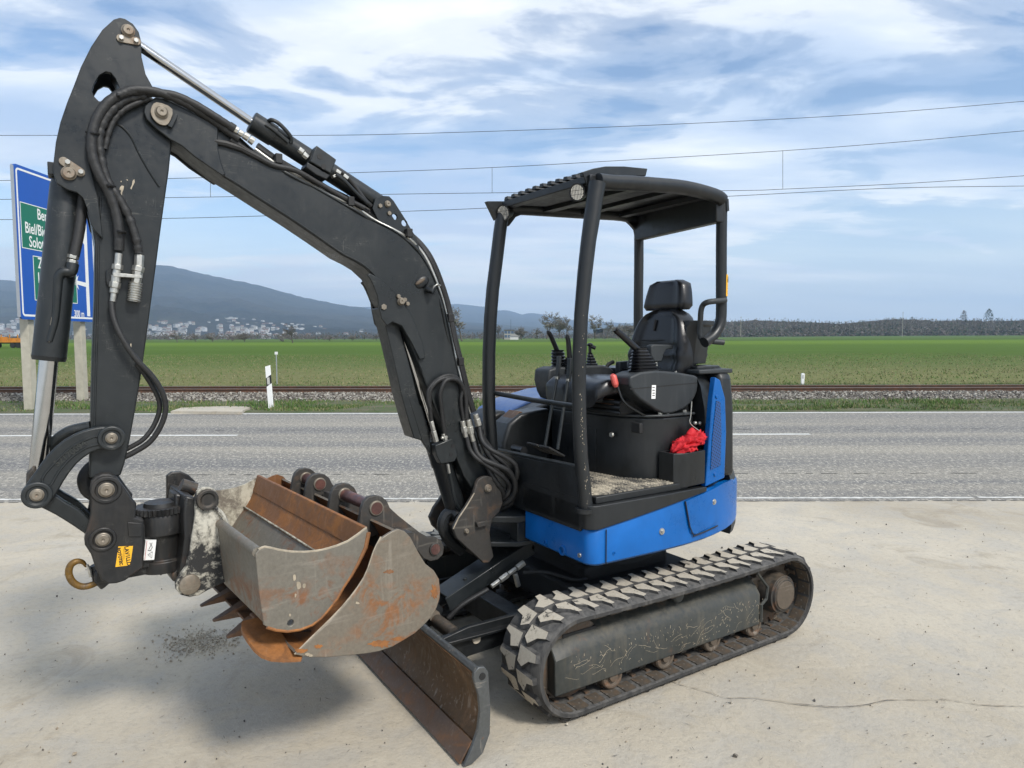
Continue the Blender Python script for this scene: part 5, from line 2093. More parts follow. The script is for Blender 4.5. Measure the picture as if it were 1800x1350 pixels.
# web between the two plates along the outer rim
rim = [(205, 36), (180, 56), (162, 86), (144, 120), (131, 152), (119, 182), (108, 215), (100, 250), (96, 290)]
ri = [(x + 9, y + 5) for x, y in rim][::-1]
MB().prism(mp_(rim + ri, .07), 'y', -.071, .071).build('rim_plate', MT['arm'], dip)
MB().prism(mp_([(197, 120), (212, 150), (232, 152), (250, 120), (246, 95), (222, 90)], .07), 'y', -.060, .060).build('web_plate', MT['arm'], dip)
# pins and keepers
pin_head(225, 55, .092, .0225, parent=dplate)
keeper(((212, 68), (240, 73)), .092, .014, .006, ((213, 68), (239, 73)), dplate)
pin_head(121, 305, .092, .0245, parent=dplate)
keeper(((112, 284), (141, 303)), .094, .015, .007, ((119, 286), (142, 303)), dplate)
MB().box(tuple(M_(92, 300, .03) + Vector((-.012, -.05, -.02))), tuple(M_(92, 300, .03) + Vector((.014, .03, .025)))).build('rim_stop', MT['arm'], dplate, bevel=.003)
# weld ridge sweeping over the side plate
MB().tube([M_(a, b, YD + .001) for a, b in ((196, 216), (206, 218), (218, 226), (232, 243), (245, 270), (262, 300), (280, 328))], .0045, 8, smooth=4).build('weld_seam', MT['arm'], dip)
MB().tube([M_(a, b, YD + .001) for a, b in ((177, 345), (174, 420), (172, 520), (169, 640), (166, 760))], .0035, 6, smooth=2).build('weld_seam', MT['arm'], dip)
# scuffs
for pts in ([(211, 329), (214, 326), (218, 327), (217, 333), (215, 338), (214, 346), (212, 340), (213, 335), (210, 333)], [(233, 318), (236, 315), (237, 320), (233, 328), (231, 333), (229, 331), (232, 325)], [(212, 320), (213, 317), (214, 320)], [(229, 604), (231, 604), (231, 611), (229, 612)], [(222, 316), (224, 315), (225, 318)]):
    MB().prism(mp_(pts, YD + .001), 'y', YD, YD + .0012).build('bare_scuff', MT['pale_mark'], dip)

# bucket cylinder down the front of the dipper
b0, b1 = M_(121, 305, 0), M_(86, 632, 0)
ax = (b1 - b0).normalized()
bc = MB()
bc.tube([b0 + ax * .03, b0 + ax * .05, b1 - ax * .006, b1], [.050, .0545, .0545, .050], 30)
bcyl = bc.build('bucket_cylinder', MT['arm'], digger)
rod_end = M_(64, 862, 0)
MB().cyl(b1 - ax * .01, rod_end, .0305, 26).build('cylinder_rod', MT['chrome'], bcyl)
MB().tube([b1 - ax * .012, b1 + ax * .004], [.056, .052], 30).build('gland', MT['black'], bcyl)
MB().tube([M_(145, 345, .03), M_(140, 400, .04), M_(130, 450, .045)], [.019, .018, .018], 14, smooth=3).build('hydraulic_hose', MT['rubber'], bcyl)
for t0, t1, rr in ((449, 455, .020), (457, 463, .019)):
    MB().cyl(M_(129 - (t0 - 449) * .1, t0, .045), M_(128 - (t1 - 449) * .1, t1, .045), rr, 6).build('hose_fitting', MT['zinc'], bcyl, bevel=.001)
MB().tube([M_(127, 464, .045), M_(124, 478, .05), M_(112, 478, .05), M_(103, 487, .05), M_(101, 510, .05), M_(97, 560, .05), M_(87, 600, .05)], [.022, .020, .012, .010, .010, .010, .011], 12, smooth=4).build('cylinder_pipe', MT['arm'], bcyl)
MB().prism(mp_([(101, 500), (104, 500), (97, 545), (93, 582), (86, 603), (86, 585), (90, 560)], .06), 'y', .052, .0565).build('bare_scuff', MT['pale_mark'], bcyl, bevel=.001)
# link end casting round the rod eye
lk = arc_px((64, 869), 23, 10, 80, 290)
link_px = lk + [(92, 872), (110, 845), (132, 815), (160, 795), (180, 788), (196, 789), (208, 783), (214, 769), (208, 757), (196, 751), (180, 752), (150, 757), (118, 772), (88, 800), (66, 832), (48, 850)]
ol_px = [(44, 876), (41, 866), (46, 852), (62, 830), (84, 800), (112, 774), (146, 757), (178, 750), (199, 751), (211, 757), (215, 769), (210, 783), (199, 789), (180, 790), (160, 796), (134, 816), (112, 846), (96, 874), (84, 886), (66, 892), (52, 888)]
for q in (1, -1):
    lo = MB().prism(rounded(mp_(ol_px, .118), 2), 'y', q * .095, q * .120).build('tipping_link', MT['arm'], digger, bevel=.006)
    if q > 0:
        tl = lo
inner = [(74, 842), (98, 812), (126, 786), (158, 770), (180, 766), (183, 774), (176, 780), (154, 786), (128, 802), (104, 828), (86, 856)]
ip = rounded(mp_(inner, .122), 3)
rimt = [(a, .1205, b) for a, b in ip] + [(ip[0][0], .1205, ip[0][1])]
MB().tube(rimt, .0045, 6).build('cast_rim', MT['arm'], tl)
for px, py, r_, r2 in ((196, 770, .045, .020), (65, 870, .047, .022)):
    q = M_(px, py, .12)
    MB().tube([(q.x, .10, q.z), (q.x, .130, q.z), (q.x, .133, q.z), (q.x, .133, q.z), (q.x, .129, q.z)], [r_, r_, r_ * .94, r_ * .7, r_ * .66], 30).build('boss', MT['arm'], tl, bevel=.002)
    pin_head(px, py, .131, r2, parent=tl, t=.010)
    MB().cyl((q.x, -.13, q.z), (q.x, .12, q.z), r2 * 1.1, 20).build('link_pin', MT['pin'], digger)
# cast number on the link
def text_mesh(s, size, depth, mt, name, parent, mtx, bold=0.0):
    cu_ = bpy.data.curves.new(name, 'FONT')
    cu_.body = s
    cu_.size = size
    cu_.extrude = depth
    cu_.offset = bold
    cu_.align_x = 'CENTER'
    cu_.align_y = 'CENTER'
    cu_.resolution_u = 3
    to = bpy.data.objects.new(name, cu_)
    COL.objects.link(to)
    dg = bpy.context.evaluated_depsgraph_get()
    me = bpy.data.meshes.new_from_object(to.evaluated_get(dg))
    bpy.data.objects.remove(to)
    me.materials.clear()
    me.materials.append(MT[mt])
    o = link(name, me, parent)
    o.matrix_local = mtx
    return o


def face_left(c, ang=0.0, flip=False):
    """matrix for text standing on a left-facing (+y) surface: x of text runs towards the rear"""
    xv = Vector((-1, 0, 0))
    zv = Vector((0, 1, 0))
    yv = zv.cross(xv)
    m = Matrix((xv, yv, zv)).transposed()
    m = m @ Matrix.Rotation(ang, 3, 'Z')
    m = m.to_4x4()
    m.translation = c
    return m


q = M_(124, 797, .12)
text_mesh('52170094', .030, .0022, 'frame', 'cast_number', tl, face_left((q.x, .121, q.z), R(38)), .0004)
# lower rocker link to the coupler
for q in (1, -1):
    MB().prism(rounded(mp_([(58, 884), (74, 893), (98, 905), (130, 925), (158, 944), (172, 950), (176, 938), (160, 916), (138, 895), (112, 880), (92, 866), (76, 862)], .09), 2), 'y', q * .060, q * .094).build('rocker_link', MT['arm'], digger, bevel=.006)
MB().prism(mp_([(47, 830), (60, 815), (66, 830), (74, 850), (80, 872), (60, 880), (46, 862)], .0), 'y', -.045, .045).build('rod_eye', MT['dirty'], digger, bevel=.008)

# ---------------------------------------------------------------- boom cylinder in front of the boom leg
a0, a1 = M_(686, 540, 0), M_(812, 930, 0)
m0 = M_(764, 770, 0)
ax = (a1 - m0).normalized()
bcy = MB()
bcy.tube([m0, m0 + ax * .004, m0 + ax * .14, m0 + ax * .141, a1 - ax * .06, a1 - ax * .02], [.052, .056, .056, .052, .052, .046], 30)
bcy.sphere(a1, .056, 18)
boomcyl = bcy.build('boom_cylinder', MT['black'], digger)
rt = M_(694, 545, 0)
MB().cyl(rt, m0 + ax * .02, .026, 24).build('cylinder_rod', MT['chrome'], boomcyl)
# long guard plate in front of the rod
gp = [(669, 541), (684, 540), (700, 566), (712, 610), (724, 655), (735, 700), (745, 735), (746, 776), (728, 770), (720, 745), (706, 695), (694, 640), (682, 590)]
MB().prism(mp_(gp, .060), 'y', -.055, .058).build('rod_guard', MT['arm'], boomcyl, bevel=.004)
MB().prism(mp_([(716, 690), (742, 715), (756, 760), (758, 800), (742, 775)], .062), 'y', .040, .060).build('guard_bracket', MT['arm'], boomcyl, bevel=.003)
# valve block on the cylinder
vb = MB().prism(mp_([(766, 783), (796, 771), (806, 800), (800, 812), (776, 816), (768, 800)], .11), 'y', .060, .105).build('valve_block', MT['arm'], boomcyl, bevel=.004)
for px, py in ((796, 784), (793, 799)):
    q = M_(px, py, .105)
    MB().cyl((q.x, .100, q.z), (q.x, .1065, q.z), .010, 16).build('bolt_hole', MT['ink'], vb)
for p, q2, rr in (((758, 740), (762, 756), .012), ((762, 757), (767, 776), .014), ((780, 762), (784, 776), .012), ((776, 770), (786, 768), .008), ((787, 815), (790, 832), .008)):
    MB().cyl(M_(*p, .085), M_(*q2, .085), rr, 6).build('hose_fitting', MT['zinc'], boomcyl, bevel=.001)
MB().tube([M_(789, 826, .08), M_(794, 850, .08), M_(800, 880, .075), M_(808, 896, .06)], .009, 10, smooth=4).build('cylinder_pipe', MT['arm'], boomcyl)
MB().tube([M_(806, 908, .05), M_(798, 900, .02), M_(785, 905, .0), M_(778, 925, .0), M_(790, 950, .0), M_(812, 968, .0)], .03, 10, smooth=3).build('cylinder_foot', MT['black'], boomcyl)

# ---------------------------------------------------------------- hoses and pipes
def hose(px, r, mt='rubber', name='hydraulic_hose', n=10, smooth=6, parent=None, lumpy=0.0):
    P = smoothpath([M_(a, b, y) for a, b, y in px], smooth)
    rs = [r * (1 + lumpy * math.sin(i * 2.1) * (.6 + .4 * math.sin(i * .7))) for i in range(len(P))]
    mb = MB().tube(P, rs, n)
    return mb.build(name, MT[mt], parent or digger, smooth=60)


hose([(248, 163, .10), (300, 166, .118), (340, 182, .118), (380, 206, .118), (403, 221, .112)], .0155, lumpy=.05)
hose([(403, 221, .112), (412, 227, .11)], .0185)
for a, b in (((410, 226), (418, 231)), ((419, 232), (427, 237)), ((428, 237), (437, 243)), ((438, 244), (446, 250))):
    MB().cyl(M_(*a, .11), M_(*b, .11), .0135 if a[0] % 2 else .016, 8).build('hose_fitting', MT['zinc'], digger, bevel=.001)
hose([(200, 175, .118), (225, 160, .12), (255, 158, .12), (290, 166, .115), (330, 184, .11), (372, 210, .10), (420, 244, .10)], .0165, lumpy=.08)
# bundle round the dipper head and down its side
hose([(262, 160, .11), (225, 162, .118), (195, 176, .12), (172, 205, .12), (162, 240, .12), (163, 275, .12), (176, 310, .12), (190, 335, .115), (203, 370, .11), (209, 405, .11), (209, 440, .105)], .0175, lumpy=.06)
hose([(255, 168, .10), (222, 175, .105), (200, 190, .11), (182, 215, .11), (174, 245, .11), (178, 280, .11), (190, 320, .11), (210, 350, .11), (228, 385, .11), (239, 420, .11), (244, 445, .105)], .0155, lumpy=.22)
hose([(262, 173, .095), (226, 188, .10), (205, 205, .10), (192, 230, .10), (184, 262, .10)], .011, lumpy=.2)
for a, b in (((152, 232), (178, 236)), ((184, 324), (202, 328)), ((203, 160), (213, 176)), ((204, 405), (221, 409))):
    MB().tube([M_(*a, .105), M_((a[0] + b[0]) / 2, (a[1] + b[1]) / 2, .142), M_(*b, .105)], .005, 8, smooth=4).build('cable_tie', MT['ink'], digger)
# couplings hanging on the dipper
def coupling(pts, y, rs, name='hose_coupling'):
    g = None
    for (a, b), r in zip(zip(pts[:-1], pts[1:]), rs):
        mb = MB().cyl(M_(*a, y), M_(*b, y), r, 6 if r > .016 else 14)
        o = mb.build(name, MT['zinc'], digger, bevel=.0012, smooth=20)
        g = g or o
    return g


coupling([(209, 445), (207, 465), (206, 474), (204, 484), (203, 496), (201, 506), (200, 515), (198, 530)], .100, [.0125, .019, .0135, .016, .019, .0145, .010])
coupling([(245, 448), (244, 468), (242, 477), (241, 488), (239, 497)], .100, [.0165, .021, .0185, .017])
thr = MB()
for k in range(8):
    a, b = M_(239 - k * .5, 497 + k * 4.2, .1), M_(239 - k * .5 - .3, 499.6 + k * 4.2, .1)
    thr.tube([a, a + (b - a) * .5, b], [.021, .024, .021], 20)
thr.cyl(M_(239, 497, .1), M_(235, 530, .1), .020, 20)
thr.build('threaded_coupling', MT['zinc'], digger)
MB().prism(mp_([(186, 475), (206, 468), (206, 495), (190, 505), (186, 495)], .08), 'y', .072, .088).build('coupling_bracket', MT['black'], digger, bevel=.003)
MB().prism(mp_([(199, 479), (249, 484), (249, 489), (199, 486)], .115), 'y', .075, .118).build('coupling_shelf', MT['zinc'], digger, bevel=.001)
# two service hoses looping behind the link
hose([(196, 530, .10), (200, 560, .11), (215, 595, .12), (240, 632, .12), (268, 662, .11), (287, 694, .10), (291, 722, .09), (281, 752, .08), (262, 778, .07), (232, 797, .06), (208, 808, .05), (180, 826, .04)], .0105)
hose([(240, 640, .10), (256, 660, .09), (274, 690, .08), (281, 715, .07), (272, 745, .06), (252, 772, .06), (222, 790, .05)], .0095)
MB().tube([M_(a, b, -.05) for a, b in ((178, 812), (160, 826), (151, 842), (156, 860), (170, 870))], .03, 12, smooth=4).build('hydraulic_hose', MT['rubber'], digger)
hose([(160, 750, .04), (120, 760, .02), (90, 785, -.02), (72, 820, -.04)], .022, 'arm', 'tipping_link_rear')

# pipes over the boom back
pipe_px = [(448, 262), (480, 285), (510, 303), (545, 322), (575, 340), (600, 352), (630, 368), (660, 388), (690, 403), (716, 418), (735, 435), (752, 460), (768, 498), (778, 540), (788, 590), (800, 640), (812, 690), (822, 725)]
for i, (dy, off, mt, r) in enumerate(((.060, 0, 'zinc', .0080), (.030, 5, 'rubber', .0105), (.0, 8, 'rubber', .0115), (-.03, 9, 'rubber', .010), (.078, -4, 'arm', .0070))):
    pts = []
    for k, (a, b) in enumerate(pipe_px):
        t = k / (len(pipe_px) - 1)
        nxp, nyp = (.55, -.85) if k < 10 else ((.9, -.45) if k < 13 else (1, -.2))
        pts.append((a + nxp * (off + (3 if 12 < k else 0)), b + nyp * off, dy + .01 * math.sin(k * 1.7 + i)))
    hose(pts, r, mt, 'hydraulic_pipe' if mt == 'zinc' else 'hydraulic_hose')
for (a, b) in ((486, 283), (612, 357), (714, 412), (786, 560), (804, 636)):
    q = M_(a, b, .05)
    MB().box(tuple(q + Vector((-.014, -.09, -.018))), tuple(q + Vector((.014, .045, .022)))).build('hose_clamp', MT['ink'], digger, bevel=.003)
hose([(405, 245, .09), (440, 268, .09), (480, 290, .09), (520, 300, .085), (560, 322, .08), (600, 345, .075), (640, 366, .07)], .012)
# hose loop feeding the boom cylinder
hose([(758, 740, .085), (755, 710, .10), (757, 685, .11), (772, 668, .115), (795, 664, .11), (808, 672, .10), (812, 690, .09)], .0105)
hose([(782, 765, .085), (776, 720, .10), (774, 690, .115), (785, 668, .12), (806, 670, .11), (818, 695, .10), (820, 735, .095)], .0115)
hose([(757, 720, .10), (752, 700, .105), (756, 680, .11), (778, 662, .11), (800, 662, .105), (813, 680, .10), (810, 705, .095), (815, 740, .09)], .009)
coupling([(813, 740), (815, 750), (817, 760), (819, 768)], .10, [.013, .017, .012])
coupling([(823, 738), (826, 750), (828, 762), (832, 776)], .10, [.014, .018, .013])
coupling([(836, 728), (838, 736), (841, 748)], .09, [.014, .019])
# hoses gathering into the swing bracket
for k, px in enumerate((
        [(820, 768, .10), (826, 790, .11), (838, 806, .13), (852, 815, .14), (870, 828, .16), (888, 842, .17), (896, 856, .16), (890, 872, .14), (878, 880, .10)],
        [(832, 776, .10), (838, 795, .12), (850, 808, .14), (874, 818, .17), (894, 828, .19), (905, 846, .19), (904, 868, .17), (890, 884, .13), (872, 888, .08)],
        [(842, 750, .09), (848, 775, .12), (862, 790, .16), (885, 802, .19), (905, 816, .21), (909, 832, .21), (906, 845, .19)],
        [(838, 750, .06), (848, 780, .08), (862, 805, .10), (880, 822, .12), (900, 840, .13), (908, 862, .13), (900, 884, .10), (880, 896, .06)],
        [(845, 760, .03), (856, 785, .05), (868, 800, .07), (886, 815, .09), (900, 832, .10), (905, 850, .10)],
        [(848, 800, .10), (862, 830, .13), (874, 850, .14), (884, 866, .13), (880, 884, .10)],
        [(850, 770, .0), (866, 792, .02), (880, 812, .05), (892, 840, .07), (890, 870, .06), (874, 886, .03)])):
    hose(px, .0135 if k % 2 else .0115, lumpy=.10 if k in (3, 5) else 0)

# ---------------------------------------------------------------- canopy
YC0, YC1 = .675, -.045
can = digger
pr = []
fp = [(1050, 322), (1046, 345), (1041, 380), (1034.5, 423), (1028, 480), (1021.5, 553), (1018.5, 620), (1017.5, 683), (1018.5, 740), (1021, 800), (1026, 850), (1030, 893)]
P = [M_(a, b, YC0) for a, b in fp]
post = MB().tube(P, [.039, .037, .036, .034, .033, .031, .031, .031, .031, .031, .031, .032], 18, smooth=0).build('canopy_post', MT['black'], digger, smooth=60)
MB().tube([M_(1028.5, 893, YC0), M_(1028.5, 900, YC0)], [.045, .045], 16).build('post_foot', MT['black'], post)
wear = MB()
for k in range(46):
    t = rng.random()
    a, b = fp[5 + int(t * 6)], fp[6 + int(t * 6)] if 6 + int(t * 6) < len(fp) else fp[-1]
    f = rng.random()
    c = M_(a[0] + (b[0] - a[0]) * f, a[1] + (b[1] - a[1]) * f, YC0)
    ang = R(rng.normal(70, 9))
    n_ = Vector((math.cos(ang), math.sin(ang), 0))
    h = rng.uniform(.002, .008)
    tg = Vector((-n_.y, n_.x, 0)) * rng.uniform(.0008, .002)
    o_ = c + n_ * .0322
    wear.add([o_ - tg, o_ + tg, o_ + tg * .6 + Vector((0, 0, h)), o_ - tg * .5 + Vector((0, 0, h * .8))], [(0, 1, 2, 3)])
wear.build('paint_chips', MT['pale_mark'], post)['kind'] = 'stuff'
fp2 = [(884, 372), (879, 405), (873, 455), (866, 510), (862, 560), (859.5, 620), (859, 683), (860, 730), (864, 790)]
P2 = [M_(a, b, YC1) for a, b in fp2]
MB().tube(P2, .0345, 16).build('canopy_post', MT['black'], digger, smooth=60)
rp = [(1269, 345), (1268, 440), (1268, 520), (1268, 545), (1267, 562), (1262, 578), (1252, 592), (1238, 602)]
P3 = [M_(a, b, YC0 - .02) for a, b in rp]
rpost = MB().tube(P3, .0275, 16, smooth=3).build('canopy_post', MT['black'], digger, smooth=60)
P4 = [M_(a, b, YC1 - .005) for a, b in ((1123, 392), (1123, 460), (1122, 540), (1122, 600))]
MB().tube(P4, .0285, 16).build('canopy_post', MT['black'], digger, smooth=60)
# roof frame tubes
side_px = [(1051, 318), (1075, 321), (1110, 322), (1150, 325), (1188, 328), (1218, 333), (1245, 340), (1262, 346), (1269, 352)]
SP = [M_(a, b, YC0) for a, b in side_px]
roof = MB().tube(SP, .034, 18, smooth=3).build('roof_tube', MT['black'], digger, smooth=60)
far_px = [(888, 366), (920, 367), (980, 371), (1040, 375), (1095, 379), (1123, 388)]
FPs = [M_(a, b, YC1) for a, b in far_px]
MB().tube(FPs, .034, 16, smooth=3).build('roof_tube', MT['black'], digger, smooth=60)
MB().bar(SP[0] + Vector((.01, -.01, .01)), FPs[0] + Vector((.01, .02, .01)), .05, .035).build('front_beam', MT['black'], digger, bevel=.004)
MB().bar(SP[-1] + Vector((.01, 0, -.035)), FPs[-1] + Vector((.01, 0, -.045)), .05, .15).build('rear_beam', MT['black'], digger, bevel=.006)
for gpts in ([(1095, 384), (1108, 396), (1115, 404), (1118, 420), (1128, 424), (1130, 385)], [(900, 372), (925, 374), (905, 382), (893, 398), (884, 395), (884, 372)]):
    MB().prism(mp_(gpts, YC1), 'y', YC1 - .012, YC1 + .012).build('gusset', MT['black'], digger, bevel=.003)
MB().prism(mp_([(1268, 350), (1272, 352), (1273, 372), (1269, 374)], YC0 - .02), 'y', YC0 - .01, YC0 + .012).build('gusset', MT['black'], digger)
# roof skin between the tubes: sampled along the two side tubes
def along(P, t):
    t = max(0, min(.9999, t)) * (len(P) - 1)
    i = int(t)
    return P[i].lerp(P[i + 1], t - i)


SPs, FPd = smoothpath(SP, 4), smoothpath(FPs, 4)
NR, NC = 14, 12
vs, fs = [], []
for i in range(NR + 1):
    a, b = along(SPs, i / NR), along(FPd, i / NR)
    for j in range(NC + 1):
        t = j / NC
        p = a.lerp(b, t) + Vector((0, 0, .026 + .012 * math.sin(math.pi * t)))
        vs.append(p)
for i in range(NR):
    for j in range(NC):
        k = i * (NC + 1) + j
        fs.append((k, k + 1, k + NC + 2, k + NC + 1))
n0 = len(vs)
vs += [v - Vector((0, 0, .018)) for v in vs]
fs2 = list(fs)
allf = [f for f in fs] + [tuple(i + n0 for i in f[::-1]) for f in fs]
for j in range(NC):
    allf.append((j, j + n0, j + 1 + n0, j + 1))
    k = NR * (NC + 1) + j
    allf.append((k + 1, k + 1 + n0, k + n0, k))
skin = MB().add(vs, allf).build('roof_panel', MT['black'], digger, smooth=30)
# ribs running front to back over the roof
for j in range(11):
    t0, t1 = .06 + j * .083, .06 + j * .083 + .052
    rb = MB()
    rings = []
    for i in range(NR + 1):
        a, b = along(SPs, i / NR), along(FPd, i / NR)
        xo = Vector((.035, 0, 0)) if i == 0 else Vector((0, 0, 0))
        z = lambda t: .026 + .012 * math.sin(math.pi * t)
        p0, p1 = a.lerp(b, t0), a.lerp(b, t1)
        pm0, pm1 = a.lerp(b, t0 + .010), a.lerp(b, t1 - .010)
        rings.append([tuple(p0 + xo + Vector((0, 0, z(t0)))), tuple(pm0 + xo + Vector((0, 0, z(t0) + .016))), tuple(pm1 + xo + Vector((0, 0, z(t1) + .016))), tuple(p1 + xo + Vector((0, 0, z(t1))))])
    rb.loft(rings)
    rb.build('roof_rib', MT['black'], skin, smooth=20)
# raised hatch frame on the near half
hp = [(1019, 304), (1040, 297), (1062, 293), (1095, 293), (1136, 297), (1133, 310), (1090, 310), (1050, 308)]
for q in (.50, .30):
    MB().prism(mp_(hp, q), 'y', q - .01, q + .01).build('roof_hatch', MT['arm'], skin, bevel=.003)
a = [M_(x, y, .5) for x, y in hp[:5]]
b = [p + Vector((0, -.2, 0)) for p in a]
MB().loft([[tuple(p), tuple(r_)] for p, r_ in zip(a, b)], closed=False, cap=False).build('hatch_cover', MT['arm'], skin)
# grey screen and cross members under the roof
def under(t0, t1, s0, s1, drop, th, name, mt):
    vs = []
    for (t, s) in ((t0, s0), (t1, s0), (t1, s1), (t0, s1)):
        vs.append(along(SPs, t).lerp(along(FPd, t), s) + Vector((0, 0, drop)))
    up_ = [v + Vector((0, 0, th)) for v in vs]
    return MB().add(vs + up_, [(0, 1, 2, 3), (7, 6, 5, 4), (0, 4, 5, 1), (1, 5, 6, 2), (2, 6, 7, 3), (3, 7, 4, 0)]).build(name, MT[mt], skin)


under(.03, .28, .16, .88, .002, .004, 'roof_screen', 'plastic')
for t in (.30, .52, .75):
    under(t, t + .05, .03, .97, -.016, .022, 'roof_crossbar', 'black')
under(.36, .50, .2, .8, .0, .006, 'roof_screen', 'plastic')
# lamps
def lamp(px, py, y, r):
    c = M_(px, py, y)
    d = Vector((.88, .42, -.22)).normalized()
    o = MB().tube([c - d * .075, c - d * .055, c - d * .012, c + d * .006, c + d * .006, c + d * .001], [.018, .030, r * 1.16, r * 1.18, r * 1.0, r * .98], 28).build('work_lamp', MT['black'], digger)
    refl = MB().tube([c + d * .0015, c + d * .003], [r * .99, r * .985], 28).build('lamp_reflector', MT['lamp'], o, smooth=10)
    rr = MB()
    xv = d.cross(Vector((0, 0, 1))).normalized()
    zv = xv.cross(d)
    for k in range(-4, 5):
        h = math.sqrt(max(0, (r * .95) ** 2 - (k * r * .22) ** 2))
        p = c + d * .004 + xv * (k * r * .22)
        rr.bar(p - zv * h, p + zv * h, .0012, .0012, up=d)
    for k in (-.3, .25):
        p = c + d * .0045 + zv * (k * r)
        rr.bar(p - xv * r * .9, p + xv * r * .9, .0016, .0012, up=d)
    rr.build('lens_ribs', MT['plastic'], o)
    MB().bar(c - d * .03, c - d * .03 + Vector((-.02, 0, .05)), .02, .008).build('lamp_bracket', MT['black'], o)


lamp(1015, 338, YC0 - .075, .033)
lamp(885, 374, YC1 + .035, .035)
ck = M_(1030, 315, YC0 - .04)
MB().prism(mp_([(1024, 303), (1048, 303), (1036, 338)], YC0 - .03), 'y', YC0 - .035, YC0 - .028).build('lamp_cheek', MT['black'], digger)
MB().prism(mp_([(862, 352), (900, 352), (893, 382), (878, 385)], YC1 + .03), 'y', YC1 - .03, YC1 + .0).build('lamp_cheek', MT['black'], digger)
# yellow notice on the rear post
yy = YC0 - .02
c = M_(1276, 500, yy)
lab = []
for k in range(5):
    a = R(60 + k * 22)
    lab.append((math.cos(a) * .0283, math.sin(a) * .0283))
ctr = M_(1268, 500, yy)
za, zb_ = M_(1268, 483, yy).z, M_(1268, 521, yy).z
rings = [[(ctr.x - .006 + dx, yy + dy_, za) for dx, dy_ in [( -math.sin(R(t)) * .0285, math.cos(R(t)) * .0285) for t in range(-5, 90, 12)]],
         [(ctr.x - .006 + dx, yy + dy_, zb_) for dx, dy_ in [( -math.sin(R(t)) * .0285, math.cos(R(t)) * .0285) for t in range(-5, 90, 12)]]]
MB().loft(rings, closed=False, cap=False).build('warning_label', MT['yellow'], rpost)
tri = MB()
for t0_, t1_, z0_, z1_ in ((10, 40, .35, .35), (10, 25, .35, .08), (40, 25, .35, .08)):
    za1, zb1 = za + (zb_ - za) * z0_, za + (zb_ - za) * z1_
    f = lambda t, z: Vector((ctr.x - .006 - math.sin(R(t)) * .0292, yy + math.cos(R(t)) * .0292, z))
    tri.bar(f(t0_, za1), f(t1_, zb1), .0016, .0016)
tri.bar(Vector((ctr.x - .006 - math.sin(R(25)) * .0292, yy + math.cos(R(25)) * .0292, za + (zb_ - za) * .28)), Vector((ctr.x - .006 - math.sin(R(25)) * .0292, yy + math.cos(R(25)) * .0292, za + (zb_ - za) * .16)), .0016, .0016)
for zf in (.48, .56, .64, .80, .88):
    f = lambda t: Vector((ctr.x - .006 - math.sin(R(t)) * .0292, yy + math.cos(R(t)) * .0292, za + (zb_ - za) * zf))
    tri.bar(f(12), f(40), .0014, .0010)
tri.build('label_print', MT['ink'], rpost)

# grab bar across the front
MB().tube([M_(864, 690, YC1), X_(935, 703, .60), X_(1012, 714, .60)], .0125, 12).build('grab_bar', MT['arm'], digger)

# ---------------------------------------------------------------- engine hood, tail, right side covers
def ring_at(z, off, sub):
    return [(x, y, z) for x, y in sub]


tail = [p for p in house_outline(-.02) if p[0] < .0]
def tail_ring(z, off, xcut):
    pts = [p for p in house_outline(off) if p[0] < xcut]
    return [(x, y, z) for x, y in pts]


h0 = [(x, y) for x, y in house_outline(-.03) if x < -.16]
hz_ = [(.90, .97), (1.10, .955), (1.30, .93), (1.42, .89), (1.475, .84), (1.49, .78)]
rings = []
for z, k in hz_:
    rings.append([(-.16 + (x + .16) * k * .80, y * k, z) for x, y in h0])
MB().loft(rings[::-1]).build('engine_hood', MT['black'], digger, smooth=40)
# blue side grille panel
gp_px = [(1258, 663), (1266, 668), (1275, 700), (1277, 760), (1274, 840), (1240, 856), (1247, 770), (1253, 700)]
sg = MB().prism(mp_(gp_px, .700), 'y', .665, .700).build('side_panel', MT['blue'], digger, bevel=.005)
inn_px = [(1259, 705), (1266, 706), (1268, 760), (1266, 818), (1249, 826), (1252, 770)]
MB().prism(mp_(inn_px, .702), 'y', .699, .7035).build('grille', MT['grille'], sg)
for px, py in ((1260, 697), (1257, 834)):
    q = M_(px, py, .702)
    bolt((q.x, .700, q.z), (0, 1, 0), .010, .006, sg, 'blue')
# tail counterweight, dark rubber lined edge
cw = [(x, y) for x, y in house_outline(.004) if x < -.33]
cwr = []
for z, k in ((.62, .97), (.65, .985), (.88, .985), (.93, .96), (.98, .90), (1.25, .86), (1.30, .82)):
    cwr.append([(-.33 + (x + .33) * k - (1 - k) * .08, y * k, z) for x, y in cw])
MB().loft(cwr[::-1]).build('counterweight', MT['plastic'], digger, smooth=40)
# wall behind the seat
MB().prism([(.10, .93), (.10, 1.50), (.55, 1.51), (.61, 1.47), (.63, 1.30), (.64, .93)], 'x', -.44, -.345).build('rear_wall', MT['black'], digger, bevel=.02)
MB().box((-.42, .42, 1.49), (-.24, .55, 1.52)).build('tank_cap', MT['black'], digger, bevel=.008)
MB().box((-.36, .36, 1.49), (-.26, .44, 1.55)).build('filler_neck', MT['black'], digger, bevel=.01)
MB().box((-.46, .25, 1.48), (-.20, .60, 1.503)).build('hood_lid', MT['plastic'], digger, bevel=.006)
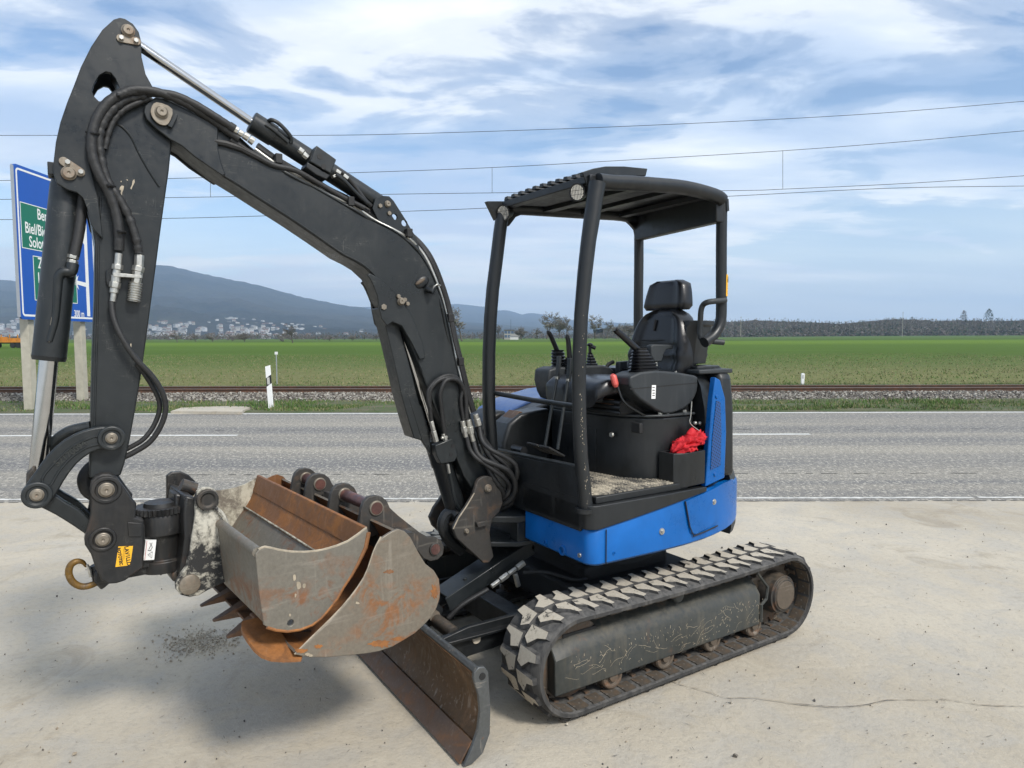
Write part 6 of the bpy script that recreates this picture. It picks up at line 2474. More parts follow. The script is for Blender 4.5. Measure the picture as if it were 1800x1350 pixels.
# right-hand cover: blue hood over dark fairings
rc = MB()
prf = [(.50, .93), (.50, 1.05), (.44, 1.16), (.34, 1.24), (.18, 1.29), (-.30, 1.33), (-.30, .93)]
rc.prism(prf, 'y', -.70, -.20)
rc.build('right_cover', MT['black'], digger, bevel=.03, seg=4)
bh = [(.36, 1.236), (.24, 1.285), (.0, 1.335), (-.32, 1.36), (-.32, 1.30), (.0, 1.27), (.24, 1.22), (.40, 1.18)]
MB().prism(bh, 'y', -.715, -.34).build('right_hood', MT['blue_top'], digger, bevel=.02, seg=3)
fr_ = [(.585, .93), (.585, 1.05), (.56, 1.14), (.50, 1.21), (.42, 1.24), (.36, 1.24), (.36, .93)]
MB().prism(fr_, 'y', -.60, -.36).build('front_fairing', MT['black'], digger, bevel=.025, seg=4)
MB().prism([(.56, .95), (.56, 1.10), (.52, 1.20), (.44, 1.25), (.24, 1.27), (.24, .95)], 'y', -.26, -.10).build('pedal_housing', MT['black'], digger, bevel=.02, seg=4)
MB().prism([(.54, 1.12), (.50, 1.21), (.43, 1.262), (.41, 1.255), (.47, 1.205), (.52, 1.12)], 'y', -.24, -.13).build('rust_patch', MT['rustdark'], digger, bevel=.003)

# ---------------------------------------------------------------- seat box and cover plates
sb = [(.235, -.10), (.235, .30), (.205, .46), (.14, .555), (.05, .60), (-.16, .60), (-.16, -.10)]
seatbox = MB().prism(sb, 'z', .955, 1.275).build('seat_base', MT['black'], digger, bevel=.012, seg=3)
MB().prism([(x * 1.03 + .004, y * 1.01 + .004) for x, y in sb], 'z', 1.275, 1.287).build('base_rim', MT['plastic'], seatbox, bevel=.003)
MB().prism([(.02, .9665), (.02, 1.20), (.30, 1.20), (.30, .9665)], 'x', .236, .2385).build('service_panel', MT['black'], seatbox, bevel=.001)
q = X_(1076, 764, .238)
MB().tube([q, q + Vector((.010, 0, 0))], [.014, .012], 16).build('lock_button', MT['zinc'], seatbox)
q = X_(1120, 752, .22)
MB().box(tuple(q + Vector((-.01, -.03, -.025))), tuple(q + Vector((.012, .03, .025)))).build('power_socket', MT['ink'], seatbox, bevel=.004)
for px in (1221, 1229):
    q = M_(px, 744, .60)
    MB().sphere(tuple(q + Vector((0, .004, 0))), .012, 12).build('key_switch', MT['zinc'], seatbox)
# side pocket
pk = MB()
pa, pb, pc, pd = M_(1178, 800, .60), M_(1208, 815, .70), M_(1243, 792, .68), M_(1215, 792, .6)
z0, z1 = .935, 1.105
out = [(.085, .60), (.075, .69), (.02, .715), (-.14, .70), (-.15, .60)]
inp = [(.068, .612), (.062, .68), (.015, .70), (-.128, .688), (-.135, .612)]
pk.loft([[(x, y, z0) for x, y in out], [(x, y, z1) for x, y in out], [(x, y, z1) for x, y in inp], [(x, y, z1 - .05) for x, y in inp]][::-1])
pocket = pk.build('side_pocket', MT['black'], digger, bevel=.003)
# seat suspension and cushion
MB().box((-.12, .06, 1.287), (.26, .50, 1.36)).build('suspension', MT['deep'], digger, bevel=.01)
for z in (1.30, 1.325, 1.35):
    MB().tube([(.27, .0, z), (.29, .10, z + .004), (.29, .44, z + .004), (.27, .52, z)], .010, 8, smooth=3).build('bellows_fold', MT['black'], digger)
cush = []
for x, hw, z in ((-.20, .22, 1.405), (.0, .235, 1.415), (.22, .24, 1.425), (.33, .235, 1.415), (.385, .215, 1.385), (.39, .20, 1.365)):
    ring = []
    for k in range(24):
        a = 2 * math.pi * k / 24
        c_, s_ = math.cos(a), math.sin(a)
        yy = math.copysign(abs(c_) ** .5, c_) * hw
        zz = math.copysign(abs(s_) ** .6, s_) * .045
        bol = .022 * max(0, (abs(yy) / hw - .62) / .38) if s_ > 0 else 0
        ring.append((x, .27 + yy, z + zz + bol))
    cush.append(ring)
seat = MB().loft(cush[::-1]).build('seat', MT['vinyl'], digger, smooth=50)


def cushion(prof, c_y, thick, name, parent, bol=.03, inset=None, e=.45):
    """upright cushion: prof is a list of (x, z, half width, half depth)"""
    rings = []
    for x, z, hw, hd in prof:
        ring = []
        for k in range(36):
            a = 2 * math.pi * k / 36
            c_, s_ = math.cos(a), math.sin(a)
            yy = math.copysign(abs(c_) ** e, c_) * hw
            xx = math.copysign(abs(s_) ** .55, s_) * hd
            b = 0
            if s_ > 0:
                r_ = abs(yy) / max(hw, 1e-6)
                b = bol * max(0, min(1, (r_ - .62) / .16)) * (1 - max(0, (r_ - .9) / .1) ** 2)
            ring.append((x + xx + b, c_y + yy, z))
        rings.append(ring)
    return MB().loft(rings).build(name, MT['vinyl'], parent, smooth=50)


SX = -.215
bp = []
for i in range(19):
    t = i / 18
    z = 1.405 + t * .418
    hw = .175 + .045 * math.sin(math.pi * min(1, t * 1.05 + .12)) - .10 * max(0, (t - .80) / .20) ** 2
    x = SX - t * .075 + .015 * math.sin(math.pi * t)
    dent = -.010 if i in (6, 9) else 0
    bp.append((x + dent, z, hw, .055 * (1 if 0 < i < 18 else .6)))
backrest = cushion(bp, .30, .1, 'backrest', digger)
for t, w in ((.42, .09), (.60, .09)):
    z = 1.405 + t * .418
    MB().tube([(SX - t * .075 + .064, .27 - w, z), (SX - t * .075 + .070, .27, z - .003), (SX - t * .075 + .064, .27 + w, z)], .006, 8).build('stitch_line', MT['ink'], backrest)
MB().tube([(SX + .048, .27, 1.46), (SX + .036, .27, 1.60)], .004, 6).build('stitch_line', MT['ink'], backrest)
MB().tube([(SX + .018, .27, 1.71), (SX + .004, .27, 1.77)], .006, 6).build('stitch_line', MT['ink'], backrest)
hp_ = []
for i in range(9):
    t = i / 8
    z = 1.824 + t * .165
    hw = .158 - .035 * t ** 2 - (.035 if i == 8 else 0) - (.012 if i == 0 else 0)
    hp_.append((SX - .095 - t * .02, z, hw, .055 - .012 * t - (.02 if i in (0, 8) else 0)))
cushion(hp_, .265, .1, 'headrest', digger, bol=.012, e=.5)
MB().cyl((SX - .09, .21, 1.74), (SX - .09, .21, 1.80), .008, 8).cyl((SX - .09, .33, 1.74), (SX - .09, .33, 1.80), .008, 8).build('headrest_bar', MT['chrome'], digger)
MB().prism([(SX - .01, 1.40), (SX - .09, 1.42), (SX - .16, 1.66), (SX - .13, 1.72), (SX - .10, 1.60)], 'y', .10, .44).build('backrest_shell', MT['plastic'], backrest, bevel=.01)
MB().prism([(-.02, 1.40), (-.10, 1.40), (-.20, 1.44), (-.235, 1.53), (-.215, 1.54), (-.14, 1.49), (-.03, 1.455)], 'y', .478, .492).build('recliner_plate', MT['zinc'], digger, bevel=.003)
# drop-down arm pad in front of the backrest
MB().prism(xz([M_(a, b, .44) for a, b in ((1141, 608), (1146, 605), (1180, 606), (1181, 613), (1168, 615), (1164, 622), (1160, 636), (1147, 637), (1141, 626))]), 'y', .415, .455).build('arm_pad', MT['plastic'], digger, bevel=.008, seg=3)
MB().cyl(M_(1152, 636, .44), M_(1153, 646, .44), .010, 10).build('arm_pad_stem', MT['zinc'], digger)

# consoles
YN = .60
con_px = [(1108, 662), (1155, 651), (1222, 660), (1227, 668), (1226, 688), (1216, 708), (1196, 722), (1168, 728), (1140, 712), (1115, 692)]
con = MB().prism(rounded(mp_(con_px, YN), 2), 'y', .46, YN).build('left_console', MT['plastic'], digger, bevel=.018, seg=4)
MB().prism(mp_([(1108, 683), (1226, 672), (1226, 674), (1108, 685)], YN + .001), 'y', YN - .01, YN + .0006).build('console_seam', MT['ink'], con)
lb = mp_([(1146, 677), (1153, 677), (1152, 701), (1145, 701)], YN + .001)
MB().prism(lb, 'y', YN, YN + .0015).build('white_label', MT['white'], con)
for z_ in (681, 686, 691, 695):
    a, b = M_(1147, z_, YN + .002), M_(1151, z_, YN + .002)
    MB().bar((a.x, YN + .0018, a.z), (b.x, YN + .0018, b.z), .001, .004).build('label_print', MT['ink'], con)
MB().prism(mp_([(1178, 722), (1210, 712), (1214, 730), (1180, 738)], .55), 'y', .40, .55).build('console_stand', MT['black'], digger, bevel=.005)
for px in (1160, 1172, 1203):
    q = M_(px, 736, .58)
    bolt((q.x, q.y, 1.287), (0, 0, 1), .012, .012, digger, 'zinc')


def boot(base, top, w0, w1, n, name, parent, square=True, skew=(0, 0)):
    """pleated rubber boot between two points"""
    base, top = Vector(base), Vector(top)
    rings = []
    for i in range(2 * n + 1):
        t = i / (2 * n)
        w = (w0[0] + (w1[0] - w0[0]) * t, w0[1] + (w1[1] - w0[1]) * t)
        k = 1.0 if i % 2 == 0 else .80
        c = base.lerp(top, t)
        ring = []
        for q in range(20):
            a = 2 * math.pi * q / 20
            c_, s_ = math.cos(a), math.sin(a)
            e = .45 if square else 1
            ring.append((c.x + math.copysign(abs(c_) ** e, c_) * w[0] * k, c.y + math.copysign(abs(s_) ** e, s_) * w[1] * k, c.z))
        rings.append(ring)
    return MB().loft(rings).build(name, MT['vinyl'], parent, smooth=25)


def stick(base, tip, r0, r1, parent, name='joystick'):
    base, tip = Vector(base), Vector(tip)
    d = tip - base
    P = [base, base + d * .3, base + d * .55, base + d * .8, base + d * .95 + Vector((.004, 0, 0)), tip]
    return MB().tube(P, [r0, r0 * 1.0, r0 * 1.15, r1, r1 * 1.05, r1 * .6], 16, smooth=2).build(name, MT['vinyl'], parent, smooth=60)


YJ = .545
bb_, bt_ = M_(1136, 660, YJ), M_(1124, 612, YJ)
jb = boot((bb_.x, YJ, bb_.z - .005), (bt_.x, YJ, bt_.z), (.105, .052), (.036, .026), 9, 'rubber_boot', con)
stick(M_(1122, 616, YJ), M_(1083, 580, YJ), .017, .025, con)
MB().sphere(tuple(M_(1085, 579, YJ + .018)), .009, 10).build('thumb_button', MT['ink'], con)
# console on the right side of the seat
YF = -.02
c2 = [(965, 650), (1000, 645), (1060, 642), (1080, 652), (1086, 668), (1030, 690), (985, 705), (968, 690)]
con2 = MB().prism(rounded(mp_(c2, YF), 2), 'y', YF - .14, YF).build('right_console', MT['plastic'], digger, bevel=.012, seg=3)
def at_(px, py, y):
    return tuple(M_(px, py, y))


boot(at_(984, 655, -.10), at_(980, 615, -.10), (.055, .050), (.040, .036), 7, 'rubber_boot', con2, square=False)
stick(M_(980, 618, -.10), M_(965, 583, -.10), .014, .023, con2)
boot(at_(1003, 650, -.03), at_(1001, 628, -.03), (.05, .04), (.02, .02), 5, 'rubber_boot', con2)
stick(M_(1002, 634, -.03), M_(998, 590, -.03), .016, .020, con2, 'blade_lever')
boot(at_(1042, 650, -.06), at_(1037, 620, -.06), (.040, .036), (.012, .012), 6, 'rubber_boot', con2)
MB().cyl(M_(1037, 622, -.06), M_(1037, 608, -.06), .009, 10).sphere(tuple(M_(1037, 606, -.06)), .019, 12, sc=(1, .9, .6)).tube([M_(1037, 608, -.06), M_(1047, 612, -.04)], [.012, .011], 10).build('throttle_lever', MT['vinyl'], con2)
MB().tube([M_(1064, 648, -.04), M_(1070, 640, -.04), M_(1078, 636, -.04)], [.008, .012, .012], 10).build('key_lever', MT['ink'], con2)
MB().prism(mp_([(1090, 636), (1110, 634), (1112, 652), (1088, 660)], .02), 'y', -.02, .02).build('switch_box', MT['plastic'], con2, bevel=.006)
# red knob lever by the seat
lv = [M_(1080, 668, .52), M_(1086, 680, .53), M_(1094, 702, .55), M_(1108, 716, .56), M_(1140, 733, .56), M_(1150, 730, .56)]
lev = MB().tube(lv, .006, 8, smooth=4).build('safety_lever', MT['black'], digger)
MB().tube([M_(1076, 659, .52), M_(1078, 662, .52), M_(1082, 676, .53), M_(1083, 680, .53)], [.010, .017, .016, .009], 14).build('lever_knob', MT['redknob'], lev)
# seat adjusting knob and rail
q = X_(1056, 700, .30)
MB().tube([q, q + Vector((.03, 0, 0))], [.022, .020], 18).build('adjuster_knob', MT['plastic'], digger, bevel=.003)
MB().box((.255, .02, 1.325), (.285, .46, 1.365)).build('seat_rail', MT['rustdark'], digger, bevel=.004)
# travel levers with pedals at their feet
for (x0, y0_, x1, y1_), px_ in ((((999, 664), .12, (980, 790), .10), (0,)), (((980, 660), .05, (958, 785), .03), (1,))):
    A, B = X_(*x0, .40), X_(*x1, .50)
    lvr = MB().tube([A, A.lerp(B, .5), B], .0085, 10).build('travel_lever', MT['arm'], digger)
    MB().bar(A + Vector((0, 0, -.02)), A + Vector((-.01, 0, .10)), .028, .012, up=(1, 0, 0)).build('lever_grip', MT['arm'], lvr, bevel=.002)
    MB().tube([A + Vector((0, 0, -.02)), A + Vector((.0, 0, -.005))], [.013, .013], 10).build('lever_collar', MT['zinc'], lvr)
    MB().box(tuple(B + Vector((-.02, -.045, -.01))), tuple(B + Vector((.09, .045, .002))), rot=Matrix.Rotation(R(-28), 3, 'Y')).build('pedal', MT['ink'], lvr, bevel=.004)
q = X_(912, 790, .52)
MB().tube([q + Vector((0, -.05, 0)), q + Vector((0, .05, 0))], .022, 12).build('pedal_roll', MT['vinyl'], digger)

# handrail loop and tool box behind the seat
hr = [(1275, 528), (1262, 529), (1245, 531), (1236, 536), (1232, 548), (1231, 575), (1231, 590), (1236, 598), (1250, 600), (1272, 602)]
ys = [.685, .68, .66, .63, .62, .61, .61, .62, .66, .69]
MB().tube([M_(a, b, y) for (a, b), y in zip(hr, ys)], .0145, 12, smooth=4).build('handrail', MT['plastic'], digger, smooth=60)
tb = [(-.40, .28), (-.40, .44), (-.36, .50), (-.24, .52), (-.20, .48), (-.20, .28)]
MB().loft([[(x, y, 1.53) for x, y in tb], [(x * 1.06, y * 1.03, 1.73) for x, y in tb], [(x * 1.10, y * 1.05, 1.735) for x, y in tb], [(x * 1.10, y * 1.05, 1.76) for x, y in tb]][::-1]).build('tool_box', MT['black'], digger, bevel=.008)
MB().sphere((-.36, .40, 1.575), .075, 16, sc=(1.3, 1, .75)).build('air_filter', MT['vinyl'], digger)
MB().bar((-.17, .47, 1.50), (-.19, .47, 1.60), .03, .006).build('hinge', MT['zinc'], digger)
MB().cyl((-.20, .22, 1.45), (-.20, .22, 1.62), .06, 16).build('seat_back_post', MT['black'], digger)

# ---------------------------------------------------------------- red bag in the pocket: a thing of its own
def red_bag():
    root = empty('cloth_bag', EX.world((-.03, .655, 1.08)), EX.rot)
    tag(root, 'crumpled red cloth bag stuffed into the black pocket beside the seat base', 'bag')
    vs, fs = [], []
    nu, nv = 60, 36
    for i in range(nu + 1):
        u_ = i / nu
        for j in range(nv):
            a = 2 * math.pi * j / nv
            x = .070 - .195 * u_
            rad = .026 * math.sin(math.pi * (.06 + .90 * u_)) ** .5 + .010
            z = .022 + .075 * u_ + .006 * math.sin(u_ * 7)
            fold = abs(mnoise.noise(Vector((u_ * 4 + a * .5, math.cos(a) * 1.3, math.sin(a) * 1.3)))) * .040 + abs(mnoise.noise(Vector((u_ * 16 - a, math.cos(a) * 3, math.sin(a) * 3)))) * .016
            r_ = (rad + .010 - fold) * (1 if 0 < i < nu else .2)
            vs.append((x + .012 * math.sin(a), .004 + math.cos(a) * r_ * 1.5, z + math.sin(a) * r_ * 1.0))
    for i in range(nu):
        for j in range(nv):
            fs.append((i * nv + j, i * nv + (j + 1) % nv, (i + 1) * nv + (j + 1) % nv, (i + 1) * nv + j))
    MB().add(vs, fs).build('cloth', MT['red'], root, smooth=60)
    k = MB()
    k.sphere((-.055, .0, .108), .026, 20, sc=(1.2, .8, .9))
    k.v = [tuple(Vector(v) + Vector((0, 0, 1)) * mnoise.noise(Vector(v) * 40) * .016) for v in k.v]
    k.build('gathered_neck', MT['red'], root, smooth=60)
    MB().tube([(-.055, .0, .27), (-.050, .0, .20), (-.046, .0, .16), (-.10, .01, .12), (-.13, .012, .10)], .0025, 6, smooth=3).build('draw_string', MT['zinc'], root)


red_bag()

# ================================================================ turned coupler on the dipper end
def mp_b(pts, y):
    return [(p.x, p.z) for p in (BK.M(a, b, y) for a, b in pts)]


BROT = BK.rot - EX.rot


def bk_part(o, parent):
    """a coupler part is modelled in the turned frame and hangs on the digger"""
    if parent is digger:
        o.location = (2.3, 0, 0)
        o.rotation_euler = (0, 0, BROT)
    return o


cp_px = [(158, 862), (160, 848), (168, 838), (180, 833), (194, 833), (206, 840), (214, 851), (233, 878), (240, 886), (238, 910), (253, 914), (253, 998), (232, 1012), (220, 1021), (205, 1026), (190, 1027), (178, 1020), (168, 1000), (160, 975), (149, 958), (148, 948), (154, 925), (159, 905), (160, 882)]
for q in (1, -1):
    o = MB().prism(mp_(cp_px, .115), 'y', q * .070, q * .115).build('coupler_cheek', MT['coupler'], digger, bevel=.006)
    if q > 0:
        cheek = o
MB().prism(mp_([(170, 950), (235, 900), (240, 1000), (200, 1020), (175, 1000)], .07), 'y', -.069, .069).build('coupler_core', MT['coupler'], digger)
for px, py, ro, rp_ in ((187, 861, .052, .027), (181, 948, .046, .025)):
    q = M_(px, py, .115)
    MB().tube([(q.x, .112, q.z), (q.x, .122, q.z), (q.x, .122, q.z), (q.x, .116, q.z)], [ro, ro * .95, ro * .72, ro * .68], 30).build('boss', MT['coupler'], cheek, bevel=.002)
    pin_head(px, py, .118, rp_, parent=cheek, t=.014)
MB().prism(mp_([(224, 918), (250, 920), (250, 944), (226, 944)], .12), 'y', .1145, .119).build('cover_plate', MT['coupler'], cheek, bevel=.003)
# yellow type plate and warning sign
ypl = mp_([(208, 961), (234, 960), (229, 994), (203, 997)], .119)
yo = MB().prism(ypl, 'y', .1148, .1165).build('type_plate', MT['yellow'], cheek)


def on_plate(pl, u_, v_, y):
    """point on a four cornered plate: u along its top edge, v downwards"""
    a, b, c_, d_ = [Vector((p[0], y, p[1])) for p in pl]
    return a.lerp(b, u_).lerp(d_.lerp(c_, u_), v_)


hd_ = (on_plate(ypl, 1, .5, .117) - on_plate(ypl, 0, .5, .117)).normalized()
tm = face_left(on_plate(ypl, .72, .5, .1167), R(-90) - math.atan2(hd_.z, abs(hd_.x)))
text_mesh('LAV1LLD', .019, .0002, 'ink', 'plate_text', yo, tm, .0006)
tm = face_left(on_plate(ypl, .20, .5, .1167), R(-90) - math.atan2(hd_.z, abs(hd_.x)))
text_mesh('ROTOTEC', .0145, .0002, 'ink', 'plate_text', yo, tm, .0008)
for k in range(3):
    a, b = on_plate(ypl, .38 + .07 * k, .1, .1167), on_plate(ypl, .38 + .07 * k, .85 - .1 * k, .1167)
    MB().bar(a, b, .0006, .0018, up=(0, 1, 0)).build('plate_line', MT['ink'], yo)
# rotor, worm housing and gear ring
rt_ = MB()
cx0 = BK.M(272, 905, .02)
z1, z2, z3 = BK.M(268, 903, 0).z, BK.M(268, 940, 0).z, BK.M(268, 1002, 0).z
ax_x, ax_y = BK.M(268, 905, .0).x - .03, .0
c = lambda z: (ax_x, ax_y, z)
rot_ = MB().tube([c(z1 + .005), c(z1 - .01), c(z1 - .075), c(z1 - .08), c(z1 - .10), c(z3 + .05), c(z3 + .045), c(z3), c(z3)], [.088, .092, .092, .080, .074, .072, .085, .085, .06], 36)
rotor = bk_part(rot_.build('rotor_housing', MT['coupler'], digger, bevel=.002), digger)
ring = []
for k in range(36 * 2):
    a = 2 * math.pi * k / 72
    r_ = .100 if k % 2 else .090
    ring.append((ax_x + math.cos(a) * r_, math.sin(a) * r_))
MB().prism(ring, 'z', z1 + .006, z1 + .030).build('gear_ring', MT['coupler'], rotor)
MB().tube([c(z1 + .03), c(z1 + .045)], [.062, .058], 30).build('swivel_head', MT['coupler'], rotor)
MB().box((ax_x - .02, -.05, z3 + .0), (ax_x + .24, .05, z3 + .05)).box((ax_x + .04, -.06, z1 - .20), (ax_x + .20, .06, z1 - .02)).build('rotor_saddle', MT['coupler'], rotor, bevel=.008)
wq = mp_([(256, 950), (275, 949), (271, 984), (252, 985)], .094)
ws = MB().prism(wq, 'y', .0, .0935)
ws = MB()
wy = .0765
wa, wb, wc, wd = [BK.M(a, b, wy) for a, b in ((256, 950), (275, 949), (271, 984), (252, 985))]
dy = Vector((0, .0008, 0))
ws.add([wa, wb, wc, wd, wa - dy * 30, wb - dy * 30, wc - dy * 30, wd - dy * 30], [(3, 2, 1, 0), (0, 1, 5, 4), (1, 2, 6, 5), (2, 3, 7, 6), (3, 0, 4, 7)])
wso = bk_part(ws.build('warning_sign', MT['white'], rotor), None)


def wpt(u_, v_):
    return wa.lerp(wb, u_).lerp(wd.lerp(wc, u_), v_) + dy


ink = MB()
for a, b, w_ in (((.62, .12), (.38, .45), .006), ((.40, .12), (.70, .34), .005), ((.70, .34), (.55, .5), .006), ((.30, .5), (.62, .52), .004), ((.35, .72), (.75, .90), .002), ((.75, .90), (.75, .58), .002), ((.75, .58), (.35, .72), .002), ((.52, .70), (.66, .76), .003)):
    ink.bar(wpt(*a), wpt(*b), .0006, w_, up=(0, 1, 0))
ink.build('sign_print', MT['ink'], wso)
MB().bar(wpt(.12, .02), wpt(.12, .98), .0006, .007, up=(0, 1, 0)).build('sign_band', MT['redink'], wso)
# lifting hook
hk = [(178, 1016), (164, 1027), (144, 1031), (128, 1023), (121, 1008), (124, 994), (134, 987), (145, 988), (152, 996)]
HP = smoothpath([M_(a, b, .02) for a, b in hk], 5)
rr = [.0125 + (.005 - .0125) * max(0, (i / (len(HP) - 1) - .72) / .28) for i in range(len(HP))]
MB().tube(HP, rr, 12).build('lifting_hook', MT['hook'], digger, smooth=60)
MB().tube([M_(168, 992, .02), M_(176, 1012, .02), M_(190, 1022, .02)], [.020, .030, .036], 12).build('hook_shank', MT['coupler'], digger, smooth=60)
MB().tube([M_(153, 992, .035), M_(158, 1003, .035), M_(160, 1014, .035)], [.004, .007, .006], 8).build('safety_latch', MT['zinc'], digger)

# quick hitch plates
hn = [(343, 876), (347, 864), (356, 857), (367, 856), (377, 860), (384, 869), (386, 880), (383, 895), (388, 915), (393, 957), (396, 990), (398, 1023), (385, 1029), (367, 1037), (350, 1047), (333, 1050), (318, 1046), (310, 1037), (309, 1025), (315, 1014), (328, 996), (333, 975), (338, 940), (344, 905)]
hit = bk_part(MB().prism(mp_b(hn, .17), 'y', .145, .170).build('hitch_plate', MT['mortar'], digger, bevel=.005), digger)
q = BK.M(364, 878, .17)
MB().tube([(q.x, .165, q.z), (q.x, .186, q.z), (q.x, .186, q.z), (q.x, .180, q.z)], [.042, .040, .028, .024], 24).build('boss', MT['dirty'], hit, bevel=.002)
q = BK.M(333, 1027, .17)
MB().tube([(q.x, .165, q.z), (q.x, .180, q.z), (q.x, .184, q.z)], [.040, .039, .026], 24).build('pin', MT['pin'], hit, bevel=.002)
MB().tube([BK.M(373, 890, .172), BK.M(386, 900, .172), BK.M(395, 912, .172), BK.M(400, 925, .172)], .010, 8, smooth=3).build('mortar_lump', MT['mortar'], hit)
fn = [(309, 848), (318, 841), (335, 840), (349, 846), (362, 858), (340, 930), (322, 985), (307, 1015), (308, 960), (309, 880)]
hf = bk_part(MB().prism(mp_b(fn, .02), 'y', -.17, -.145).build('hitch_plate', MT['coupler'], digger, bevel=.005), digger)
hb = bk_part(MB().prism(mp_b([(322, 868), (340, 872), (352, 905), (342, 950), (334, 990), (318, 1018), (312, 1000), (320, 940), (318, 900)], .10), 'y', -.144, .144).build('hitch_body', MT['coupler'], digger, bevel=.008), digger)
bk_part(MB().prism(mp_b([(306, 866), (338, 872), (340, 884), (336, 902), (330, 930), (318, 940), (306, 926)], .04), 'y', -.06, .05).build('hitch_block', MT['coupler'], digger, bevel=.010), digger)
bk_part(MB().tube([tuple(BK.M(a, b, .0)) for a, b in ((318, 853), (343, 860))], .028, 16).build('cross_pin', MT['dirty'], digger), digger)
bk_part(MB().prism(mp_b([(278, 890), (296, 886), (318, 884), (318, 896), (300, 899), (280, 904)], .0), 'y', -.04, .04).build('hitch_arm', MT['coupler'], digger, bevel=.006), digger)
bk_part(MB().tube([tuple(BK.M(a, b, .05)) for a, b in ((300, 935), (306, 960), (300, 985), (292, 1000), (280, 1008))], .010, 10, smooth=4).build('hydraulic_hose', MT['rubber'], digger), digger)
bk_part(MB().prism(mp_b([(292, 1000), (306, 985), (330, 990), (322, 1016), (296, 1014)], .0), 'y', -.08, .08).build('tilt_foot', MT['dirty'], digger, bevel=.012), digger)

# ================================================================ the small bucket on the hitch
def bucket_root(name, label):
    o = empty(name, BK.o, BK.rot)
    tag(o, label, 'bucket', 'buckets carried on the arm')
    return o


smallb = bucket_root('grading_bucket', 'smaller smooth grey bucket on the coupler, opening upwards and lying inside the larger one')
YA = .64
near = [(449, 974), (455, 967), (466, 962), (478, 964), (489, 967), (512, 970.5), (536, 971), (558, 969), (578, 964.5), (596, 959), (612, 952), (630, 941), (645.6, 928), (648, 940), (641, 966), (629, 991), (617, 1012), (603, 1033), (592, 1053), (578, 1071), (564, 1087), (548, 1099), (528, 1106), (506, 1109), (488, 1107), (472, 1103), (464, 1099), (462, 1084), (456, 1045)]
hole = circle((BK.M(511, 1095, YA).x, BK.M(511, 1095, YA).z), .012, 14)
nb = MB().holed(mp_b(near, YA), [hole], 'y', YA - .012, YA).build('side_plate', MT['steel'], smallb, bevel=.002)
farp = MB().prism(mp_b(near, YA), 'y', -YA, -YA + .012).build('side_plate', MT['smear'], smallb)
shell = mp_b([(449, 976), (456, 1040), (463, 1092), (470, 1101), (488, 1106), (506, 1108), (528, 1105), (547, 1098), (563, 1086), (577, 1070), (591, 1052), (602, 1032), (616, 1011), (628, 990), (637, 966)], YA)


def sheet(pts, y0, y1, th, name, parent, mats, inner_sel=None, out=1):
    """bent plate: a polyline with thickness towards its inside"""
    P = [Vector((a, 0, b)) for a, b in pts]
    n = len(P)
    cen = sum(P, Vector()) / n
    ins = []
    for i in range(n):
        d = (P[min(i + 1, n - 1)] - P[max(i - 1, 0)]).normalized()
        nn = Vector((-d.z, 0, d.x))
        if nn.dot(cen - P[i]) < 0:
            nn = -nn
        ins.append(P[i] + nn * th)
    mb = MB()
    poly = [(p.x, p.z) for p in P] + [(p.x, p.z) for p in ins[::-1]]
    for i in range(n - 1):
        quad = [(P[i].x, P[i].z), (P[i + 1].x, P[i + 1].z), (ins[i + 1].x, ins[i + 1].z), (ins[i].x, ins[i].z)]
        vs = [(a, y0, b) for a, b in quad] + [(a, y1, b) for a, b in quad]
        mo, mi_ = 0, (inner_sel(i) if inner_sel else 0)
        o = len(mb.v)
        mb.v += vs
        mb.f += [(o, o + 1, o + 5, o + 4), (o + 3, o + 7, o + 6, o + 2), (o, o + 3, o + 2, o + 1), (o + 4, o + 5, o + 6, o + 7)]
        mb.m += [mo, mi_, mo, mo]
        if i == 0:
            mb.f.append((o, o + 4, o + 7, o + 3)); mb.m.append(mo)
        if i == n - 2:
            mb.f.append((o + 1, o + 2, o + 6, o + 5)); mb.m.append(mo)
    me = mb.mesh(name, mats, 30)
    import bmesh
    bm = bmesh.new()
    bm.from_mesh(me)
    bmesh.ops.remove_doubles(bm, verts=bm.verts, dist=1e-5)
    bm.to_mesh(me)
    bm.free()
    return link(name, me, parent)


sheet(shell, -YA + .012, YA - .012, .009, 'bucket_shell', smallb, [MT['steel'], MT['rust'], MT['smear']], lambda i: 1 if i >= 12 else (2 if i < 5 else 0))
fo_ = BK.M(617, 1006, YA)
MB().tube([(fo_.x + .012, -YA + .012, fo_.z + .004), (fo_.x + .011, 0, fo_.z + .006), (fo_.x + .012, YA - .012, fo_.z + .004)], .005, 6).build('mortar_seam', MT['smear'], smallb)
ce = mp_b([(637, 966), (645.6, 928)], YA)
dv_ = Vector((ce[1][0] - ce[0][0], 0, ce[1][1] - ce[0][1]))
MB().prism([ce[0], (ce[1][0] - .002, ce[1][1] + .004), (ce[1][0] + .010, ce[1][1] + .002), (ce[0][0] + .014, ce[0][1])], 'y', -YA + .006, YA - .002).build('cutting_edge', MT['rust'], smallb, bevel=.002)
# a second sheet makes the ridge inside
rg_ = mp_b([(574, 968), (556, 1005)], YA)
tp = [BK.M(452, 972, YA), BK.M(458, 968, YA)]
MB().tube([(tp[0].x - .004, -YA + .01, tp[0].z), (tp[0].x - .004, YA - .008, tp[0].z)], .018, 14).build('rim_tube', MT['steel'], smallb)
ridge = BK.X(574, 962, -.46)
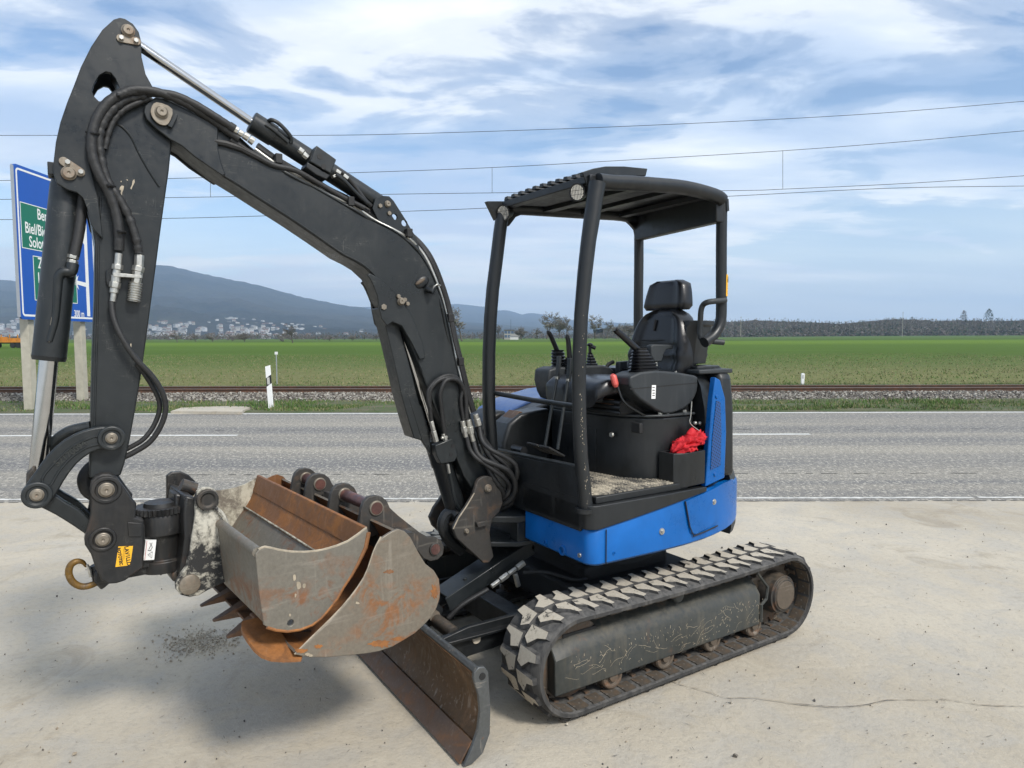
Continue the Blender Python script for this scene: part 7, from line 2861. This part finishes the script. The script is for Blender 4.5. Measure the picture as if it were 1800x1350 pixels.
# dark patches: bright rubbed rim of the near plate
rim_ = mp_b([(455, 967), (466, 962), (489, 967), (512, 970.5), (536, 971), (558, 969), (578, 964.5), (612, 952), (645, 928)], YA)
MB().tube([(a, YA - .004, b + .001) for a, b in rim_], .0042, 6, smooth=2).build('rubbed_rim', MT['pale_mark'], nb)
edge_pts = mp_b([(648, 936), (643, 962), (630, 990), (618, 1012), (604, 1033), (593, 1053), (579, 1071), (565, 1087), (549, 1099), (528, 1107), (506, 1110), (486, 1108), (470, 1103)], YA)
MB().tube([(a, YA - .004, b) for a, b in edge_pts], [.010, .010, .0085, .007, .0065, .0065, .0065, .0065, .0065, .0065, .0065, .0065, .0065], 8).build('weld_bead', MT['rust'], nb)
for blob in ([(515, 1012), (519, 1010), (520, 1018), (516, 1021)], [(521, 1024), (527, 1023), (529, 1032), (523, 1036)], [(532, 1027), (537, 1026), (536, 1033), (532, 1033)], [(508, 1079), (511, 1079), (511, 1083), (508, 1083)], [(518, 1044), (521, 1044), (520, 1049), (518, 1050)]):
    MB().prism(rounded(mp_b(blob, YA), 2), 'y', YA - .001, YA + .0015).build('mortar_spot', MT['pale_mark'], nb)

# ================================================================ the large bucket underneath
bigb = bucket_root('digging_bucket', 'larger toothed bucket with rusty lip and four ears, cradling the smaller bucket')
YB2 = .68
nearb = [(700, 930), (690, 934), (680, 940), (671, 946), (663, 958), (658, 970), (648, 1000), (641, 1016), (624, 1042), (603, 1067), (576, 1096), (548, 1122), (519, 1151), (545, 1156), (580, 1155.5), (620, 1151.6), (645, 1149), (667, 1145), (690, 1137), (709, 1126), (730, 1113), (747, 1097), (760, 1083), (768, 1068), (773, 1052), (774, 1040), (772, 1018), (763, 1003), (748, 991), (735, 970), (722, 945), (712, 934)]
nb2 = MB().prism(mp_b(nearb, YB2), 'y', YB2 - .014, YB2).build('side_plate', MT['steel_b'], bigb, bevel=.003)
MB().prism(mp_b(nearb, YB2), 'y', -YB2, -YB2 + .014).build('side_plate', MT['rust'], bigb)
shb = mp_b([(519, 1149), (545, 1154), (580, 1154), (620, 1150), (645, 1147), (667, 1143), (690, 1135), (709, 1124), (729, 1111), (746, 1095), (758, 1082), (766, 1067), (771, 1052), (772, 1040), (770, 1018), (761, 1005), (746, 993), (733, 972), (721, 950), (711, 938)], YB2)
sheet(shb, -YB2 + .014, YB2 - .014, .010, 'bucket_shell', bigb, [MT['steel_b'], MT['rust']], lambda i: 1)
lipe = mp_b([(671, 944), (658, 970), (641, 1016), (603, 1067), (548, 1122), (519, 1151)], YB2)
MB().tube([(a, YB2 - .006, b) for a, b in lipe], .0035, 6, smooth=3).build('worn_edge', MT['pale_mark'], nb2)
# tongue shaped lip at the near corner
tongue = []
A0 = BK.M(519, 1150, YB2)
pl = [(532, 1150, .664), (530, 1157, .678), (519, 1158, .678), (498, 1158.5, .675), (477, 1157, .655), (460, 1151, .62), (447, 1140, .585), (435, 1124, .53), (426, 1109, .47), (424, 1100, .44), (426, 1092, .42), (450, 1086, .42), (470, 1082, .42), (500, 1120, .55)]
topv = [BK.M(a, b, y) for a, b, y in pl]
botv = [v + Vector((.002, 0, -.012)) for v in topv]
n = len(topv)
ctr_ = sum(topv, Vector()) / n
fs = [(i, (i + 1) % n, 2 * n) for i in range(n)] + [((i + 1) % n, i, i + n) for i in range(n)] + [((i + 1) % n, i + n, (i + 1) % n + n) for i in range(n)] + [((i + 1) % n + n, i + n, 2 * n + 1) for i in range(n)]
MB().add(topv + botv + [ctr_, ctr_ - Vector((0, 0, .012))], fs).build('lip_plate', MT['rust'], bigb, smooth=20)
lp0 = mp_b([(519, 1149), (560, 1128)], YB2)
MB().prism([(lp0[0][0] + .05, lp0[0][1] - .012), (lp0[0][0] + .05, lp0[0][1]), (lp0[0][0] - .15, lp0[0][1] - .035), (lp0[0][0] - .15, lp0[0][1] - .05)], 'y', -YB2 + .014, .45).build('cutting_edge', MT['rustdark'], bigb, bevel=.003)
for (tx, ty), (rx_, ry_), y in (((398, 1120), (436, 1100), .30), ((374, 1091), (424, 1070), .13), ((352, 1065), (412, 1040), -.03)):
    tip, root = BK.M(tx, ty, y), BK.M(rx_, ry_, y)
    d = (tip - root)
    up_ = Vector((0, 0, 1))
    def rect(p, w, h):
        return [tuple(p + Vector((0, w, h))), tuple(p + Vector((0, -w, h))), tuple(p + Vector((0, -w, -h))), tuple(p + Vector((0, w, -h)))]
    MB().loft([rect(root - d * .6, .032, .026), rect(root, .030, .024), rect(root + d * .25, .026, .018), rect(root + d * .7, .017, .009), rect(tip, .010, .004)][::-1]).build('tooth', MT['rustdark'], bigb, bevel=.003)
    MB().loft([rect(root - d * 1.6 + Vector((0, 0, -.0)), .036, .034), rect(root - d * .2, .036, .030)][::-1]).build('tooth_adapter', MT['rustdark'], bigb, bevel=.005)
# scaly rust on the large side plate
for (cx_, cy_, rx_, ry_, sd) in ((668, 1131, 24, 9, 1), (698, 1123, 10, 5, 2), (530, 1144, 14, 5, 3), (764, 1040, 6, 14, 4), (684, 1005, 9, 4, 5), (560, 1136, 9, 4, 6)):
    rr2 = random.Random(sd)
    P = []
    for k in range(44):
        a = 2 * math.pi * k / 44
        f_ = .55 + .6 * abs(mnoise.noise(Vector((math.cos(a) * 2.2, math.sin(a) * 2.2, sd * 3.1)))) * 1.5 + rr2.uniform(-.10, .10)
        P.append((cx_ + math.cos(a) * rx_ * f_, cy_ + math.sin(a) * ry_ * f_))
    MB().prism(mp_b(P, YB2), 'y', YB2 - .001, YB2 + .0012).build('rust_scale', MT['rust'], nb2)
for (cx_, cy_, r2_, sd) in ((541, 1150, 5, 8), (546, 1152, 4, 9), (628, 1060, 4, 10)):
    P = [(cx_ + math.cos(2 * math.pi * k / 18) * r2_ * (.6 + .5 * random.random()), cy_ + math.sin(2 * math.pi * k / 18) * r2_ * .6 * (.6 + .5 * random.random())) for k in range(18)]
    MB().prism(mp_b(P, YB2), 'y', YB2 - .001, YB2 + .0022).build('mortar_spot', MT['pale_mark'], nb2)
# ears with their pins
EY = [(.385, 661, 893, 765, 965), (.07, 612, 868, None, None), (-.22, 563, 844, None, None), (-.40, 533, 830, None, None)]
E0, E1 = BK.M(661, 893, .385), BK.M(765, 965, .385)
hull = []
d = (E1 - E0)
an = math.atan2(d.z, d.x)


def ear_poly(big):
    P = []
    for k in range(9):
        a = an + R(95 + 170 * k / 8)
        P.append((E0.x + .055 * math.cos(a), E0.z + .055 * math.sin(a)))
    P = P[::-1] if False else P
    mid = E0.lerp(E1, .45)
    low = [(mid.x, mid.z - .075)]
    Q = []
    for k in range(9):
        a = an + R(-85 + 170 * k / 8)
        Q.append((E1.x + .040 * math.cos(a), E1.z + .040 * math.sin(a)))
    upm = [(mid.x, mid.z + .030)]
    side = math.cos(an) < 0
    return P, low, Q, upm


# polygon round the two eyes, taken from the photo on the ear's own plane
ep1 = [(636, 893), (640, 882), (648, 874), (660, 871), (671, 873), (680, 880), (686, 893), (700, 906), (720, 922), (738, 936), (752, 944), (766, 944), (776, 950), (781, 962), (779, 975), (770, 984), (757, 987), (745, 982), (733, 968), (712, 958), (692, 950), (668, 940), (652, 945), (636, 958), (629, 950), (630, 925), (634, 905)]
hook_px = [(636, 893), (640, 882), (648, 874), (660, 871), (671, 873), (680, 880), (686, 893), (690, 905), (684, 915), (670, 914), (655, 922), (644, 935), (630, 945), (628, 934), (632, 912)]
for i, (y, *_r) in enumerate(EY):
    poly = ep1
    e = MB().prism(mp_b(poly, .385 + .012), 'y', y - .012, y + .012).build('bucket_ear', MT['bracket'], bigb, bevel=.004)
    for (px, py, r_) in ((661, 893, .033), (764, 965, .030)):
        q = BK.M(px, py, .397)
        MB().tube([(q.x, y + .010, q.z), (q.x, y + .020, q.z), (q.x, y + .020, q.z), (q.x, y + .016, q.z)], [r_, r_ * .94, r_ * .62, r_ * .58], 24).build('eye_boss', MT['bracket' if px > 700 else 'pin'], e, bevel=.002)
for y0, y1 in ((.395, .04), (-.21, -.42)):
    for (px, py, r_) in ((661, 893, .026), (764, 965, .024)):
        q = BK.M(px, py, .397)
        MB().cyl((q.x, y0 + .012, q.z), (q.x, y1 - .012, q.z), r_, 20).build('coupling_pin', MT['pinred'], bigb)
q, q2 = BK.M(690, 916, .39), BK.M(640, 940, .39)
MB().prism([(q.x, q.z), (q.x - .16, q.z - .12), (q.x - .20, q.z - .20), (q2.x - .10, q2.z - .10), (q2.x, q2.z - .03)], 'y', -.40, .37).build('ear_bridge', MT['bracket'], bigb, bevel=.006)
q = BK.M(668, 905, .2)
MB().prism(mp_b([(664, 903), (700, 912), (752, 950), (740, 968), (690, 945), (660, 930)], .39), 'y', -.19, .06).build('ear_gusset', MT['bracket'], bigb, bevel=.006)
q = BK.M(686, 945, .39)
MB().cyl((q.x - .02, -.5, q.z), (q.x - .02, .52, q.z), .048, 20).build('top_tube', MT['bracket'], bigb)

HAZE = 1.3e-4

# ================================================================ air between the viewer and the hills
hz_obj = MB().box((-11500, -60, -1.4), (11500, 11600, 640)).build('haze', None or MT['white'], None, smooth=0)
hz_obj.data.materials.clear()
hm = bpy.data.materials.new('haze')
hm.use_nodes = True
hn_ = hm.node_tree.nodes
hn_.clear()
pv_ = hn_.new('ShaderNodeVolumePrincipled')
pv_.inputs['Color'].default_value = (.58, .76, 1, 1)
pv_.inputs['Density'].default_value = HAZE
pv_.inputs['Anisotropy'].default_value = .2
ho = hn_.new('ShaderNodeOutputMaterial')
hm.node_tree.links.new(pv_.outputs[0], ho.inputs['Volume'])
hz_obj.data.materials.append(hm)
hz_obj['kind'] = 'stuff'
print('objects', len(scene.objects), 'tris', sum(len(o.data.polygons) for o in scene.objects if o.type == 'MESH'))
